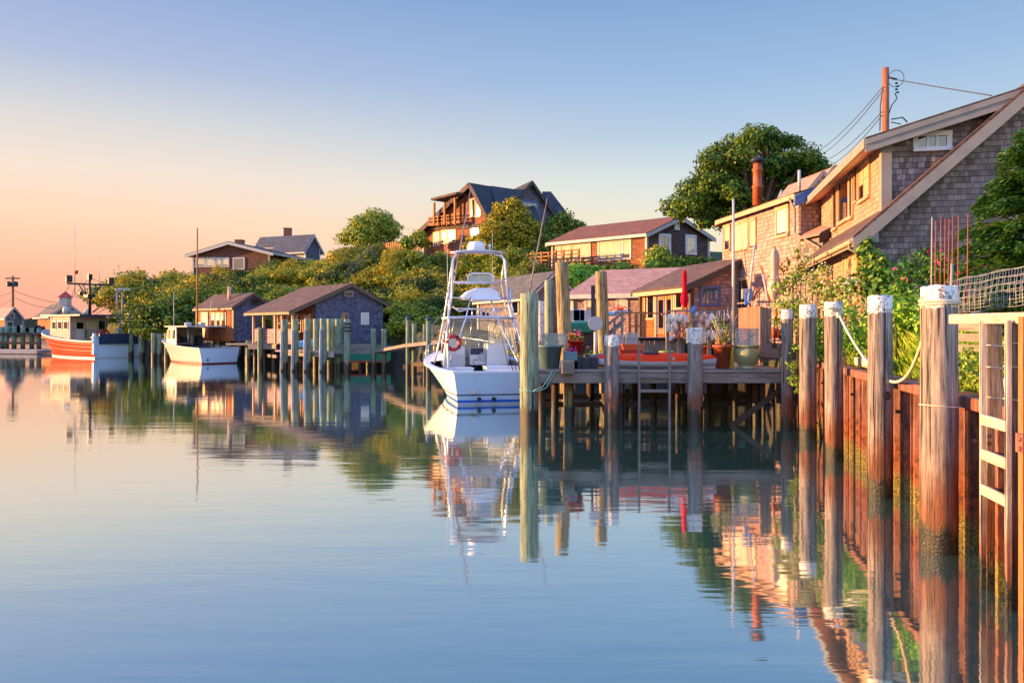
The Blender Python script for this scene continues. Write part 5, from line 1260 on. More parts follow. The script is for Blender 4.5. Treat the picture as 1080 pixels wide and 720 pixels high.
def knot():
    p2_ = [o for o in bpy.data.objects if str(o.get('label', '')).startswith('second white-topped')][0]; c = p2_.location + V((0.02, -.172, zat(417, 11.65))); m = MB()
    m.torus(tuple(c), .035, .012, ax=(0, 1, 0), n=14, m=6); m.ball(tuple(c + V((0, .012, 0))), .016); m.torus(tuple(c), .058, .006, ax=(0, 1, 0), n=14, m=5); m.build('knot', M['darkwood'], p2_)
knot()
piling('white-topped piling with the rope knotted over its chipped top, third along the wall', 880.5, 15.1, 319, .33, 'pil_cap', G1, lean=(-.03, 0))
piling('white-topped piling with green shrub on both sides, fourth along the wall', 852, 18.1, 322, .37, 'pil_cap', G1)
piling('thin brown piling at the right end of the dock beam, half behind leaves', 830, 19.6, 327, .27, 'pil_cap', G1)
m = MB(); m.torus(tuple(at(991, 318, 8.97)), .205, .016, ax=(.03, 0, 1)); m.torus(tuple(at(991, 320.5, 8.97)), .203, .014, ax=(-.03, .02, 1)); tag(m.build('rope_wrap', M['rope']), 'white rope wound round the top of the nearest piling', 'rope')
m = MB(); m.torus(tuple(at(990, 428, 8.97)), .2, .006, ax=(.08, .05, 1)); tag(m.build('wire_band', M['rope']), 'thin orange cord tied round the middle of the nearest piling', 'cord')
def hangrope():
    a = at(885, 332, 14.95); c = at(973, 359, 9.1); b = V((5.72, 12.02, 0))
    pts = []
    for i in range(25):
        f = i / 24; p = a.lerp(c, f); p.z += -1.0 * (1 - (2 * f - 1) ** 2) * .82; p.x += .22 * math.sin(math.pi * f); pts.append(p)
    m = MB(); m.path(pts, .021, 8); m.ball(a + V((-.02, -.0, .0)), .05, sc=(1, 1, 1.4)); m.path([a, a + V((-.03, -.03, .12)), a + V((-.16, -.05, .13)), a + V((-.3, 0, .1))], .025, 8)
    tag(m.build('mooring_rope', M['rope']), 'white rope sagging from the knotted piling to the thickest piling', 'rope')
hangrope()

# dock pilings
GD = 'pilings of the main dock'
piling('thick green corner piling of the main dock beside the sportfishing boat', 558.5, 20.1, 310, .46, 'pil_green', GD, n=24)
piling('grey white-topped piling in front of the kayak nose, left of the dock ladder', 645, 19.85, 354, .36, 'pil_dock', GD)
piling('grey white-topped piling right of the dock ladder, in front of the kayak', 733, 19.85, 346, .37, 'pil_dock2', GD)
piling('tall leaning tan piling with sunlit left side, behind the teal tub', 601, 25.3, 277, .43, 'pil_tan', GD, lean=(-.26, 0))
piling('tall tan piling with sunlit left side, behind the round white paddle', 641, 25.0, 287, .37, 'pil_tan', GD, lean=(-.22, 0))
piling('short grey-green piling behind the tall leaning tan pilings', 579, 27.5, 296, .30, 'pil_green', GD)
piling('dark grey piling standing between the grey shed and the green corner piling', 570, 26.5, 318, .28, 'pil_dock', GD)

def box_deck(name, label, poly, z, thick, mat, parent=None, cat='dock'): pass
def main_dock():
    root = empty('main_dock', 'grey plank dock with potted plants and a red kayak on it', 'dock', (.7, 20.3, 0))
    x0, x1, y0, y1, zt = .62, 7.15, 20.15, 25.6, 1.44
    d = MB(); n = int((y1 - y0) / .15)
    for i in range(n): yy = y0 + .075 + i * .15; d.box(((x0 + x1) / 2, yy, zt - .02), (x1 - x0, .138, .045))
    d.build('decking', M['greywood'], root)
    b = MB(); b.box(((x0 + x1) / 2, y0 - .04, zt - .19), (x1 - x0 + .06, .09, .27)); b.box(((x0 + x1) / 2, y0 - .03, zt - .035), (x1 - x0 + .1, .16, .04)); b.build('front_beam', M['greywood'], root, bevel=.008)
    j = MB()
    for x in np.arange(x0 + .2, x1, .62): j.box((x, (y0 + y1) / 2, zt - .14), (.07, y1 - y0 - .1, .18))
    for yy in (21.6, 23.4, 25.2): j.box(((x0 + x1) / 2, yy, zt - .32), (x1 - x0, .15, .17))
    j.build('joists', M['darkwood'], root)
    cb = MB(); cb.beam((.9, 21.7, .42), (7.0, 21.7, .46), .07, .14); cb.beam((.9, 23.6, .48), (7, 23.6, .48), .07, .16); cb.beam((5.6, 20.35, .0), (7.1, 20.35, 1.1), .08, .14)
    cb.build('cross_brace', M['darkwood'], root)
    rg = random.Random(8); first = None
    for (px, Y, dd, mt) in ((572, 20.6, .2, 'pil_dark'), (584, 21.6, .2, 'pil_dark'), (601, 20.7, .27, 'pil_tan'), (622, 23.6, .22, 'pil_dark'), (640, 21.7, .22, 'pil_dark'), (655, 20.7, .2, 'pil_dark'), (668, 23.6, .2, 'pil_dark'), (690, 21.7, .16, 'pil_dark'),
                            (714, 20.9, .1, 'pil_dark'), (722, 23.6, .2, 'pil_dark'), (746, 21.7, .22, 'pil_dark'), (764, 23.6, .22, 'pil_dark'), (776, 20.9, .12, 'pil_dark'), (790, 21.4, .24, 'pil_dark'), (799, 21.0, .22, 'pil_dark'), (806, 20.6, .1, 'pil_dark'), (817, 20.5, .1, 'pil_dark'), (824, 22.4, .25, 'pil_dark')):
        q = P2(px, Y); m = MB(); m.path([(q.x, q.y, -1.4), (q.x + rg.uniform(-.05, .05), q.y, zt - .25)], dd / 2, 12)
        m.build('support_piling', M[mt], root)
    # end block of a beam sticking out at the left
    e_ = MB(); e_.box(tuple(at(598.5, 387, 19.95)), (.32, .5, .33)); e_.build('beam_end', M['stone'], root, bevel=.02)
    cl = MB()
    for px in (637, 654, 725.5, 742): q = at(px, 409, 19.95); cl.box(tuple(q), (.12, .14, .26))
    cl.build('cleat_block', M['darkwood'], root)
    return root
main_dock()
def dock_ladder():
    root = empty('dock_ladder', 'grey wooden ladder fixed to the front of the dock between two white-topped pilings', 'ladder', (3.2, 19.85, 0)); Y = 19.95
    for px in (674, 706): q = P2(px, Y); m = MB(); m.beam((q.x, q.y, -1.2), (q.x, q.y, zat(363 if px < 700 else 362, Y)), .09, .05); m.build('rail', M['greywood_v'], root)
    for py in (396.5, 412): m = MB(); m.beam(at(675, py, Y), at(705, py, Y), .05, .07); m.build('rung', M['greywood'], root)
dock_ladder()
def mooring_line():
    m = MB(); c = at(558.5, 411, 20.1); m.torus(tuple(c), .245, .017, ax=(.05, -.1, 1)); m.path([at(583, 391, 20.05), at(578, 400, 20.02), at(572, 408, 19.95), at(563, 412, 19.82)], .02, 8); m.path([at(588, 389, 20.1), at(582, 398, 20.05), at(576, 409, 19.98), at(566, 413, 19.85)], .016, 8)
    tag(m.build('mooring_line', M['rope_green']), 'pale green rope tied round the green corner piling of the dock', 'rope')
mooring_line()

# ---------------- ladder and timber frame, bottom right ----------------
def near_ladder():
    E = V((.2055, .9787, 0)); n = V((-.9787, .2055, 0))
    root = empty('harbour_ladder', 'pale wooden ladder with salmon rungs on the rusty wall at the right edge', 'ladder', tuple(P2(1037, 7.6)))
    pa, pb = P2(1036.5, 7.62), P2(1063.5, 7.05); Z = lambda p, z: V((p.x, p.y, z))
    for p in (pa, pb): m = MB(); m.beam(Z(p, -.9), Z(p, 2.57), .05, .045, n); m.build('rail', M['pil_rail'], root, bevel=.004)
    za = [zat(py, 7.62) for py in (441, 478, 515)] + [.55, .2]
    za = [1.63, 1.30, .965]
    for z in za: m = MB(); m.beam(Z(pa, z) + n * .01, Z(pb, z) + n * .01, .035, .10); m.build('rung', M['palewood'], root, bevel=.004)
    r2 = empty('timber_rail_frame', 'weathered timber posts and top rail standing behind the ladder at the right edge', 'fence', tuple(P2(1047, 7.55)))
    for (px, Y, w_, mt) in ((1046.5, 7.72, .115, 'palewood_v'), (1072, 7.12, .12, 'palewood_v')):
        q = P2(px, Y); m = MB(); m.beam(Z(q, -1), Z(q, 2.56), w_, .14, n); m.build('post', M['pil_rail2'], r2, bevel=.006)
    a, b_ = at(1004, 336.5, 8.35), at(1093, 335, 6.75)
    m = MB(); m.beam(a, b_, .07, .10); m.build('top_rail', M['palewood'], r2, bevel=.006)
    m = MB(); m.beam(at(1047, 343, 7.75), at(1057, 428, 7.75), .06, .05, n); m.build('leaning_slat', M['palewood_v'], r2, bevel=.004)
    q = P2(1082, 6.9); m = MB(); m.beam(Z(q, -.8), Z(q, 2.6), .09, .09, n); m.build('orange_post', M['cedar_v'], r2, bevel=.005)
    for (z, ) in ((2.33,), (2.12,), (1.83,)):
        for (px, Y) in ((1046.5, 7.72), (1072, 7.12)):
            q = P2(px, Y); m = MB(); m.torus(tuple(Z(q, z + (.03 if px > 1050 else 0))), .10, .006, ax=(.1, 0, 1), n=16, m=6); m.build('tie_wire', M['rope'], r2)
    q = P2(1077, 6.78); br = MB(); br.box(tuple(Z(q, 1.52)), (.16, .03, .16), rz=math.atan2(.2055, -.9787) + R(90)); bo = br.build('steel_bracket', M['rust'], r2)
    bt = MB()
    for dz in (-.04, .04): bt.ball(tuple(Z(q, 1.52 + dz) + n * .02 - E * .03), .022)
    bt.build('bolt', M['rust'], bo)
    bl = MB()
    for z in (1.47, 1.4, .35, .2): bl.ball(tuple(Z(P2(1046, 7.6), z) + n * .02), .02)
    bl.build('bolt_head', M['rust'], r2)
    # darker uprights and stub planks lower down
    for (px, Y, w_, z1) in ((1056, 7.45, .07, 1.6), (1068, 7.25, .06, 1.5)):
        q = P2(px, Y); m = MB(); m.beam(Z(q, -1), Z(q, z1), w_, .08, n); m.build('lower_plank', M['rust'], r2)
near_ladder()
def wire_mesh():
    root = MB(); O = at(1006, 331, 9.6); u = (at(1100, 318, 8.2) - O); vv = V((.12, .15, .42)); 
    nu, nv = 15, 5
    for i in range(nu + 1): p = O + u * (i / nu); root.path([p, p + vv * .5 + V((0, .03, 0)), p + vv], .0045, 5)
    for j in range(nv + 1):
        root.path([O + u * (i / nu) + vv * (j / nv) + V((0, 0, .012 * math.sin(i))) for i in range(nu + 1)], .0045, 5)
    O2 = O + V((.05, .35, .02))
    for i in range(nu + 1): p = O2 + u * (i / nu); root.path([p, p + vv * .92], .004, 5)
    for j in range(nv + 1): root.path([O2 + u * (i / nu) + vv * (j / nv * .92) for i in (0, 5, 10, 15)], .004, 5)
    tag(root.build('wire_mesh_panel', M['wire']), 'bent galvanised wire mesh panel lying behind the top rail at the right edge', 'wire mesh')
wire_mesh()
m = MB(); q = at(1010, 368, 11.5)
for k, (y0, y1) in enumerate(((339, 349), (350, 360), (362, 371))):
    m.beam(at(1000, (y0 + y1) / 2, 10.6), at(1052, (y0 + y1) / 2 + 2, 9.6), .05, .10)
tag(m.build('stacked_planks', M['greywood']), 'grey weathered boards lying in the grass behind the ladder frame', 'planks')

# ---------------- things on the dock ----------------
DK = 1.445
def pot(name, label, px, Y, r_top, r_bot, h, mat, z=DK, rim=.05, cat='plant pot', soil=True, n=24, group=None):
    q = P2(px, Y); m = MB()
    m.lathe((q.x, q.y, z), [(r_bot, 0), (r_bot + (r_top - r_bot) * .8, h - rim), (r_top * 1.06, h - rim), (r_top * 1.08, h), (r_top * .96, h), (r_top * .93, h - .05)], n)
    root = empty(name, label, cat, (q.x, q.y, z), group)
    m.build('pot_body', M[mat], root)
    if soil: s = MB(); s.lathe((q.x, q.y, z + h - .06), [(r_top * .94, 0), (.01, .02)], n); s.build('soil', M['soil'], root)
    return root, V((q.x, q.y, z + h))
def sprig(parent, name, c, r, hgt, n, mat, seed, size=.03, flat=.8):
    rg = np.random.default_rng(seed); lb = [(c.x + r * .6 * math.cos(i * 2.1), c.y + r * .5 * math.sin(i * 2.1), c.z + hgt * (.35 + .2 * (i % 3)), r * .55, flat) for i in range(n)]
    return leaf_obj(name, rg, lb, 260, size, M[mat], parent=parent, fill=.5)
def glassbox(label, px0, px1, py0, py1, Y, dy=.3, z0=None):
    a, b_ = at(px0, py1, Y), at(px1, py0, Y); z0 = a.z if z0 is None else z0
    m = MB(); t = .01
    cx = (a.x + b_.x) / 2; w_ = b_.x - a.x; hh = b_.z - z0; zc = z0 + hh / 2
    for s in (1, -1): m.box((cx, Y + .15 + s * dy / 2, zc), (w_, t, hh)); m.box((cx + s * (w_ / 2 - t), Y + .15, zc), (t, dy - .02, hh))
    o = tag(m.build('clear_box', M['clear']), label, 'plastic box')
    f = MB(); f.box((cx, Y + .15, z0 + hh), (w_ + .02, dy + .02, .012)); f.build('rim', M['trim_white'], o)
    return o
def dockstuff():
    # teal tub
    r, c = pot('planter_tub', 'large teal plastic tub at the left end of the dock', 580, 20.75, .335, .235, .62, 'teal_pot', rim=.06)
    sprig(r, 'plant', c, .22, .25, 4, 'lf_shrub', 11)
    glassbox('clear plastic box standing on the teal tub', 571, 597, 352, 366, 20.6, .45, z0=DK + .63)
    m = MB(); m.box(tuple(at(602, 375.5, 20.6)), (.33, .32, .24)); o = tag(m.build('stone_trough', M['teal_pot'], bevel=.02), 'small grey planter box with pink flowers on top of the crate', 'planter')
    rg = np.random.default_rng(2); leaf_obj('flowers', rg, [tuple(at(602, 369.5, 20.6)) + (.16, .5)], 300, .03, M['fl_pink'], parent=o, kind='stuff')
    m = MB(); m.box(tuple(at(615, 383.2, 20.8)), (.72, .5, .34)); 
    for k in range(3): q = at(605 + k * 9, 383, 20.53); m.box(tuple(q), (.03, .03, .34))
    tag(m.build('crate', M['purplebox'], bevel=.01), 'dark purple crate under the bright red flower pot', 'crate')
    m = MB(); m.box(tuple(at(602, 384, 20.8)), (.34, .5, .3)); tag(m.build('block', M['stone'], bevel=.02), 'weathered block carrying the small planter beside the teal tub', 'block')
    r, c = pot('red_flower_pot', 'bright red pot of orange and yellow flowers on the dark crate', 607, 21.0, .22, .15, .36, 'red_pot', z=DK + .37, rim=.04)
    sprig(r, 'leaves', c, .22, .12, 4, 'lf_shrub', 12, .03, .6); rg = np.random.default_rng(3)
    leaf_obj('flowers', rg, [(c.x, c.y - .03, c.z + .10, .2, .5), (c.x - .1, c.y, c.z + .14, .12, .6)], 260, .03, M['fl_orange'], parent=r, kind='stuff'); leaf_obj('pink_flowers', rg, [(c.x + .05, c.y, c.z + .2, .15, .5)], 160, .03, M['fl_pink'], parent=r, kind='stuff')
    # black tray of seedlings with white paddle
    m = MB(); m.box(tuple(at(632, 378, 21.6)), (.85, .5, .22)); o = tag(m.build('plant_tray', M['black'], bevel=.01), 'black tray of lime seedlings left of the kayak nose', 'planter')
    q = at(632, 373, 21.6); leaf_obj('seedlings', np.random.default_rng(4), [(q.x - .2, q.y, q.z, .14, .6), (q.x + .15, q.y, q.z, .16, .6), (q.x + .35, q.y, q.z, .1, .6)], 260, .03, M['lf_bright'], parent=o, kind='stuff')
    root = empty('round_paddle', 'round grey-white paddle on a pale pole between the tall tan pilings', 'paddle', tuple(at(628, 385, 22)))
    m = MB(); c = at(628, 341, 22); m.path([c + V((0, -.02, 0)), c + V((0, .03, 0))], .20, 24, smooth=False); m.build('disc', M['trim_white'], root)
    m = MB(); m.tube(at(628, 387, 22) , at(628, 350, 22), .05); m.build('pole', M['trim_white'], root)
    # kayaks
    def kayak(label, px0, px1, pymid, Y, hgt, top, bot, wid=.62, tilt=0.0):
        root = empty('kayak', label, 'kayak', tuple(at((px0 + px1) / 2, 389.5, Y)))
        a, b_ = P2(px0, Y), P2(px1, Y); L = b_.x - a.x; zb = DK + .02
        def sect(mb, f0, f1, zf0, zf1):
            N = 22; K = 8; vs = []; fs = []
            for i in range(N + 1):
                f = i / N; w_ = wid / 2 * (math.sin(math.pi * min(1, max(0, f))) ** .55 if 0 < f < 1 else 0.02) + .01
                lift = .22 * abs(2 * f - 1) ** 2.6 * hgt; top_ = hgt * (.50 + .5 * math.sin(math.pi * f) ** .5)
                for k in range(K + 1):
                    aa = math.pi * (f0 + (f1 - f0) * k / K)
                    y = math.cos(aa) * w_; z = math.sin(aa)
                    zz = zb + lift + (hgt * .45 * (1 + z) if zf0 == 'b' else hgt * .45) + (0 if zf0 == 'b' else z * (top_ - .45 * hgt))
                    vs.append((a.x + L * f, Y + y + .15, zz))
            for i in range(N):
                for k in range(K): q = i * (K + 1) + k; fs.append((q, q + 1, q + K + 2, q + K + 1))
            mb.add(vs, fs, True)
        m1 = MB(); sect(m1, 0, -1, 'b', 0); m1.build('hull', M[bot], root)
        m2 = MB(); sect(m2, 0, 1, 't', 0); m2.build('deck', M[top], root)
        return root, a, L, zb
    root, a, L, zb = kayak('long red and white kayak lying along the front of the dock', 629, 758, 381, 20.55, .40, 'kayak_red', 'kayak_white')
    m = MB()
    for f in (.30, .58, .73): m.ball((a.x + L * f, 20.42, zb + .26), .018)
    m.build('deck_fitting', M['black'], root)
    m = MB(); m.prism([V((a.x + L * .61, 20.386, zb + .22)), V((a.x + L * .63, 20.386, zb + .22)), V((a.x + L * .635, 20.396, zb + .29)), V((a.x + L * .61, 20.396, zb + .28))], V((0, .01, 0))); m.build('white_mark', M['trim_white'], root)
    m = MB(); m.torus((a.x + L * .45, 20.7, zb + .385), .22, .02); m.build('cockpit_rim', M['black'], root)
    kayak('dark blue kayak nose behind the red kayak', 622, 655, 381, 21.15, .36, 'navy', 'navy')
    # stacked red-orange window boxes
    for (lab, p0, p1, q0, q1, mt) in (('orange trough planter, upper one of the stack behind the kayak', 655, 679, 362.5, 369, 'orange_pot'), ('red trough planter, lower one of the stack behind the kayak', 652.5, 677, 368.5, 377, 'red_pot')):
        A_, B_ = at(p0, q1, 21.7), at(p1, q0, 21.7); w_ = (B_.x - A_.x) / 2; hh = B_.z - A_.z; cx = (A_.x + B_.x) / 2; m = MB()
        m.add([(cx + sx * w_ * s, 21.7 + sy * .17 * s, A_.z + z) for z, s in ((0, .84), (hh * .75, .93), (hh * .75, 1.0), (hh, 1.0)) for sx, sy in ((-1, -1), (1, -1), (1, 1), (-1, 1))], [(4 * i + k, 4 * i + (k + 1) % 4, 4 * i + 4 + (k + 1) % 4, 4 * i + 4 + k) for i in range(3) for k in range(4)] + [(12, 13, 14, 15), (3, 2, 1, 0)])
        tag(m.build('trough_planter', M[mt]), lab, 'planter', 'stacked trough planters')
    m = MB(); m.box(tuple(at(664, 383, 21.75)), (.66, .3, .33)); tag(m.build('trestle_box', M['darkwood'], bevel=.01), 'dark low box carrying the stacked trough planters', 'box')
    glassbox('clear plastic box on the orange trough planter', 660, 673, 351, 362.5, 21.6, .3); glassbox('small clear plastic box left of the trough planters, behind the piling top', 649, 658, 353, 364, 21.7, .25)
    m = MB(); m.tube(at(653, 390, 21.85), at(653, 364, 21.85), .05); tag(m.build('short_stake', M['greywood_v']), 'short grey stake holding the small clear box', 'stake')
    m = MB(); c = at(663, 377, 21.0); m.ball(tuple(c), .2, sc=(1, .6, .28)); tag(m.build('folded_cloth', M['tarp_blue']), 'crumpled blue and white cloth lying behind the kayak', 'cloth')
    r, c = pot('lime_flower_pot', 'lime green pot with dark rim behind the kayak', 703, 22.2, .2, .15, .34, 'lime_pot', z=DK + .08, rim=.04); sprig(r, 'plant', c, .12, .05, 2, 'lf_shrub', 21, .02)
    m = MB(); m.box(tuple(at(703, 384.5, 22.2)), (.5, .3, .18)); tag(m.build('low_stand', M['darkwood']), 'low dark stand under the lime green pot', 'stand')
    m = MB(); m.box(tuple(at(686, 377.5, 22.2)), (.55, .3, .2)); m.box(tuple(at(686, 383, 22.2)), (.5, .28, .1)); tag(m.build('dark_trough', M['darkwood'], bevel=.01), 'dark brown trough between the red planters and the lime pot', 'planter')
    r, c = pot('small_orange_pot', 'small orange pot of seedlings behind the right-hand dock piling', 739, 22.6, .2, .15, .3, 'orange_pot', z=DK + .25, rim=.04); sprig(r, 'plant', c, .16, .08, 3, 'lf_bright', 22, .02)
    m = MB(); m.box(tuple(at(737, 381, 22.6)), (.75, .35, .27)); tag(m.build('slatted_stand', M['greywood'], bevel=.01), 'grey wooden stand carrying the small orange pot', 'stand')
    glassbox('pinkish clear box above the small orange pot', 726, 745, 347, 362, 22.7, .3)
    # terracotta pot and urn
    r, c = pot('terracotta_pot', 'tall terracotta pot of dried plants left of the green urn', 762, 20.75, .245, .17, .62, 'terra', rim=.07)
    rg = np.random.default_rng(31); st = MB(); rr = random.Random(5)
    for k in range(26): aa = rr.uniform(0, 6.28); l = rr.uniform(.3, .95); st.path([c + V((.1 * math.cos(aa), .1 * math.sin(aa), -.03)), c + V((.22 * math.cos(aa), .15 * math.sin(aa), l * .6)), c + V((.38 * math.cos(aa) * rr.uniform(.4, 1.1), .2 * math.sin(aa), l))], .008, 4)
    st.build('dry_stems', M['palewood_v'], r)
    leaf_obj('leaves', rg, [(c.x + .05, c.y, c.z + .15, .2, .8), (c.x - .08, c.y, c.z + .55, .2, .9), (c.x + .1, c.y, c.z + .4, .15, 1)], 170, .04, M['lf_bright'], parent=r, fill=.6)
    leaf_obj('flowers', rg, [(c.x - .05, c.y - .05, c.z + .08, .16, .5)], 200, .03, M['fl_orange'], parent=r, kind='stuff'); leaf_obj('purple_leaves', rg, [(c.x + .12, c.y, c.z + .6, .14, 1.3)], 160, .04, paint('leaf_purple', '5a2440', .7), parent=r, fill=.6)
    q = P2(787.5, 20.75); root = empty('green_urn', 'round glazed olive-green ceramic urn near the right end of the dock', 'urn', (q.x, q.y, DK))
    m = MB(); m.lathe((q.x, q.y, DK), [(.24, 0), (.25, .035), (.215, .06), (.21, .09), (.23, .11), (.32, .24), (.35, .38), (.335, .5), (.31, .56), (.36, .585), (.37, .61), (.33, .62), (.30, .56)], 32); m.build('urn_body', M['urn'], root)
    s = MB(); s.lathe((q.x, q.y, DK + .55), [(.31, 0), (.01, .02)], 20); s.build('soil', M['soil'], root)
    glassbox('clear box with papery wrapping standing on the green urn', 776, 800.5, 346.5, 365, 20.6, .32, z0=DK + .61)
    m = MB(); rr = random.Random(2)
    for k in range(9): a = at(778 + k * 2.4, 364, 20.75); b_ = at(777 + rr.uniform(0, 22), rr.uniform(347, 352), 20.8); m.path([a, b_], .012, 5)
    tag(m.build('pale_twigs', M['rope']), 'pale twigs standing inside the clear box on the urn', 'twigs')
    m = MB(); m.prism([at(768, 389, 21.1), at(774, 389, 21.1), at(774.5, 367, 21.1), at(770, 367, 21.1)], V((0, .1, 0))); tag(m.build('green_board', M['lime_pot']), 'bright green strip standing between the terracotta pot and the urn', 'board')
dockstuff()

# raised platform, skirt, rails
def platform():
    root = empty('cabin_platform', 'raised wooden platform with board skirting in front of the cabin', 'platform', (4.5, 26.2, 0)); Y = 26.2
    a, b_ = P2(648, Y), P2(718, Y); zt = zat(356.5, Y)
    m = MB(); n = 24
    m.box(((a.x + b_.x) / 2 + 1.0, 28.2, zt - .04), (b_.x - a.x + 2.0, 4.2, .07)); m.box(((a.x + b_.x) / 2, Y - .03, zt - .02), (b_.x - a.x + .1, .14, .1)); m.build('decking', M['greywood'], root)
    s = MB(); x = a.x
    rr = random.Random(4)
    while x < b_.x: s.box((x + .08, Y, (zt - .1 + .35) / 2 + .1), (.15, .03, zt - .55 + rr.uniform(-.03, .03))); x += .165
    s.build('skirting', M['greywood_v'], root)
    p = MB()
    for px in (600, 622, 660, 690, 716, 750, 775): q = P2(px, 27); p.tube((q.x, q.y, -1), (q.x, q.y, 1.9), .1)
    p.build('support_piling', M['pil_dark'], root)
    # left railing in front of the pink house, with stair rails
    rl = MB(); Y2 = 27.5
    for px in (664, 671, 679): q = P2(px, Y2); rl.beam(V((q.x, q.y, zt - .05)), V((q.x, q.y, zat(329, Y2))), .1, .1)
    rl.beam(at(648, 330.5, Y2), at(680, 329.5, Y2), .07, .06); rl.beam(at(680, 330, Y2), at(708, 331, Y2), .05, .05); rl.beam(at(662, 344, Y2), at(680, 344, Y2), .04, .05)
    rl.build('railing', M['cedar'], root)
    st = MB()
    for (x0, y0, x1, y1) in ((640, 343, 655, 331), (640, 352, 659, 336), (633, 360, 657, 341)): st.beam(at(x0, y0, 26.6), at(x1, y1, 26.6), .06, .09)
    for px, py in ((656, 329), (648, 338)): st.beam(at(px, py, 26.6), at(px, 358, 26.6), .08, .08)
    st.build('stair_rail', M['greywood'], root)
    # right-hand side: a buoy-hung railing
    r2 = MB()
    for px in (704, 716, 731, 748, 763): q = P2(px, 25.3); r2.beam(V((q.x, q.y, 1.4)), V((q.x, q.y, zat(331, 25.3))), .1, .1)
    r2.beam(at(702, 328, 25.3), at(782, 327.5, 25.3), .12, .05); r2.beam(at(702, 341, 25.3), at(770, 341, 25.3), .05, .08); r2.build('buoy_rail', M['greywood'], root)
    r3 = MB(); r3.beam(at(709, 358, 24.8), at(743, 327, 24.8), .06, .06); r3.build('handrail', M['greywood'], root)
    wl = MB(); wl.beam(at(744, 345, 25.6), at(782, 345, 25.6), .04, 1.0); wl.build('side_boarding', M['greywood_v'], root)
platform()
def buoys():
    rr = random.Random(12); cols = ['buoy_white', 'buoy_white', 'buoy_orange', 'buoy_white', 'buoy_white', 'buoy_yellow', 'buoy_white', 'buoy_blue']
    kinds = {}
    def proto(mt):
        q = V((0, 0, 0)); root = empty('fishing_buoy', '', 'buoy', (0, 0, 0), 'fishing buoys hung on the dock rail')
        m = MB(); m.lathe(q, [(.03, -.19), (.075, -.15), (.10, -.02), (.10, .06), (.075, .15), (.03, .19)], 12); m.build('float', M[mt], root)
        s = MB(); s.tube((0, 0, -.32), (0, 0, .24), .014, n=6); s.build('spindle', M['greywood_v'], root)
        return root
    names = {'buoy_white': 'white', 'buoy_orange': 'orange', 'buoy_yellow': 'yellow', 'buoy_blue': 'blue'}
    spots = [(706, 336, 0), (709, 337, 0), (713, 335, 0), (705, 345, 0), (709, 349, 0), (712, 344, 0), (715, 353, 2), (708, 356, 3), (718, 335, 0), (722, 338, 4), (735, 333, 0), (739, 335, 0), (743, 332, 0), (738, 344, 3), (746, 341, 0), (750, 336, 4), (747, 352, 0), (752, 354, 0),
             (756, 345, 0), (760, 350, 6), (731, 327, 7), (768, 336, 0), (728, 345, 5), (733, 352, 2), (743, 349, 5), (765, 352, 2)]
    for i, (px, py, k) in enumerate(spots):
        mt = cols[k]
        Y = 25.1
        if mt not in kinds: o = kinds[mt] = proto(mt)
        else: o = copy_tree(kinds[mt])
        o['label'] = '%s fishing buoy hanging in the cluster on the dock rail under the red umbrella' % names[mt] if px < 725 else '%s fishing buoy hanging on the dock rail beside the terracotta pot plants' % names[mt]
        o.location = at(px, py, Y + (i % 3) * -.08); o.rotation_euler = (rr.uniform(-.3, .3), rr.uniform(-.5, .5), 0); s = rr.uniform(.6, .95); o.scale = (s, s, s)
buoys()
def umbrella(label, px, py0, py1, Y, rmax, mat, pole_to, lean=0.0, n=12, vent=True):
    root = empty('closed_umbrella', label, 'umbrella', tuple(at(px, pole_to, Y)))
    a = at(px, py0, Y); b_ = at(px, py1, Y); H_ = a.z - b_.z; m = MB(); prof = []
    vs = []; fs = []; K = 16; N = 20
    for i in range(K + 1):
        f = i / K; r = rmax * (.25 + .55 * f + .12 * math.sin(f * 9)) * (1.0 if f < .78 else 1.0 - (f - .78) * 2.6)
        if vent and f < .12: r = rmax * (.15 + 2.8 * f)
        for k in range(N):
            aa = 2 * math.pi * k / N; rr = r * (1 + .28 * math.sin(k * 2.5 + f * 2)); vs.append((a.x + rr * math.cos(aa) + lean * f, a.y + rr * math.sin(aa), a.z - H_ * f))
    for i in range(K):
        for k in range(N): k2 = (k + 1) % N; fs.append((i * N + k, (i + 1) * N + k, (i + 1) * N + k2, i * N + k2))
    m.add(vs, fs, True); m.build('canopy', M[mat], root)
    p = MB(); p.tube(a + V((0, 0, .08)), at(px, pole_to, Y) + V((lean, 0, 0)), .025); p.build('pole', M['greywood_v'], root)
    t_ = MB(); t_.torus((a.x + lean * .6, a.y, a.z - H_ * .62), rmax * .75, .015, n=16, m=6); t_.build('strap', M[mat], root)
umbrella('closed bright red umbrella standing in front of the blue-framed window', 722, 284, 324, 26.8, .15, 'cloth_red', 356)
umbrella('closed dusty pink umbrella against the tall shingled house', 817, 262, 315, 22.5, .23, 'cloth_pale', 372)
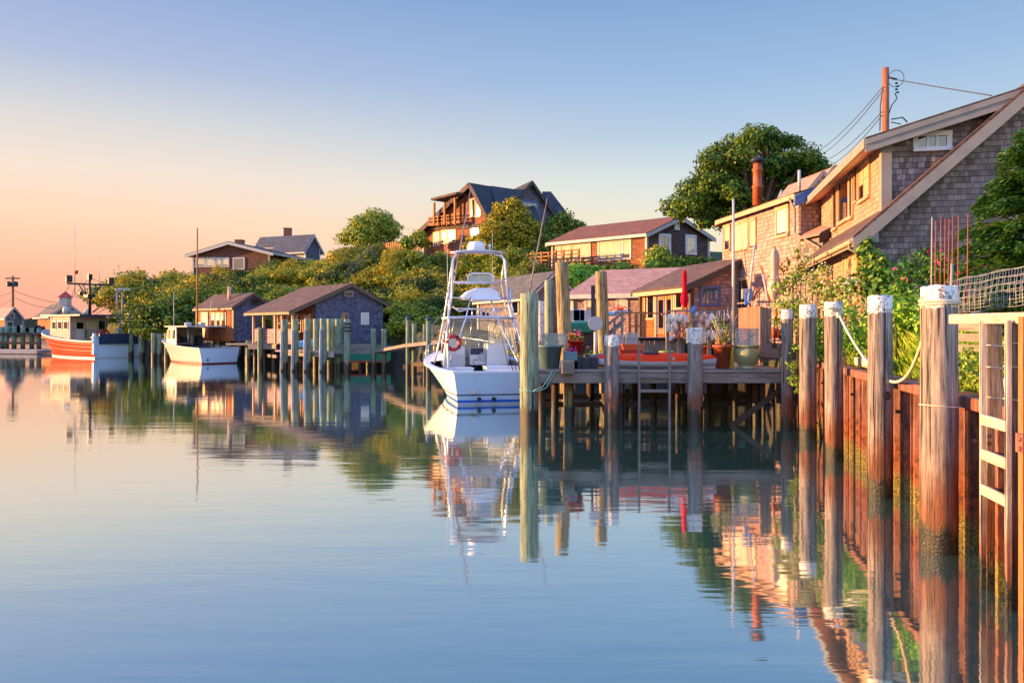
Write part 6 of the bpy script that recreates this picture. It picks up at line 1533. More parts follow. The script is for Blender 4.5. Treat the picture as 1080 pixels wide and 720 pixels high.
def right_stuff():
    # pole, oars, fence
    m = MB(); m.tube(at(773.5, 372, 24.5), at(773.5, 210, 24.5), .055, .035); tag(m.build('flagpole', M['trim_white']), 'tall bare white pole in front of the tall shingled house', 'pole')
    def oar(label, p0, p1, Y, mat='trim_white', bm='trim_white', blade=True):
        root = empty('oar', label, 'oar', tuple(at(p0[0], p0[1], Y)), 'oars leaning against the house'); a, b_ = at(*p0, Y), at(*p1, Y + .5)
        m = MB(); m.tube(a, b_, .028); m.build('shaft', M[mat], root)
        if blade: q = a.lerp(b_, .10); u = (b_ - a).normalized(); m = MB(); x = V((1, 0, 0)); m.prism([a - x * .09 - u * .1, a + x * .09 - u * .1, a + x * .11 + u * .3, a + u * .5, a - x * .11 + u * .3], V((0, .03, 0))); m.build('blade', M[bm], root, bevel=.008)
        return root
    oar('white oar with blue blade leaning beside the white pole', (789, 318), (796, 258), 22.6, 'trim_white', 'buoy_blue'); oar('grey oar leaning under the folded pink umbrella', (812, 330), (805, 290), 22.6, blade=False); oar('short red-tipped oar leaning behind the corner fence', (812, 318), (803, 281), 22.9, 'orange_pot', 'redpaint', False)
    m = MB(); m.box(tuple(at(786, 310, 22.7)), (.22, .05, .3)); tag(m.build('white_plaque', M['trim_white'], bevel=.02), 'white board standing at the foot of the blue-bladed oar', 'board')
    # corner fence: angled side with reddish boards, front with grey boards, top rail
    root = empty('corner_fence', 'weathered board fence with reddish boards on its angled side, behind the urn', 'fence', tuple(at(800, 376, 21.4)))
    a, b_ = at(779, 372, 24.0), at(802, 376, 21.6); s = MB(); N = 9; rr = random.Random(3)
    for k in range(N):
        f0, f1 = k / N, (k + .9) / N; p, q = a.lerp(b_, f0), a.lerp(b_, f1); z0, z1 = 1.5, zat(321.5 if k > 0 else 323, 21.6 + 2.4 * (1 - f0)) ; s.prism([V((p.x, p.y, z0)), V((q.x, q.y, z0)), V((q.x, q.y, 3.1)), V((p.x, p.y, 3.1))], V((.02, .03, 0)))
    s.build('side_board', M['redwood_v'], root)
    c = at(812, 376, 21.5); s = MB()
    for k in range(3): q = P2(801.5 + k * 4.1, 21.5); s.box((q.x + .05, q.y, 2.33), (.098, .03, 1.5 - .05 * k))
    s.build('front_board', M['greywood_v'], root)
    t_ = MB(); t_.beam(at(797, 318.5, 21.5), at(838, 318, 21.5), .22, .05); t_.beam(at(812, 337, 21.5), at(828, 337, 21.5), .2, .04); t_.beam(at(812, 359, 21.5), at(826, 359, 21.5), .2, .04); t_.beam(at(800, 372, 21.45), at(828, 372, 21.45), .08, .24); t_.beam(at(779, 320, 24), at(801, 318, 21.6), .1, .04)
    t_.build('shelf', M['greywood'], root)
    for k, (px, py, mt) in enumerate(((816, 352, 'terra'), (820, 352, 'redpaint'), (824, 354, 'darkwood'), (818, 331, 'buoy_orange'))):
        q = at(px, py, 21.6); m = MB(); m.lathe(tuple(q - V((0, 0, .12))), [(.05, 0), (.07, .2), (.03, .28), (.03, .32)], 10); tag(m.build('jar', M[mt]), ['terracotta jar', 'red jar', 'dark brown jar', 'orange jar'][k] + ' on the shelf of the corner fence', 'jar')
    # cabin-side odds and ends
    m = MB(); 
    for i in range(9): a = i * .7; m.beam(at(793, 318, 23.3) + V((0, 0, 0)), at(786 + i * 3.2, 262 + (i * 13) % 26 + 28, 23.4), .02, .02)
    tag(m.build('bundle_of_canes', M['cedar_v']), 'bundle of thin canes leaning behind the corner fence', 'canes')
    # furniture near the pink house
    root = empty('covered_dinghy', 'small boat under a green tarpaulin behind the tall tan pilings', 'boat', tuple(at(613, 358, 29)))
    q = at(613, 345, 29); m = MB(); m.prism([V((q.x - .45, q.y, q.z - .22)), V((q.x + .42, q.y, q.z - .22)), V((q.x + .62, q.y, q.z + .1)), V((q.x + .3, q.y, q.z + .2)), V((q.x - .5, q.y, q.z + .16)), V((q.x - .65, q.y, q.z + .08))], V((0, 2.2, .05))); m.build('tarpaulin', M['tarp_green'], root, bevel=.05)
    m = MB(); m.box((q.x, q.y + 1, q.z - .45), (.9, 1.8, .5)); m.build('hull', M['darkwood'], root)
    for k, (px, py) in enumerate(((606, 336), (611, 335.5), (618, 336))):
        root = empty('garden_chair', ['leftmost of the three white chairs behind the green tarpaulin', 'middle of the three white chairs behind the green tarpaulin', 'rightmost of the three white chairs, nearest the tall tan piling'][k], 'chair', tuple(at(px, 342, 31)), 'white garden chairs')
        q = at(px, py, 31); m = MB(); m.box((q.x, q.y, q.z - .12), (.42, .42, .04)); m.build('seat', M['trim_white'], root)
        m = MB(); m.box((q.x, q.y + .2, q.z + .12), (.42, .04, .42)); m.build('backrest', M['trim_white'] if k != 1 else M['buoy_blue'], root)
        for sx in (-.18, .18):
            for sy in (-.18, .18): m = MB(); m.tube((q.x + sx, q.y + sy, q.z - .7), (q.x + sx, q.y + sy, q.z - .12), .02, n=6); m.build('leg', M['trim_white'], root)
    m = MB(); c = at(640, 331, 29.5); m.box(tuple(c), (.7, .5, .12)); m.box(tuple(c - V((0, 0, .4))), (.08, .08, .7)); tag(m.build('teal_table', M['tarp_blue'], bevel=.02), 'small turquoise table beside the stair rail', 'table')
    root = empty('window_box', 'box of red flowers under the window of the pink-roofed house', 'planter', tuple(at(655, 330, 31))); c = at(655, 329.5, 31); m = MB(); m.box(tuple(c), (.55, .25, .14)); m.build('box', M['tarp_blue'], root)
    leaf_obj('flowers', np.random.default_rng(7), [(c.x, c.y, c.z + .16, .24, .5)], 220, .04, M['fl_red'], parent=root, kind='stuff')
    m = MB(); 
    for px in (625.5, 630): q = at(px, 303, 27.5); m.tube((q.x, q.y, .5), (q.x, q.y, zat(301 if px < 628 else 304, 27.5)), .07 if px < 628 else .04)
    tag(m.build('mooring_stake', M['pil_dark']), 'pair of thin dark stakes between the two tall tan pilings', 'stakes')
    # shore clutter boards between shed and dock
    m = MB()
    for k in range(14): q = P2(566 + k * 6.1, 31); m.box((q.x, q.y, 1.25), (.2, .04, 1.1))
    tag(m.build('board_fence', M['greywood_v']), 'grey board fence at the water line behind the dock', 'fence')
    m = MB(); m.beam(at(566, 357, 30.9), at(655, 357, 30.9), .5, .08); tag(m.build('walkway', M['palewood']), 'narrow plank walkway behind the tall tan pilings', 'walkway')
right_stuff()

# ---------------- older docks on the left ----------------
def old_dock():
    root = empty('old_dock', 'long weathered dock in front of the two shingled shacks', 'dock', (-20, 56, 0))
    pts = [P2(156, 70), P2(200, 64.5), P2(255, 60), P2(292, 52)]
    m = MB(); zt = 1.5
    for a, b_ in zip(pts[:-1], pts[1:]):
        d = (b_ - a).normalized(); n = V((-d.y, d.x, 0)); n = n if n.y > 0 else -n
        m.beam(a + V((0, 0, zt)) + n * 1.2, b_ + V((0, 0, zt)) + n * 1.2, 2.4, .12); m.beam(a + V((0, 0, zt - .2)) - n * .02, b_ + V((0, 0, zt - .2)) - n * .02, .1, .28); m.beam(a + V((0, 0, .65)), b_ + V((0, 0, .65)), .1, .2)
    m.build('decking', M['greywood'], root)
    p = P2(262, 55); q = P2(420, 51.5); m = MB()
    m.beam(P2(264, 56.5) + V((0, 0, 1.42)), P2(415, 53.2) + V((0, 0, 1.42)), 5.5, .12); m.beam(P2(262, 53.4) + V((0, 0, 1.25)), P2(415, 50.2) + V((0, 0, 1.25)), .12, .3); m.build('shack_platform', M['greywood'], root)
    u = MB(); rr = random.Random(7)
    for px in list(range(262, 412, 9)): Y = 53.6 - (px - 262) * .02 + rr.uniform(0, 1.5); q = P2(px + rr.uniform(-2, 2), Y); u.tube((q.x, q.y, -1), (q.x, q.y, 1.35), .14, n=8)
    u.build('support_pilings', M['pil_dark'], root, kind='stuff')
    g_ = MB(); a = P2(352, 50.2); b_ = P2(412, 50.0); g_.beam(V((a.x, a.y, .72)), V((b_.x, b_.y, .72)), .06, .55); g_.build('green_skirting', M['tarp_green'], root)
    r_ = MB(); r_.beam(V((P2(312, 49.3).x, 49.3, .42)), V((P2(410, 49.3).x, 49.3, .42)), .05, .08); r_.build('red_stripe_board', M['redpaint'], root)
    root2 = empty('finger_dock', 'pale plank finger dock among the tall paired pilings', 'dock', (-12, 47, 0)); m = MB()
    a, b_ = P2(300, 47.5), P2(352, 45.5); m.beam(a + V((0, 0, 1.05)), b_ + V((0, 0, 1.0)), .12, .34); m.beam(a + V((0, 1.2, 1.15)), b_ + V((0, 1.2, 1.1)), 2.4, .08); m.build('decking', M['palewood'], root2)
    m = MB(); a, b_, c, d = P2(345, 46), P2(400, 47), P2(436, 42), P2(470, 40)
    m.beam(a + V((0, 0, 1.1)), b_ + V((0, 0, 1.1)), .9, .16); m.beam(b_ + V((0, 0, 1.1)), c + V((0, 0, 1.6)), .9, .16); m.beam(c + V((0, 0, 1.6)), d + V((0, 0, 1.8)), 1.0, .18); m.build('gangway', M['greywood'], root2)
    m = MB(); m.beam(c + V((0, -.3, .62)), d + V((0, -.3, .66)), .2, .2); m.build('fender_beam', M['darkwood'], root2)
    kt = empty('covered_skiff', 'skiff under a light blue cover on the finger dock', 'boat', tuple(at(328, 366, 47.5))); c = at(328, 362.5, 48); m = MB()
    m.prism([c + V((-1.1, 0, -.2)), c + V((1.0, 0, -.3)), c + V((1.1, 0, .1)), c + V((.2, 0, .25)), c + V((-1.0, 0, .12))], V((0, 1.3, .05))); m.build('cover', M['tarp_blue'], kt, bevel=.06)
old_dock()
def far_pilings():
    G = 'pilings around the old docks'
    left = [(162, 351, 62), (168, 352, 62), (176, 351, 61), (182, 352, 61), (202, 352, 59), (230, 348, 60), (241, 345, 59.5), (252, 345, 59), (274.5, 345.5, 53), (262, 359, 54)]
    for i, (px, py, Y) in enumerate(left):
        piling('grey-green piling at the old dock between the cream lobster boat and the porch' if px > 225 else 'grey-green piling behind the cream lobster boat at the old dock', px, Y, py, .36, 'pil_far', G, n=10)
    paired = [(300, 337.5, 46.5), (311.5, 337, 46.3), (324.5, 336.5, 46), (341, 336, 45.6)]
    for i, (px, py, Y) in enumerate(paired):
        piling('tall green piling with a pale bumper beside it, %s of the four such pairs' % ['first', 'second', 'third', 'fourth'][i], px, Y, py, .40, 'pil_green', G, n=12)
        piling('pale grey bumper post leaning on the %s tall green piling from the left' % ['first', 'second', 'third', 'fourth'][i], px - 3.8, Y - .3, py + 11.5, .19, 'pil_white', 'pale bumper posts', n=10, name='bumper_post', lean=(.08, 0))
    for (px, py, Y, w_, lab) in ((333.5, 336.5, 48, .38, 'green piling set back between the third and fourth pairs'), (349, 336.5, 47, .5, 'thick green piling just right of the fourth pair'), (357, 336.5, 46.5, .42, 'yellowish green piling beside the dark-banded one'), (366, 337, 45.5, .36, 'green piling with dark rope bands near its top, before the grey shack'),
                          (394, 347, 46.5, .32, 'shorter tan-green piling on the gangway below the shack window'), (405, 347.5, 46, .32, 'shorter tan-green piling at the corner of the grey shack'),
                          (430.5, 336, 42, .26, 'slim pale green piling with a pointed dark blue cap'), (437, 341.5, 43, .26, 'slim piling just behind the blue-capped one'), (448, 342, 42.5, .2, 'thin tan piling behind the second blue-capped one'), (452, 337, 39, .26, 'orange-lit piling with dark blue cap beside the sportfishing boat bow'),
                          (124, 347, 69, .4, 'piling seen above the orange boat stern, left of the taller one'), (138, 331, 68, .42, 'tallest grey piling rising behind the orange boat stern'), (150, 344, 66, .42, 'dark piling right beside the orange boat stern')):
        piling(lab, px, Y, py, w_, 'pil_green' if w_ > .3 else 'pil_far', G, n=12)
    for (px, py, Y) in ((430.5, 336, 42), (452, 337, 39)):
        q = at(px, py, Y); par = [o for o in bpy.data.objects if o.get('category') == 'piling' and abs(o.location.x - q.x) < .01 and abs(o.location.y - Y) < .01][0]; m = MB(); m.lathe(tuple(q), [(.16, -.02), (.16, .04), (.02, .2)], 12); m.build('cap', M['navy'], par)
    m = MB()
    for z in (2.75, 2.55, 2.35): m.torus(tuple(P2(366, 45.5) + V((0, 0, z))), .19, .05, n=12, m=6)
    tag(m.build('rope_coil', M['black']), 'black rope bands round the green piling before the grey shack', 'rope')
far_pilings()
def left_pier():
    root = empty('far_left_pier', 'dark timber pier with many pilings at the far left edge', 'dock', (-50, 90, 0)); Y = 88
    m = MB(); a, b_ = P2(-30, Y), P2(50, Y - 1); m.beam(a + V((0, 0, 1.9)), b_ + V((0, 0, 1.9)), 2.5, .25); m.beam(a + V((0, -1.3, .9)), b_ + V((0, -1.3, .9)), .2, .25); m.beam(a + V((0, 0, .1)), b_ + V((0, 0, .1)), .2, .3); m.build('decking', M['darkwood'], root)
    for px in (-20, -8, 2.5, 7, 15, 24, 33.5, 41): m = MB(); q = P2(px, Y - 1.4); m.tube((q.x, q.y, -1), (q.x, q.y, zat(343 + (px * 7) % 4, Y)), .24, n=10); m.build('piling', M['pil_far'], root)
    c = MB(); rr = random.Random(1)
    for k in range(14): q = P2(rr.uniform(16, 48), Y + .5); c.box((q.x, q.y, 2.3), (rr.uniform(.3, .9), .6, rr.uniform(.4, 1.1)))
    c.build('stacked_traps', M['trim_dark'], root, kind='stuff')
    m = MB(); a, b_ = P2(-20, 79), P2(50, 77.5); m.beam(a + V((0, 0, .22)), b_ + V((0, 0, .22)), 2.6, .35); tag(m.build('floating_dock', M['palewood']), 'low pale floating dock left of the orange boat', 'dock')
left_pier()
# ---------------- poles and wires ----------------
def poles():
    root = empty('utility_pole', 'tall brown utility pole rising behind the nearest house roof', 'utility pole', tuple(P2(934, 30)))
    q = P2(934, 30); m = MB(); m.tube((q.x, q.y, 2), (q.x, q.y, zat(72, 30)), .16, .125, 14); m.build('pole', M['pole_wood'], root)
    m = MB(); t_ = at(944, 88, 29.9); m.torus(tuple(at(945, 83, 29.9)), .3, .012, ax=(0, 1, .2)); 
    for k in range(4): m.ball(tuple(at(945.5 + (k % 2) * 1.2, 88 + k * 3.2, 29.9)), .055, sc=(1, 1, .7))
    m.path([at(944, 98, 29.9), at(946, 104, 29.9), at(940, 112, 29.9), at(936.5, 124, 29.9), at(936, 135, 29.9)], .02, 6); m.path([at(931, 93, 29.8), at(928.5, 112, 29.8), at(928, 138, 29.8)], .02, 6)
    m.path([at(940, 126, 29.9), at(952, 124, 29.9), at(957, 129, 29.9)], .025, 6); m.path([at(940, 129, 29.9), at(950, 131, 29.9)], .02, 6); m.path([at(938, 82, 29.9), at(946, 84, 29.9)], .04, 8); m.build('insulators', M['cable'], root)
    ends = [((931, 92), (858, 162), 'uppermost'), ((931, 96), (862, 166), 'second'), ((930, 118), (868, 170), 'third'), ((930, 122), (872, 176), 'lowest')]
    for (a, b_, nm) in ends:
        A_, B_ = at(*a, 29.9), at(*b_, 52); m = MB(); pts = []
        for i in range(13): f = i / 12; p = A_.lerp(B_, f); p.z -= .5 * 4 * f * (1 - f) * .6; pts.append(p)
        m.path(pts, .016, 5); tag(m.build('power_line', M['cable']), '%s of the four wires running down left from the tall pole' % nm, 'wire', 'overhead wires')
    m = MB(); m.path([at(944, 84, 29.9), at(990, 92, 27), at(1046, 101, 24)], .018, 5); tag(m.build('power_line', M['cable']), 'single wire running right from the tall pole over the nearest roof', 'wire', 'overhead wires')
    root = empty('utility_pole', 'distant utility pole with crossarm and transformers at the far left', 'utility pole', tuple(P2(13.5, 110))); q = P2(13.5, 110)
    m = MB(); m.tube((q.x, q.y, 0), (q.x, q.y, zat(291, 110)), .2, .15); m.build('pole', M['pole_wood'], root); m = MB(); m.beam(at(6, 293.5, 110), at(21, 293.5, 110), .15, .18); m.build('crossarm', M['pole_wood'], root)
    for px in (9.5, 16.5): m = MB(); c = at(px, 299.5, 109.6); m.lathe(tuple(c - V((0, 0, .35))), [(.28, 0), (.3, .1), (.3, .6), (.1, .72)], 12); m.build('transformer', M['flue_cap'], root)
    for k, (a, b_) in enumerate((((14, 306), (72, 320)), ((14, 313), (58, 325)), ((14, 307), (-20, 313)), ((14, 314), (-20, 330)))):
        A_, B_ = at(*a, 110), at(*b_, 118); m = MB(); pts = []
        for i in range(9): f = i / 8; p = A_.lerp(B_, f); p.z -= .4 * 4 * f * (1 - f); pts.append(p)
        m.path(pts, .03, 4); tag(m.build('power_line', M['cable']), ['upper wire running right from the distant pole', 'lower wire running right from the distant pole', 'upper wire leaving the photo to the left of the distant pole', 'lower wire leaving the photo to the left of the distant pole'][k], 'wire', 'overhead wires')
    m = MB()
    A_, B_ = at(366, 284, 66), at(395, 259, 80)
    for dz in (0, -.5): m.beam(A_ + V((0, 0, dz)), B_ + V((0, 0, dz)), .06, .06)
    for f in (0, .25, .5, .75, 1): p = A_.lerp(B_, f); m.beam(p - V((0, 0, 1.4)), p + V((0, 0, .05)), .06, .06)
    tag(m.build('stair_handrail', M['rf_blue']), 'thin blue-grey handrail climbing the green hillside below the round tree', 'handrail')
    m = MB()
    for dz in (0, -.5): m.beam(at(428, 371, 44) + V((0, 0, dz)), at(470, 328, 44) + V((0, 0, dz)), .06, .08)
    for f in (.1, .4, .7): p = at(428, 371, 44).lerp(at(470, 328, 44), f); m.beam(p - V((0, 0, 1)), p, .07, .07)
    tag(m.build('gangway_rail', M['trim_grey']), 'grey handrail rising behind the blue-capped pilings', 'handrail')
poles()

# ---------------- vegetation ----------------
def tree(label, px, Y, zbase, lobes_px, dens, size, mat, trunk_r=.25, name='tree', cat='tree', seed=1, group=None, fill=.35):
    """lobes_px: list of (px, py, dY, radius m)"""
    rg = np.random.default_rng(seed); q = P2(px, Y)
    root = empty(name, label, cat, (q.x, q.y, zbase), group)
    lobes = []
    for (lx, ly, dy, r) in lobes_px: p = at(lx, ly, Y + dy); lobes.append((p.x, p.y, p.z, r))
    leaf_obj('crown', rg, lobes, dens, size, M[mat], parent=root, fill=fill, sq=.72)
    m = MB(); cz = sum(l[2] for l in lobes) / len(lobes); cx = sum(l[0] for l in lobes) / len(lobes)
    base = V((q.x, q.y, zbase - .3)); mid = V((q.x * .6 + cx * .4, q.y, zbase + (cz - zbase) * .55)); m.path([base, base.lerp(mid, .5) + V((.1, 0, 0)), mid], [trunk_r * 1.2, trunk_r, trunk_r * .75], 10)
    for l in lobes: e_ = V(l[:3]); m.path([mid, mid.lerp(e_, .5) + V((0, 0, -.2)), e_], [trunk_r * .6, trunk_r * .35, trunk_r * .12], 7)
    m.build('trunk', M['bark'], root)
    return root
tree('round dark-green tree alone on the skyline left of the hilltop house', 392, 90, 10.6, [(388, 240, 0, 1.9), (399, 238, 1, 1.9), (409, 240, 0, 1.5), (372, 248, 0, 1.3), (362, 252, 0, .9), (395, 228, 1, 1.2), (405, 231, 0, 1.0), (382, 251, -1, 1.6), (402, 251, 0, 1.7), (380, 236, 0, 1.2), (413, 247, 0, .9)], 60, .12, 'lf_tree', seed=3)
def big_tree():
    rr = random.Random(14); L = []
    outline = [(705, 222), (712, 215), (722, 207), (730, 192), (733, 186), (745, 168), (762, 150), (780, 142), (800, 138), (822, 140), (838, 148), (848, 162), (862, 164), (868, 175), (872, 190), (868, 205), (850, 215), (830, 222), (800, 225), (775, 232), (755, 234), (735, 238), (718, 236), (706, 230)]
    def inside(x, y):
        c = False; n = len(outline)
        for i in range(n):
            x1, y1 = outline[i]; x2, y2 = outline[(i + 1) % n]
            if (y1 > y) != (y2 > y) and x < (x2 - x1) * (y - y1) / (y2 - y1) + x1: c = not c
        return c
    while len(L) < 100:
        x, y = rr.uniform(704, 874), rr.uniform(138, 248)
        if not inside(x, y): continue
        if 778 < x < 838 and 184 < y < 214 and rr.random() < .8: continue
        L.append((x, y, rr.uniform(-2.2, 2.0), rr.uniform(.42, .95)))
    return L
bt_ = tree('large spreading tree behind the tall shingled house and its flue', 805, 48, 4.6, big_tree(), 88, .095, 'lf_tree', .34, seed=4, fill=.3)
tree('bushy yellow-green tree standing in front of the hilltop house', 540, 66, 7, [(534, 224, 0, 1.0), (541, 214, 0, .65), (526, 218, 0, .5), (522, 230, 0, .7), (549, 229, 0, .9), (532, 238, 0, 1.3), (555, 240, 0, 1.0), (518, 246, -1, 1.1), (548, 252, 0, 1.5), (526, 257, 0, 1.5), (550, 219, 0, .45), (512, 240, 0, .55), (568, 240, 0, .7), (503, 252, 0, .7), (562, 262, 0, 1.5), (512, 262, -1, 1.5)], 70, .12, 'lf_hill2', .22, seed=5)
tree('wind-shaped tree at the right end of the hilltop house', 590, 66, 7, [(592, 240, 0, 1.3), (604, 240, 0, .9), (580, 250, 0, 1.4), (600, 252, 0, 1.2), (612, 238, 0, .5), (596, 229, 0, .7), (585, 262, -1, 1.6), (570, 270, -1, 1.6), (615, 246, 0, .6), (584, 232, 0, .5)], 66, .11, 'lf_hill1', .2, seed=6)

# hillside trees and shrubs: five kinds built once, then copied
def hillside():
    protos = []
    for k, (mt, kind) in enumerate((('lf_hill1', 'mid green'), ('lf_hill2', 'yellow-green'), ('lf_hill3', 'dark green'), ('lf_hill1', 'mid green'), ('lf_hill2', 'yellow-green'))):
        rg = np.random.default_rng(40 + k); lobes = [(0, 0, 1.2, 1.25, .9)]
        for i in range(13 + k % 2): a = i * 2.4 + k; q_ = .5 + .9 * (i / 14) ** .5; lobes.append((q_ * 1.15 * math.cos(a), q_ * 1.15 * math.sin(a), 2.5 - q_ * 1.3 + rg.uniform(-.35, .35), rg.uniform(.35, .75), .8))
        P, a, b = leaf_arrays(rg, lobes, 95, .085, fill=.3)
        m = P[:, 2] > -.3; me = quads_mesh('shrub_%s' % mt, P[m], a[m], b[m], M[mt])
        root = bpy.data.objects.new('hillside_tree', None); COL.objects.link(root)
        cr = bpy.data.objects.new('crown', me); COL.objects.link(cr); cr.parent = root
        tm = MB(); tm.path([(0, 0, -.8), (.1, 0, .6), (0, .1, 1.6)], [.16, .13, .07], 7); 
        for i in range(4): l = lobes[1 + i]; tm.path([(.05, 0, .5), tuple(V(l[:3]) * .5 + V((0, 0, .3))), l[:3]], [.09, .06, .02], 5)
        tm.build('trunk', M['bark'], root); protos.append((root, kind, mt))
    foot = [(H6, 1.5), (H7, 1.5), (H8, 1), (H9, .7), (H10, .7), (H11, 1)]
    def clear(x, y):
        p = V((x, y, 0))
        for Hh, pad in foot:
            u = (p - Hh.C).dot(Hh.e); v = (p - Hh.C).dot(Hh.g)
            if -pad - (1.5 if Hh is H6 else 0) < u < Hh.L + pad and -pad < v < Hh.W + pad: return False
        return True
    rg = random.Random(77); used = set(); cnt = 0; y = 53.0
    while y < 92:
        x = -41.0
        while x < 16:
            xx = x + rg.uniform(-1.0, 1.0); yy = y + rg.uniform(-.9, .9); x += 2.75
            z = gz(xx, yy); sd = float(shore_sd(np.array([xx]), np.array([yy])))
            px = 540 + xx / yy * FPX; py = HORY - (z - CAMH) / yy * FPX
            if sd < (.5 if px < 200 else 1.6) or z < (.6 if px < 200 else 1.5) or not clear(xx, yy): continue
            if px > 690 or px < 100: continue
            if yy > 72 and -11 < xx < 6: continue          # the hilltop house stands here
            if 575 < px < 690 and yy > 50 and yy < 63: continue
            if xx > 4 and yy < 64 : continue
            s = rg.uniform(.75, 1.25); 
            if xx < -24: s *= 1.3
            if xx < -31: s *= 1.2
            if px < 170 and yy < 77:
                s = min(s, .8)
                if px < 122 or yy < 70: continue
            # keep the houses on the hilltop visible: crowns in front of them stay low
            topz = z + 2.5 * s; tpy = HORY - (topz - CAMH) / yy * FPX
            lim = 233 if px > 560 else 250
            if 195 < px < 345: lim = 271 if px > 262 else 279
            if 340 < px < 365: lim = 258
            if 365 <= px < 440: lim = 254
            if 440 <= px < 500: lim = 262
            if 500 <= px < 620: lim = 256
            if px < 195: lim = 283 + max(0, (125 - px)) * 1.2
            if tpy < lim:
                smax = (zat(lim, yy) - z) / 2.6
                if smax < .35: continue
                s = min(s, smax)
            k = rg.choices(range(5), weights=(3, 3 if px > 380 else 1.2, 3, 3, 3 if px > 300 else 1.5))[0]
            root, kind, mt = protos[k]
            o = root if k not in used else copy_tree(root); used.add(k)
            o.location = (xx, yy, z - .15); o.rotation_euler = (0, 0, rg.uniform(0, 6.28)); o.scale = (s * rg.uniform(.95, 1.35), s * rg.uniform(.95, 1.3), s * rg.uniform(.85, 1.0))
            where = 'on the slope behind the orange boat' if px < 200 else 'on the hill between the shacks and the hilltop houses' if px < 345 else 'on the hillside left of the sportfishing boat' if px < 470 else 'on the slope below the hilltop house'
            tag(o, '%s bushy tree %s' % (kind, where), 'tree', 'trees covering the hillside'); cnt += 1
        y += 2.3 if y < 74 else 3.0
    for i, (root, kind, mt) in enumerate(protos):
        if i not in used: [bpy.data.objects.remove(c) for c in list(root.children)]; bpy.data.objects.remove(root)
    print('hillside trees', cnt)
hillside()

# shrubs by the buildings
def shrub(label, lobes_px, dens, size, mat, seed, flowers=None, name='shrub', cat='shrub', stems=True, fl_mat='fl_pink', nfl=40, fill=.4):
    rg = np.random.default_rng(seed); lobes = []
    for (lx, ly, Y, r) in lobes_px: p = at(lx, ly, Y); lobes.append((p.x, p.y, p.z, r))
    cx = np.mean([l[0] for l in lobes]); cy = np.mean([l[1] for l in lobes]); zb = gz(cx, cy)
    root = empty(name, label, cat, (cx, cy, zb))
    leaf_obj('leaves', rg, lobes, dens, size, M[mat], parent=root, fill=fill, sq=.9)
    if stems:
        m = MB()
        for l in lobes: m.path([(cx + (l[0] - cx) * .5, cy + (l[1] - cy) * .5, zb - .1), ((cx + l[0] * 2) / 3, l[1], (zb + l[2]) / 2), l[:3]], [.025, .018, .008], 5)
        m.build('stems', M['bark'], root)
    if flowers:
        P = []
        for l in lobes:
            d = rg.normal(size=(nfl, 3)); d /= np.linalg.norm(d, axis=1)[:, None]; d[:, 1] = -abs(d[:, 1]); P.append(np.array(l[:3]) + d * l[3] * rg.uniform(.9, 1.12, size=(nfl, 1)))
        P = np.concatenate(P); P = np.repeat(P, 3, 0) + rg.normal(size=(len(P) * 3, 3)) * flowers * .4
        a = rg.normal(size=P.shape); a /= np.linalg.norm(a, axis=1)[:, None]; b = np.cross(a, rg.normal(size=P.shape)); b /= np.linalg.norm(b, axis=1)[:, None]
        me = quads_mesh('flowers', P - np.array(root.location), a * flowers, b * flowers, M[fl_mat]); f = bpy.data.objects.new('flowers', me); COL.objects.link(f); f.parent = root; f['kind'] = 'stuff'
    return root
shrub('tall airy bush with small white flowers before the yellow-lit house wall', [(826, 302, 20.6, .3), (842, 290, 20.4, .28), (862, 300, 19.8, .34), (840, 322, 20.2, .36), (878, 312, 18.6, .36), (856, 335, 19.6, .42), (892, 324, 17.2, .34), (833, 345, 20.3, .3), (824, 322, 20.8, .24), (850, 275, 20, .16), (870, 285, 19, .18), (898, 303, 17.4, .2), (842, 262, 20.4, .13), (886, 297, 18, .18), (820, 338, 20.9, .16), (858, 288, 20, .12)], 190, .042, 'lf_bright', 51, flowers=.02, fl_mat='fl_white', nfl=24, fill=.6)
shrub('dense dark-green shrub low behind the third and fourth pilings', [(866, 352, 18.6, .45), (864, 372, 18.4, .32), (902, 346, 16.2, .42), (906, 360, 15.6, .32), (890, 360, 16.4, .3), (842, 368, 19.4, .22)], 260, .04, 'lf_shrub', 52)
shrub('dense green shrub between the second and thickest pilings', [(945, 338, 14.2, .34), (960, 333, 14, .4), (950, 344, 14.4, .3), (972, 341, 14.2, .3), (936, 342, 14.5, .26), (915, 338, 15, .26), (966, 325, 13.4, .3), (940, 325, 13.8, .3), (978, 338, 12.6, .25)], 330, .036, 'lf_shrub', 53)
shrub('climbing vine with heart-shaped leaves on the near corner of the big house', [(914, 270, 17.6, .22), (922, 285, 17.5, .3), (918, 300, 17.4, .34), (935, 292, 17.3, .32), (942, 302, 17.2, .28), (930, 312, 17.2, .35), (950, 296, 17.3, .15), (915, 255, 17.7, .12), (912, 262, 17.6, .13), (928, 275, 17.5, .18), (945, 315, 17.1, .3)], 150, .075, 'lf_bright', 54, name='climbing_vine', cat='vine', flowers=None, fill=.3)
shrub('rose bush with bright pink flowers under the gable window', [(955, 290, 14.5, .3), (970, 282, 14.5, .32), (990, 290, 14, .35), (1005, 285, 14, .33), (985, 272, 14.5, .25), (962, 305, 14, .32), (975, 268, 14.6, .15), (1000, 305, 13.8, .3), (950, 308, 14.2, .25)], 240, .038, 'lf_shrub', 55, flowers=.032, fl_mat='fl_pink', nfl=4, name='rose_bush', cat='rose bush')
shrub('leafy weeds at the water line beside the corner piling of the dock', [(838, 400, 18.9, .16), (836, 385, 19, .14), (842, 412, 18.8, .1)], 300, .04, 'lf_bright', 56, name='weeds', cat='plant', stems=False)
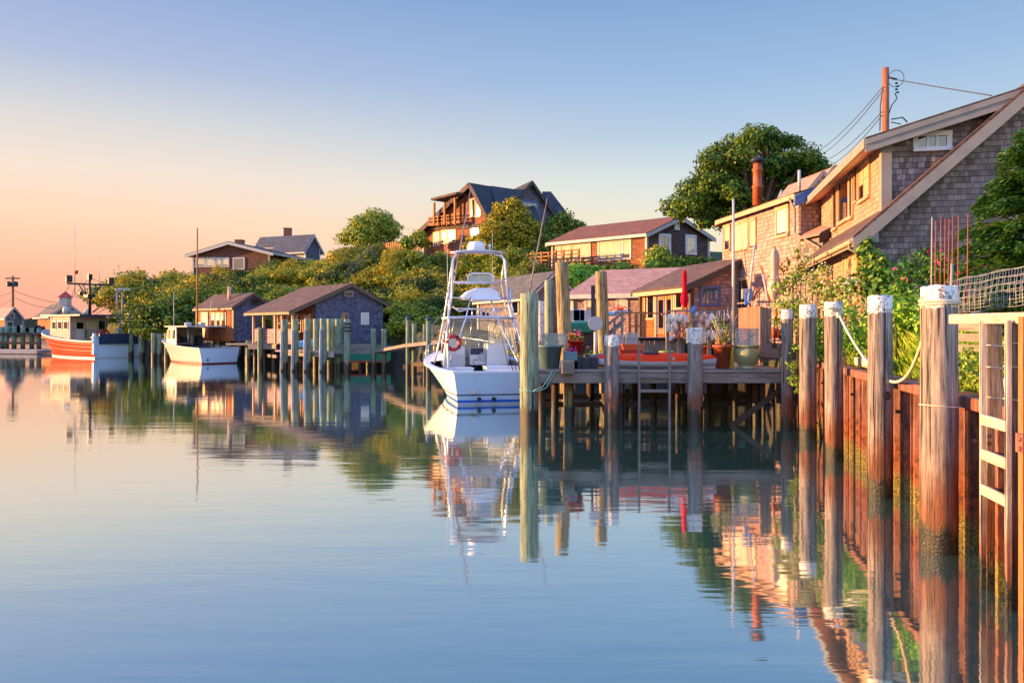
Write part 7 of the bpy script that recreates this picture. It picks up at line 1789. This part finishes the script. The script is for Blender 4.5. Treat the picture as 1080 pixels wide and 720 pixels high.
shrub('bright grassy plant behind the ladder, right of the thickest piling', [(1020, 385, 9.6, .22), (1030, 395, 9.2, .2), (1012, 395, 9.6, .18), (1024, 372, 9.8, .12)], 500, .028, 'lf_bright', 57, name='bright_plant', cat='plant', stems=False, fill=.7)
shrub('low green hedge along the foot of the hillside bungalow', [(690, 284, 50, .7), (700, 280, 51, .6), (712, 281, 50, .6), (725, 280, 50, .6), (738, 279, 50, .5), (697, 272, 52, .7), (655, 285, 50, .6), (748, 281, 50, .5), (640, 288, 50, .6), (668, 287, 50, .5)], 70, .12, 'lf_bright', 58, name='hedge', cat='hedge')
shrub('dark shrub under the deck of the hillside bungalow', [(605, 290, 48, .8), (615, 292, 48, .8), (625, 290, 49, .6), (598, 296, 47, .7)], 60, .13, 'lf_shrub', 59)
shrub('orange-leaved creeper on the wall behind the folded pink umbrella', [(826, 285, 23, .2), (832, 275, 23, .15), (836, 295, 22.8, .2), (845, 282, 22.5, .16), (841, 270, 22.8, .1)], 130, .05, 'lf_hill2', 60, name='creeper', cat='creeper', fill=.7)
shrub('dark bush at the foot of the bungalow gable wall', [(692, 272, 54, .9), (697, 268, 54.3, .6)], 60, .12, 'lf_tree', 61)
def conifer():
    q = P2(1092, 12.6); zb = gz(q.x, q.y); root = empty('conifer', 'dark green conifer with layered drooping boughs at the right edge', 'conifer', (q.x, q.y, zb))
    m = MB(); m.path([(q.x, q.y, zb - .2), (q.x + .05, q.y, 6.0)], [.12, .03], 9); m.build('trunk', M['bark'], root)
    rg = np.random.default_rng(9); rr = random.Random(9); Ps = []; As = []; Bs = []; bm = MB()
    z = 2.25
    while z < 5.5:
        nb = 11; reach = 1.35 * (1 - ((z - 2.2) / 4.6) ** 1.5) * rr.uniform(.8, 1.1)
        for k in range(nb):
            a = k * 2 * math.pi / nb + rr.uniform(-.3, .3) + z; L = reach * rr.uniform(.6, 1.2)
            p0 = V((q.x, q.y, z + rr.uniform(-.12, .12))); p1 = p0 + V((math.cos(a) * L * .6, math.sin(a) * L * .6, .12)); p2 = p0 + V((math.cos(a) * L, math.sin(a) * L, -.02 + rr.uniform(-.1, .16)))
            bm.path([p0, p1, p2], [.02, .012, .004], 5)
            n = int(420 * L); f = rg.random(n) ** .7; c = np.outer(1 - f, p0) + np.outer(f, p2); c[:, 2] += .16 * np.sin(f * 3.1)
            wdt = .30 * L * (1.05 - f) + .05; s1 = rg.normal(size=n) * wdt * .6; c[:, 0] += -math.sin(a) * s1; c[:, 1] += math.cos(a) * s1; c[:, 2] -= np.abs(s1) * .35 + rg.random(n) * .12
            dr = np.stack([np.full(n, math.cos(a)) - math.sin(a) * s1 * 2, np.full(n, math.sin(a)) + math.cos(a) * s1 * 2, -.2 + rg.normal(size=n) * .25], 1); dr /= np.linalg.norm(dr, axis=1)[:, None]
            sd_ = np.cross(dr, rg.normal(size=(n, 3)) * .4 + np.array([0, 0, 1])); sd_ /= np.linalg.norm(sd_, axis=1)[:, None]
            Ps.append(c); As.append(dr * .045); Bs.append(sd_ * .018)
        z += .19
    me = quads_mesh('boughs', np.concatenate(Ps) - np.array(root.location), np.concatenate(As), np.concatenate(Bs), M['lf_conifer']); o = bpy.data.objects.new('boughs', me); COL.objects.link(o); o.parent = root
    bm.build('branches', M['bark'], root)
conifer()
def stakes():
    for i, (px, y0, y1, mt, Y) in enumerate(((983, 229, 312, 'palewood_v', 11.6), (987, 233, 310, 'rod_stake', 11.8), (992.5, 229, 308, 'rod_stake', 12.0), (1001, 231, 306, 'rod_stake', 12.1), (1005, 228, 306, 'rod_stake', 11.7), (1011, 227, 306, 'rod_stake', 12.0), (1021, 226, 304, 'rod_stake', 11.8), (997, 230, 306, 'rod_stake', 12.3), (1004, 278, 310, 'trim_grey', 11.5))):
        a, b_ = at(px - 1.2, y1 + 30, Y), at(px, y0, Y); m = MB(); m.tube(a, b_, .0085 if mt != 'trim_grey' else .02, n=6)
        lab = {'palewood_v': 'pale cane, leftmost of the garden stakes among the roses', 'rod_stake': 'thin rust-red garden stake rising from the roses', 'trim_grey': 'short grey garden stake among the red ones'}[mt]
        tag(m.build('garden_stake', M[mt]), lab, 'stake', 'garden stakes behind the nearest piling')
stakes()
def skyline_shrubs():
    for i, (px, py, Y, r) in enumerate(((441, 250, 78, .7), (428, 254, 78, .6), (447, 254, 79, .5))):
        shrub(['small windblown bush on the terrace left of the hilltop house', 'leftmost small bush on the skyline terrace', 'bush against the left wall of the hilltop house'][i], [(px, py, Y, r), (px + 3, py + 4, Y, r)], 50, .16, 'lf_tree', 80 + i)
skyline_shrubs()
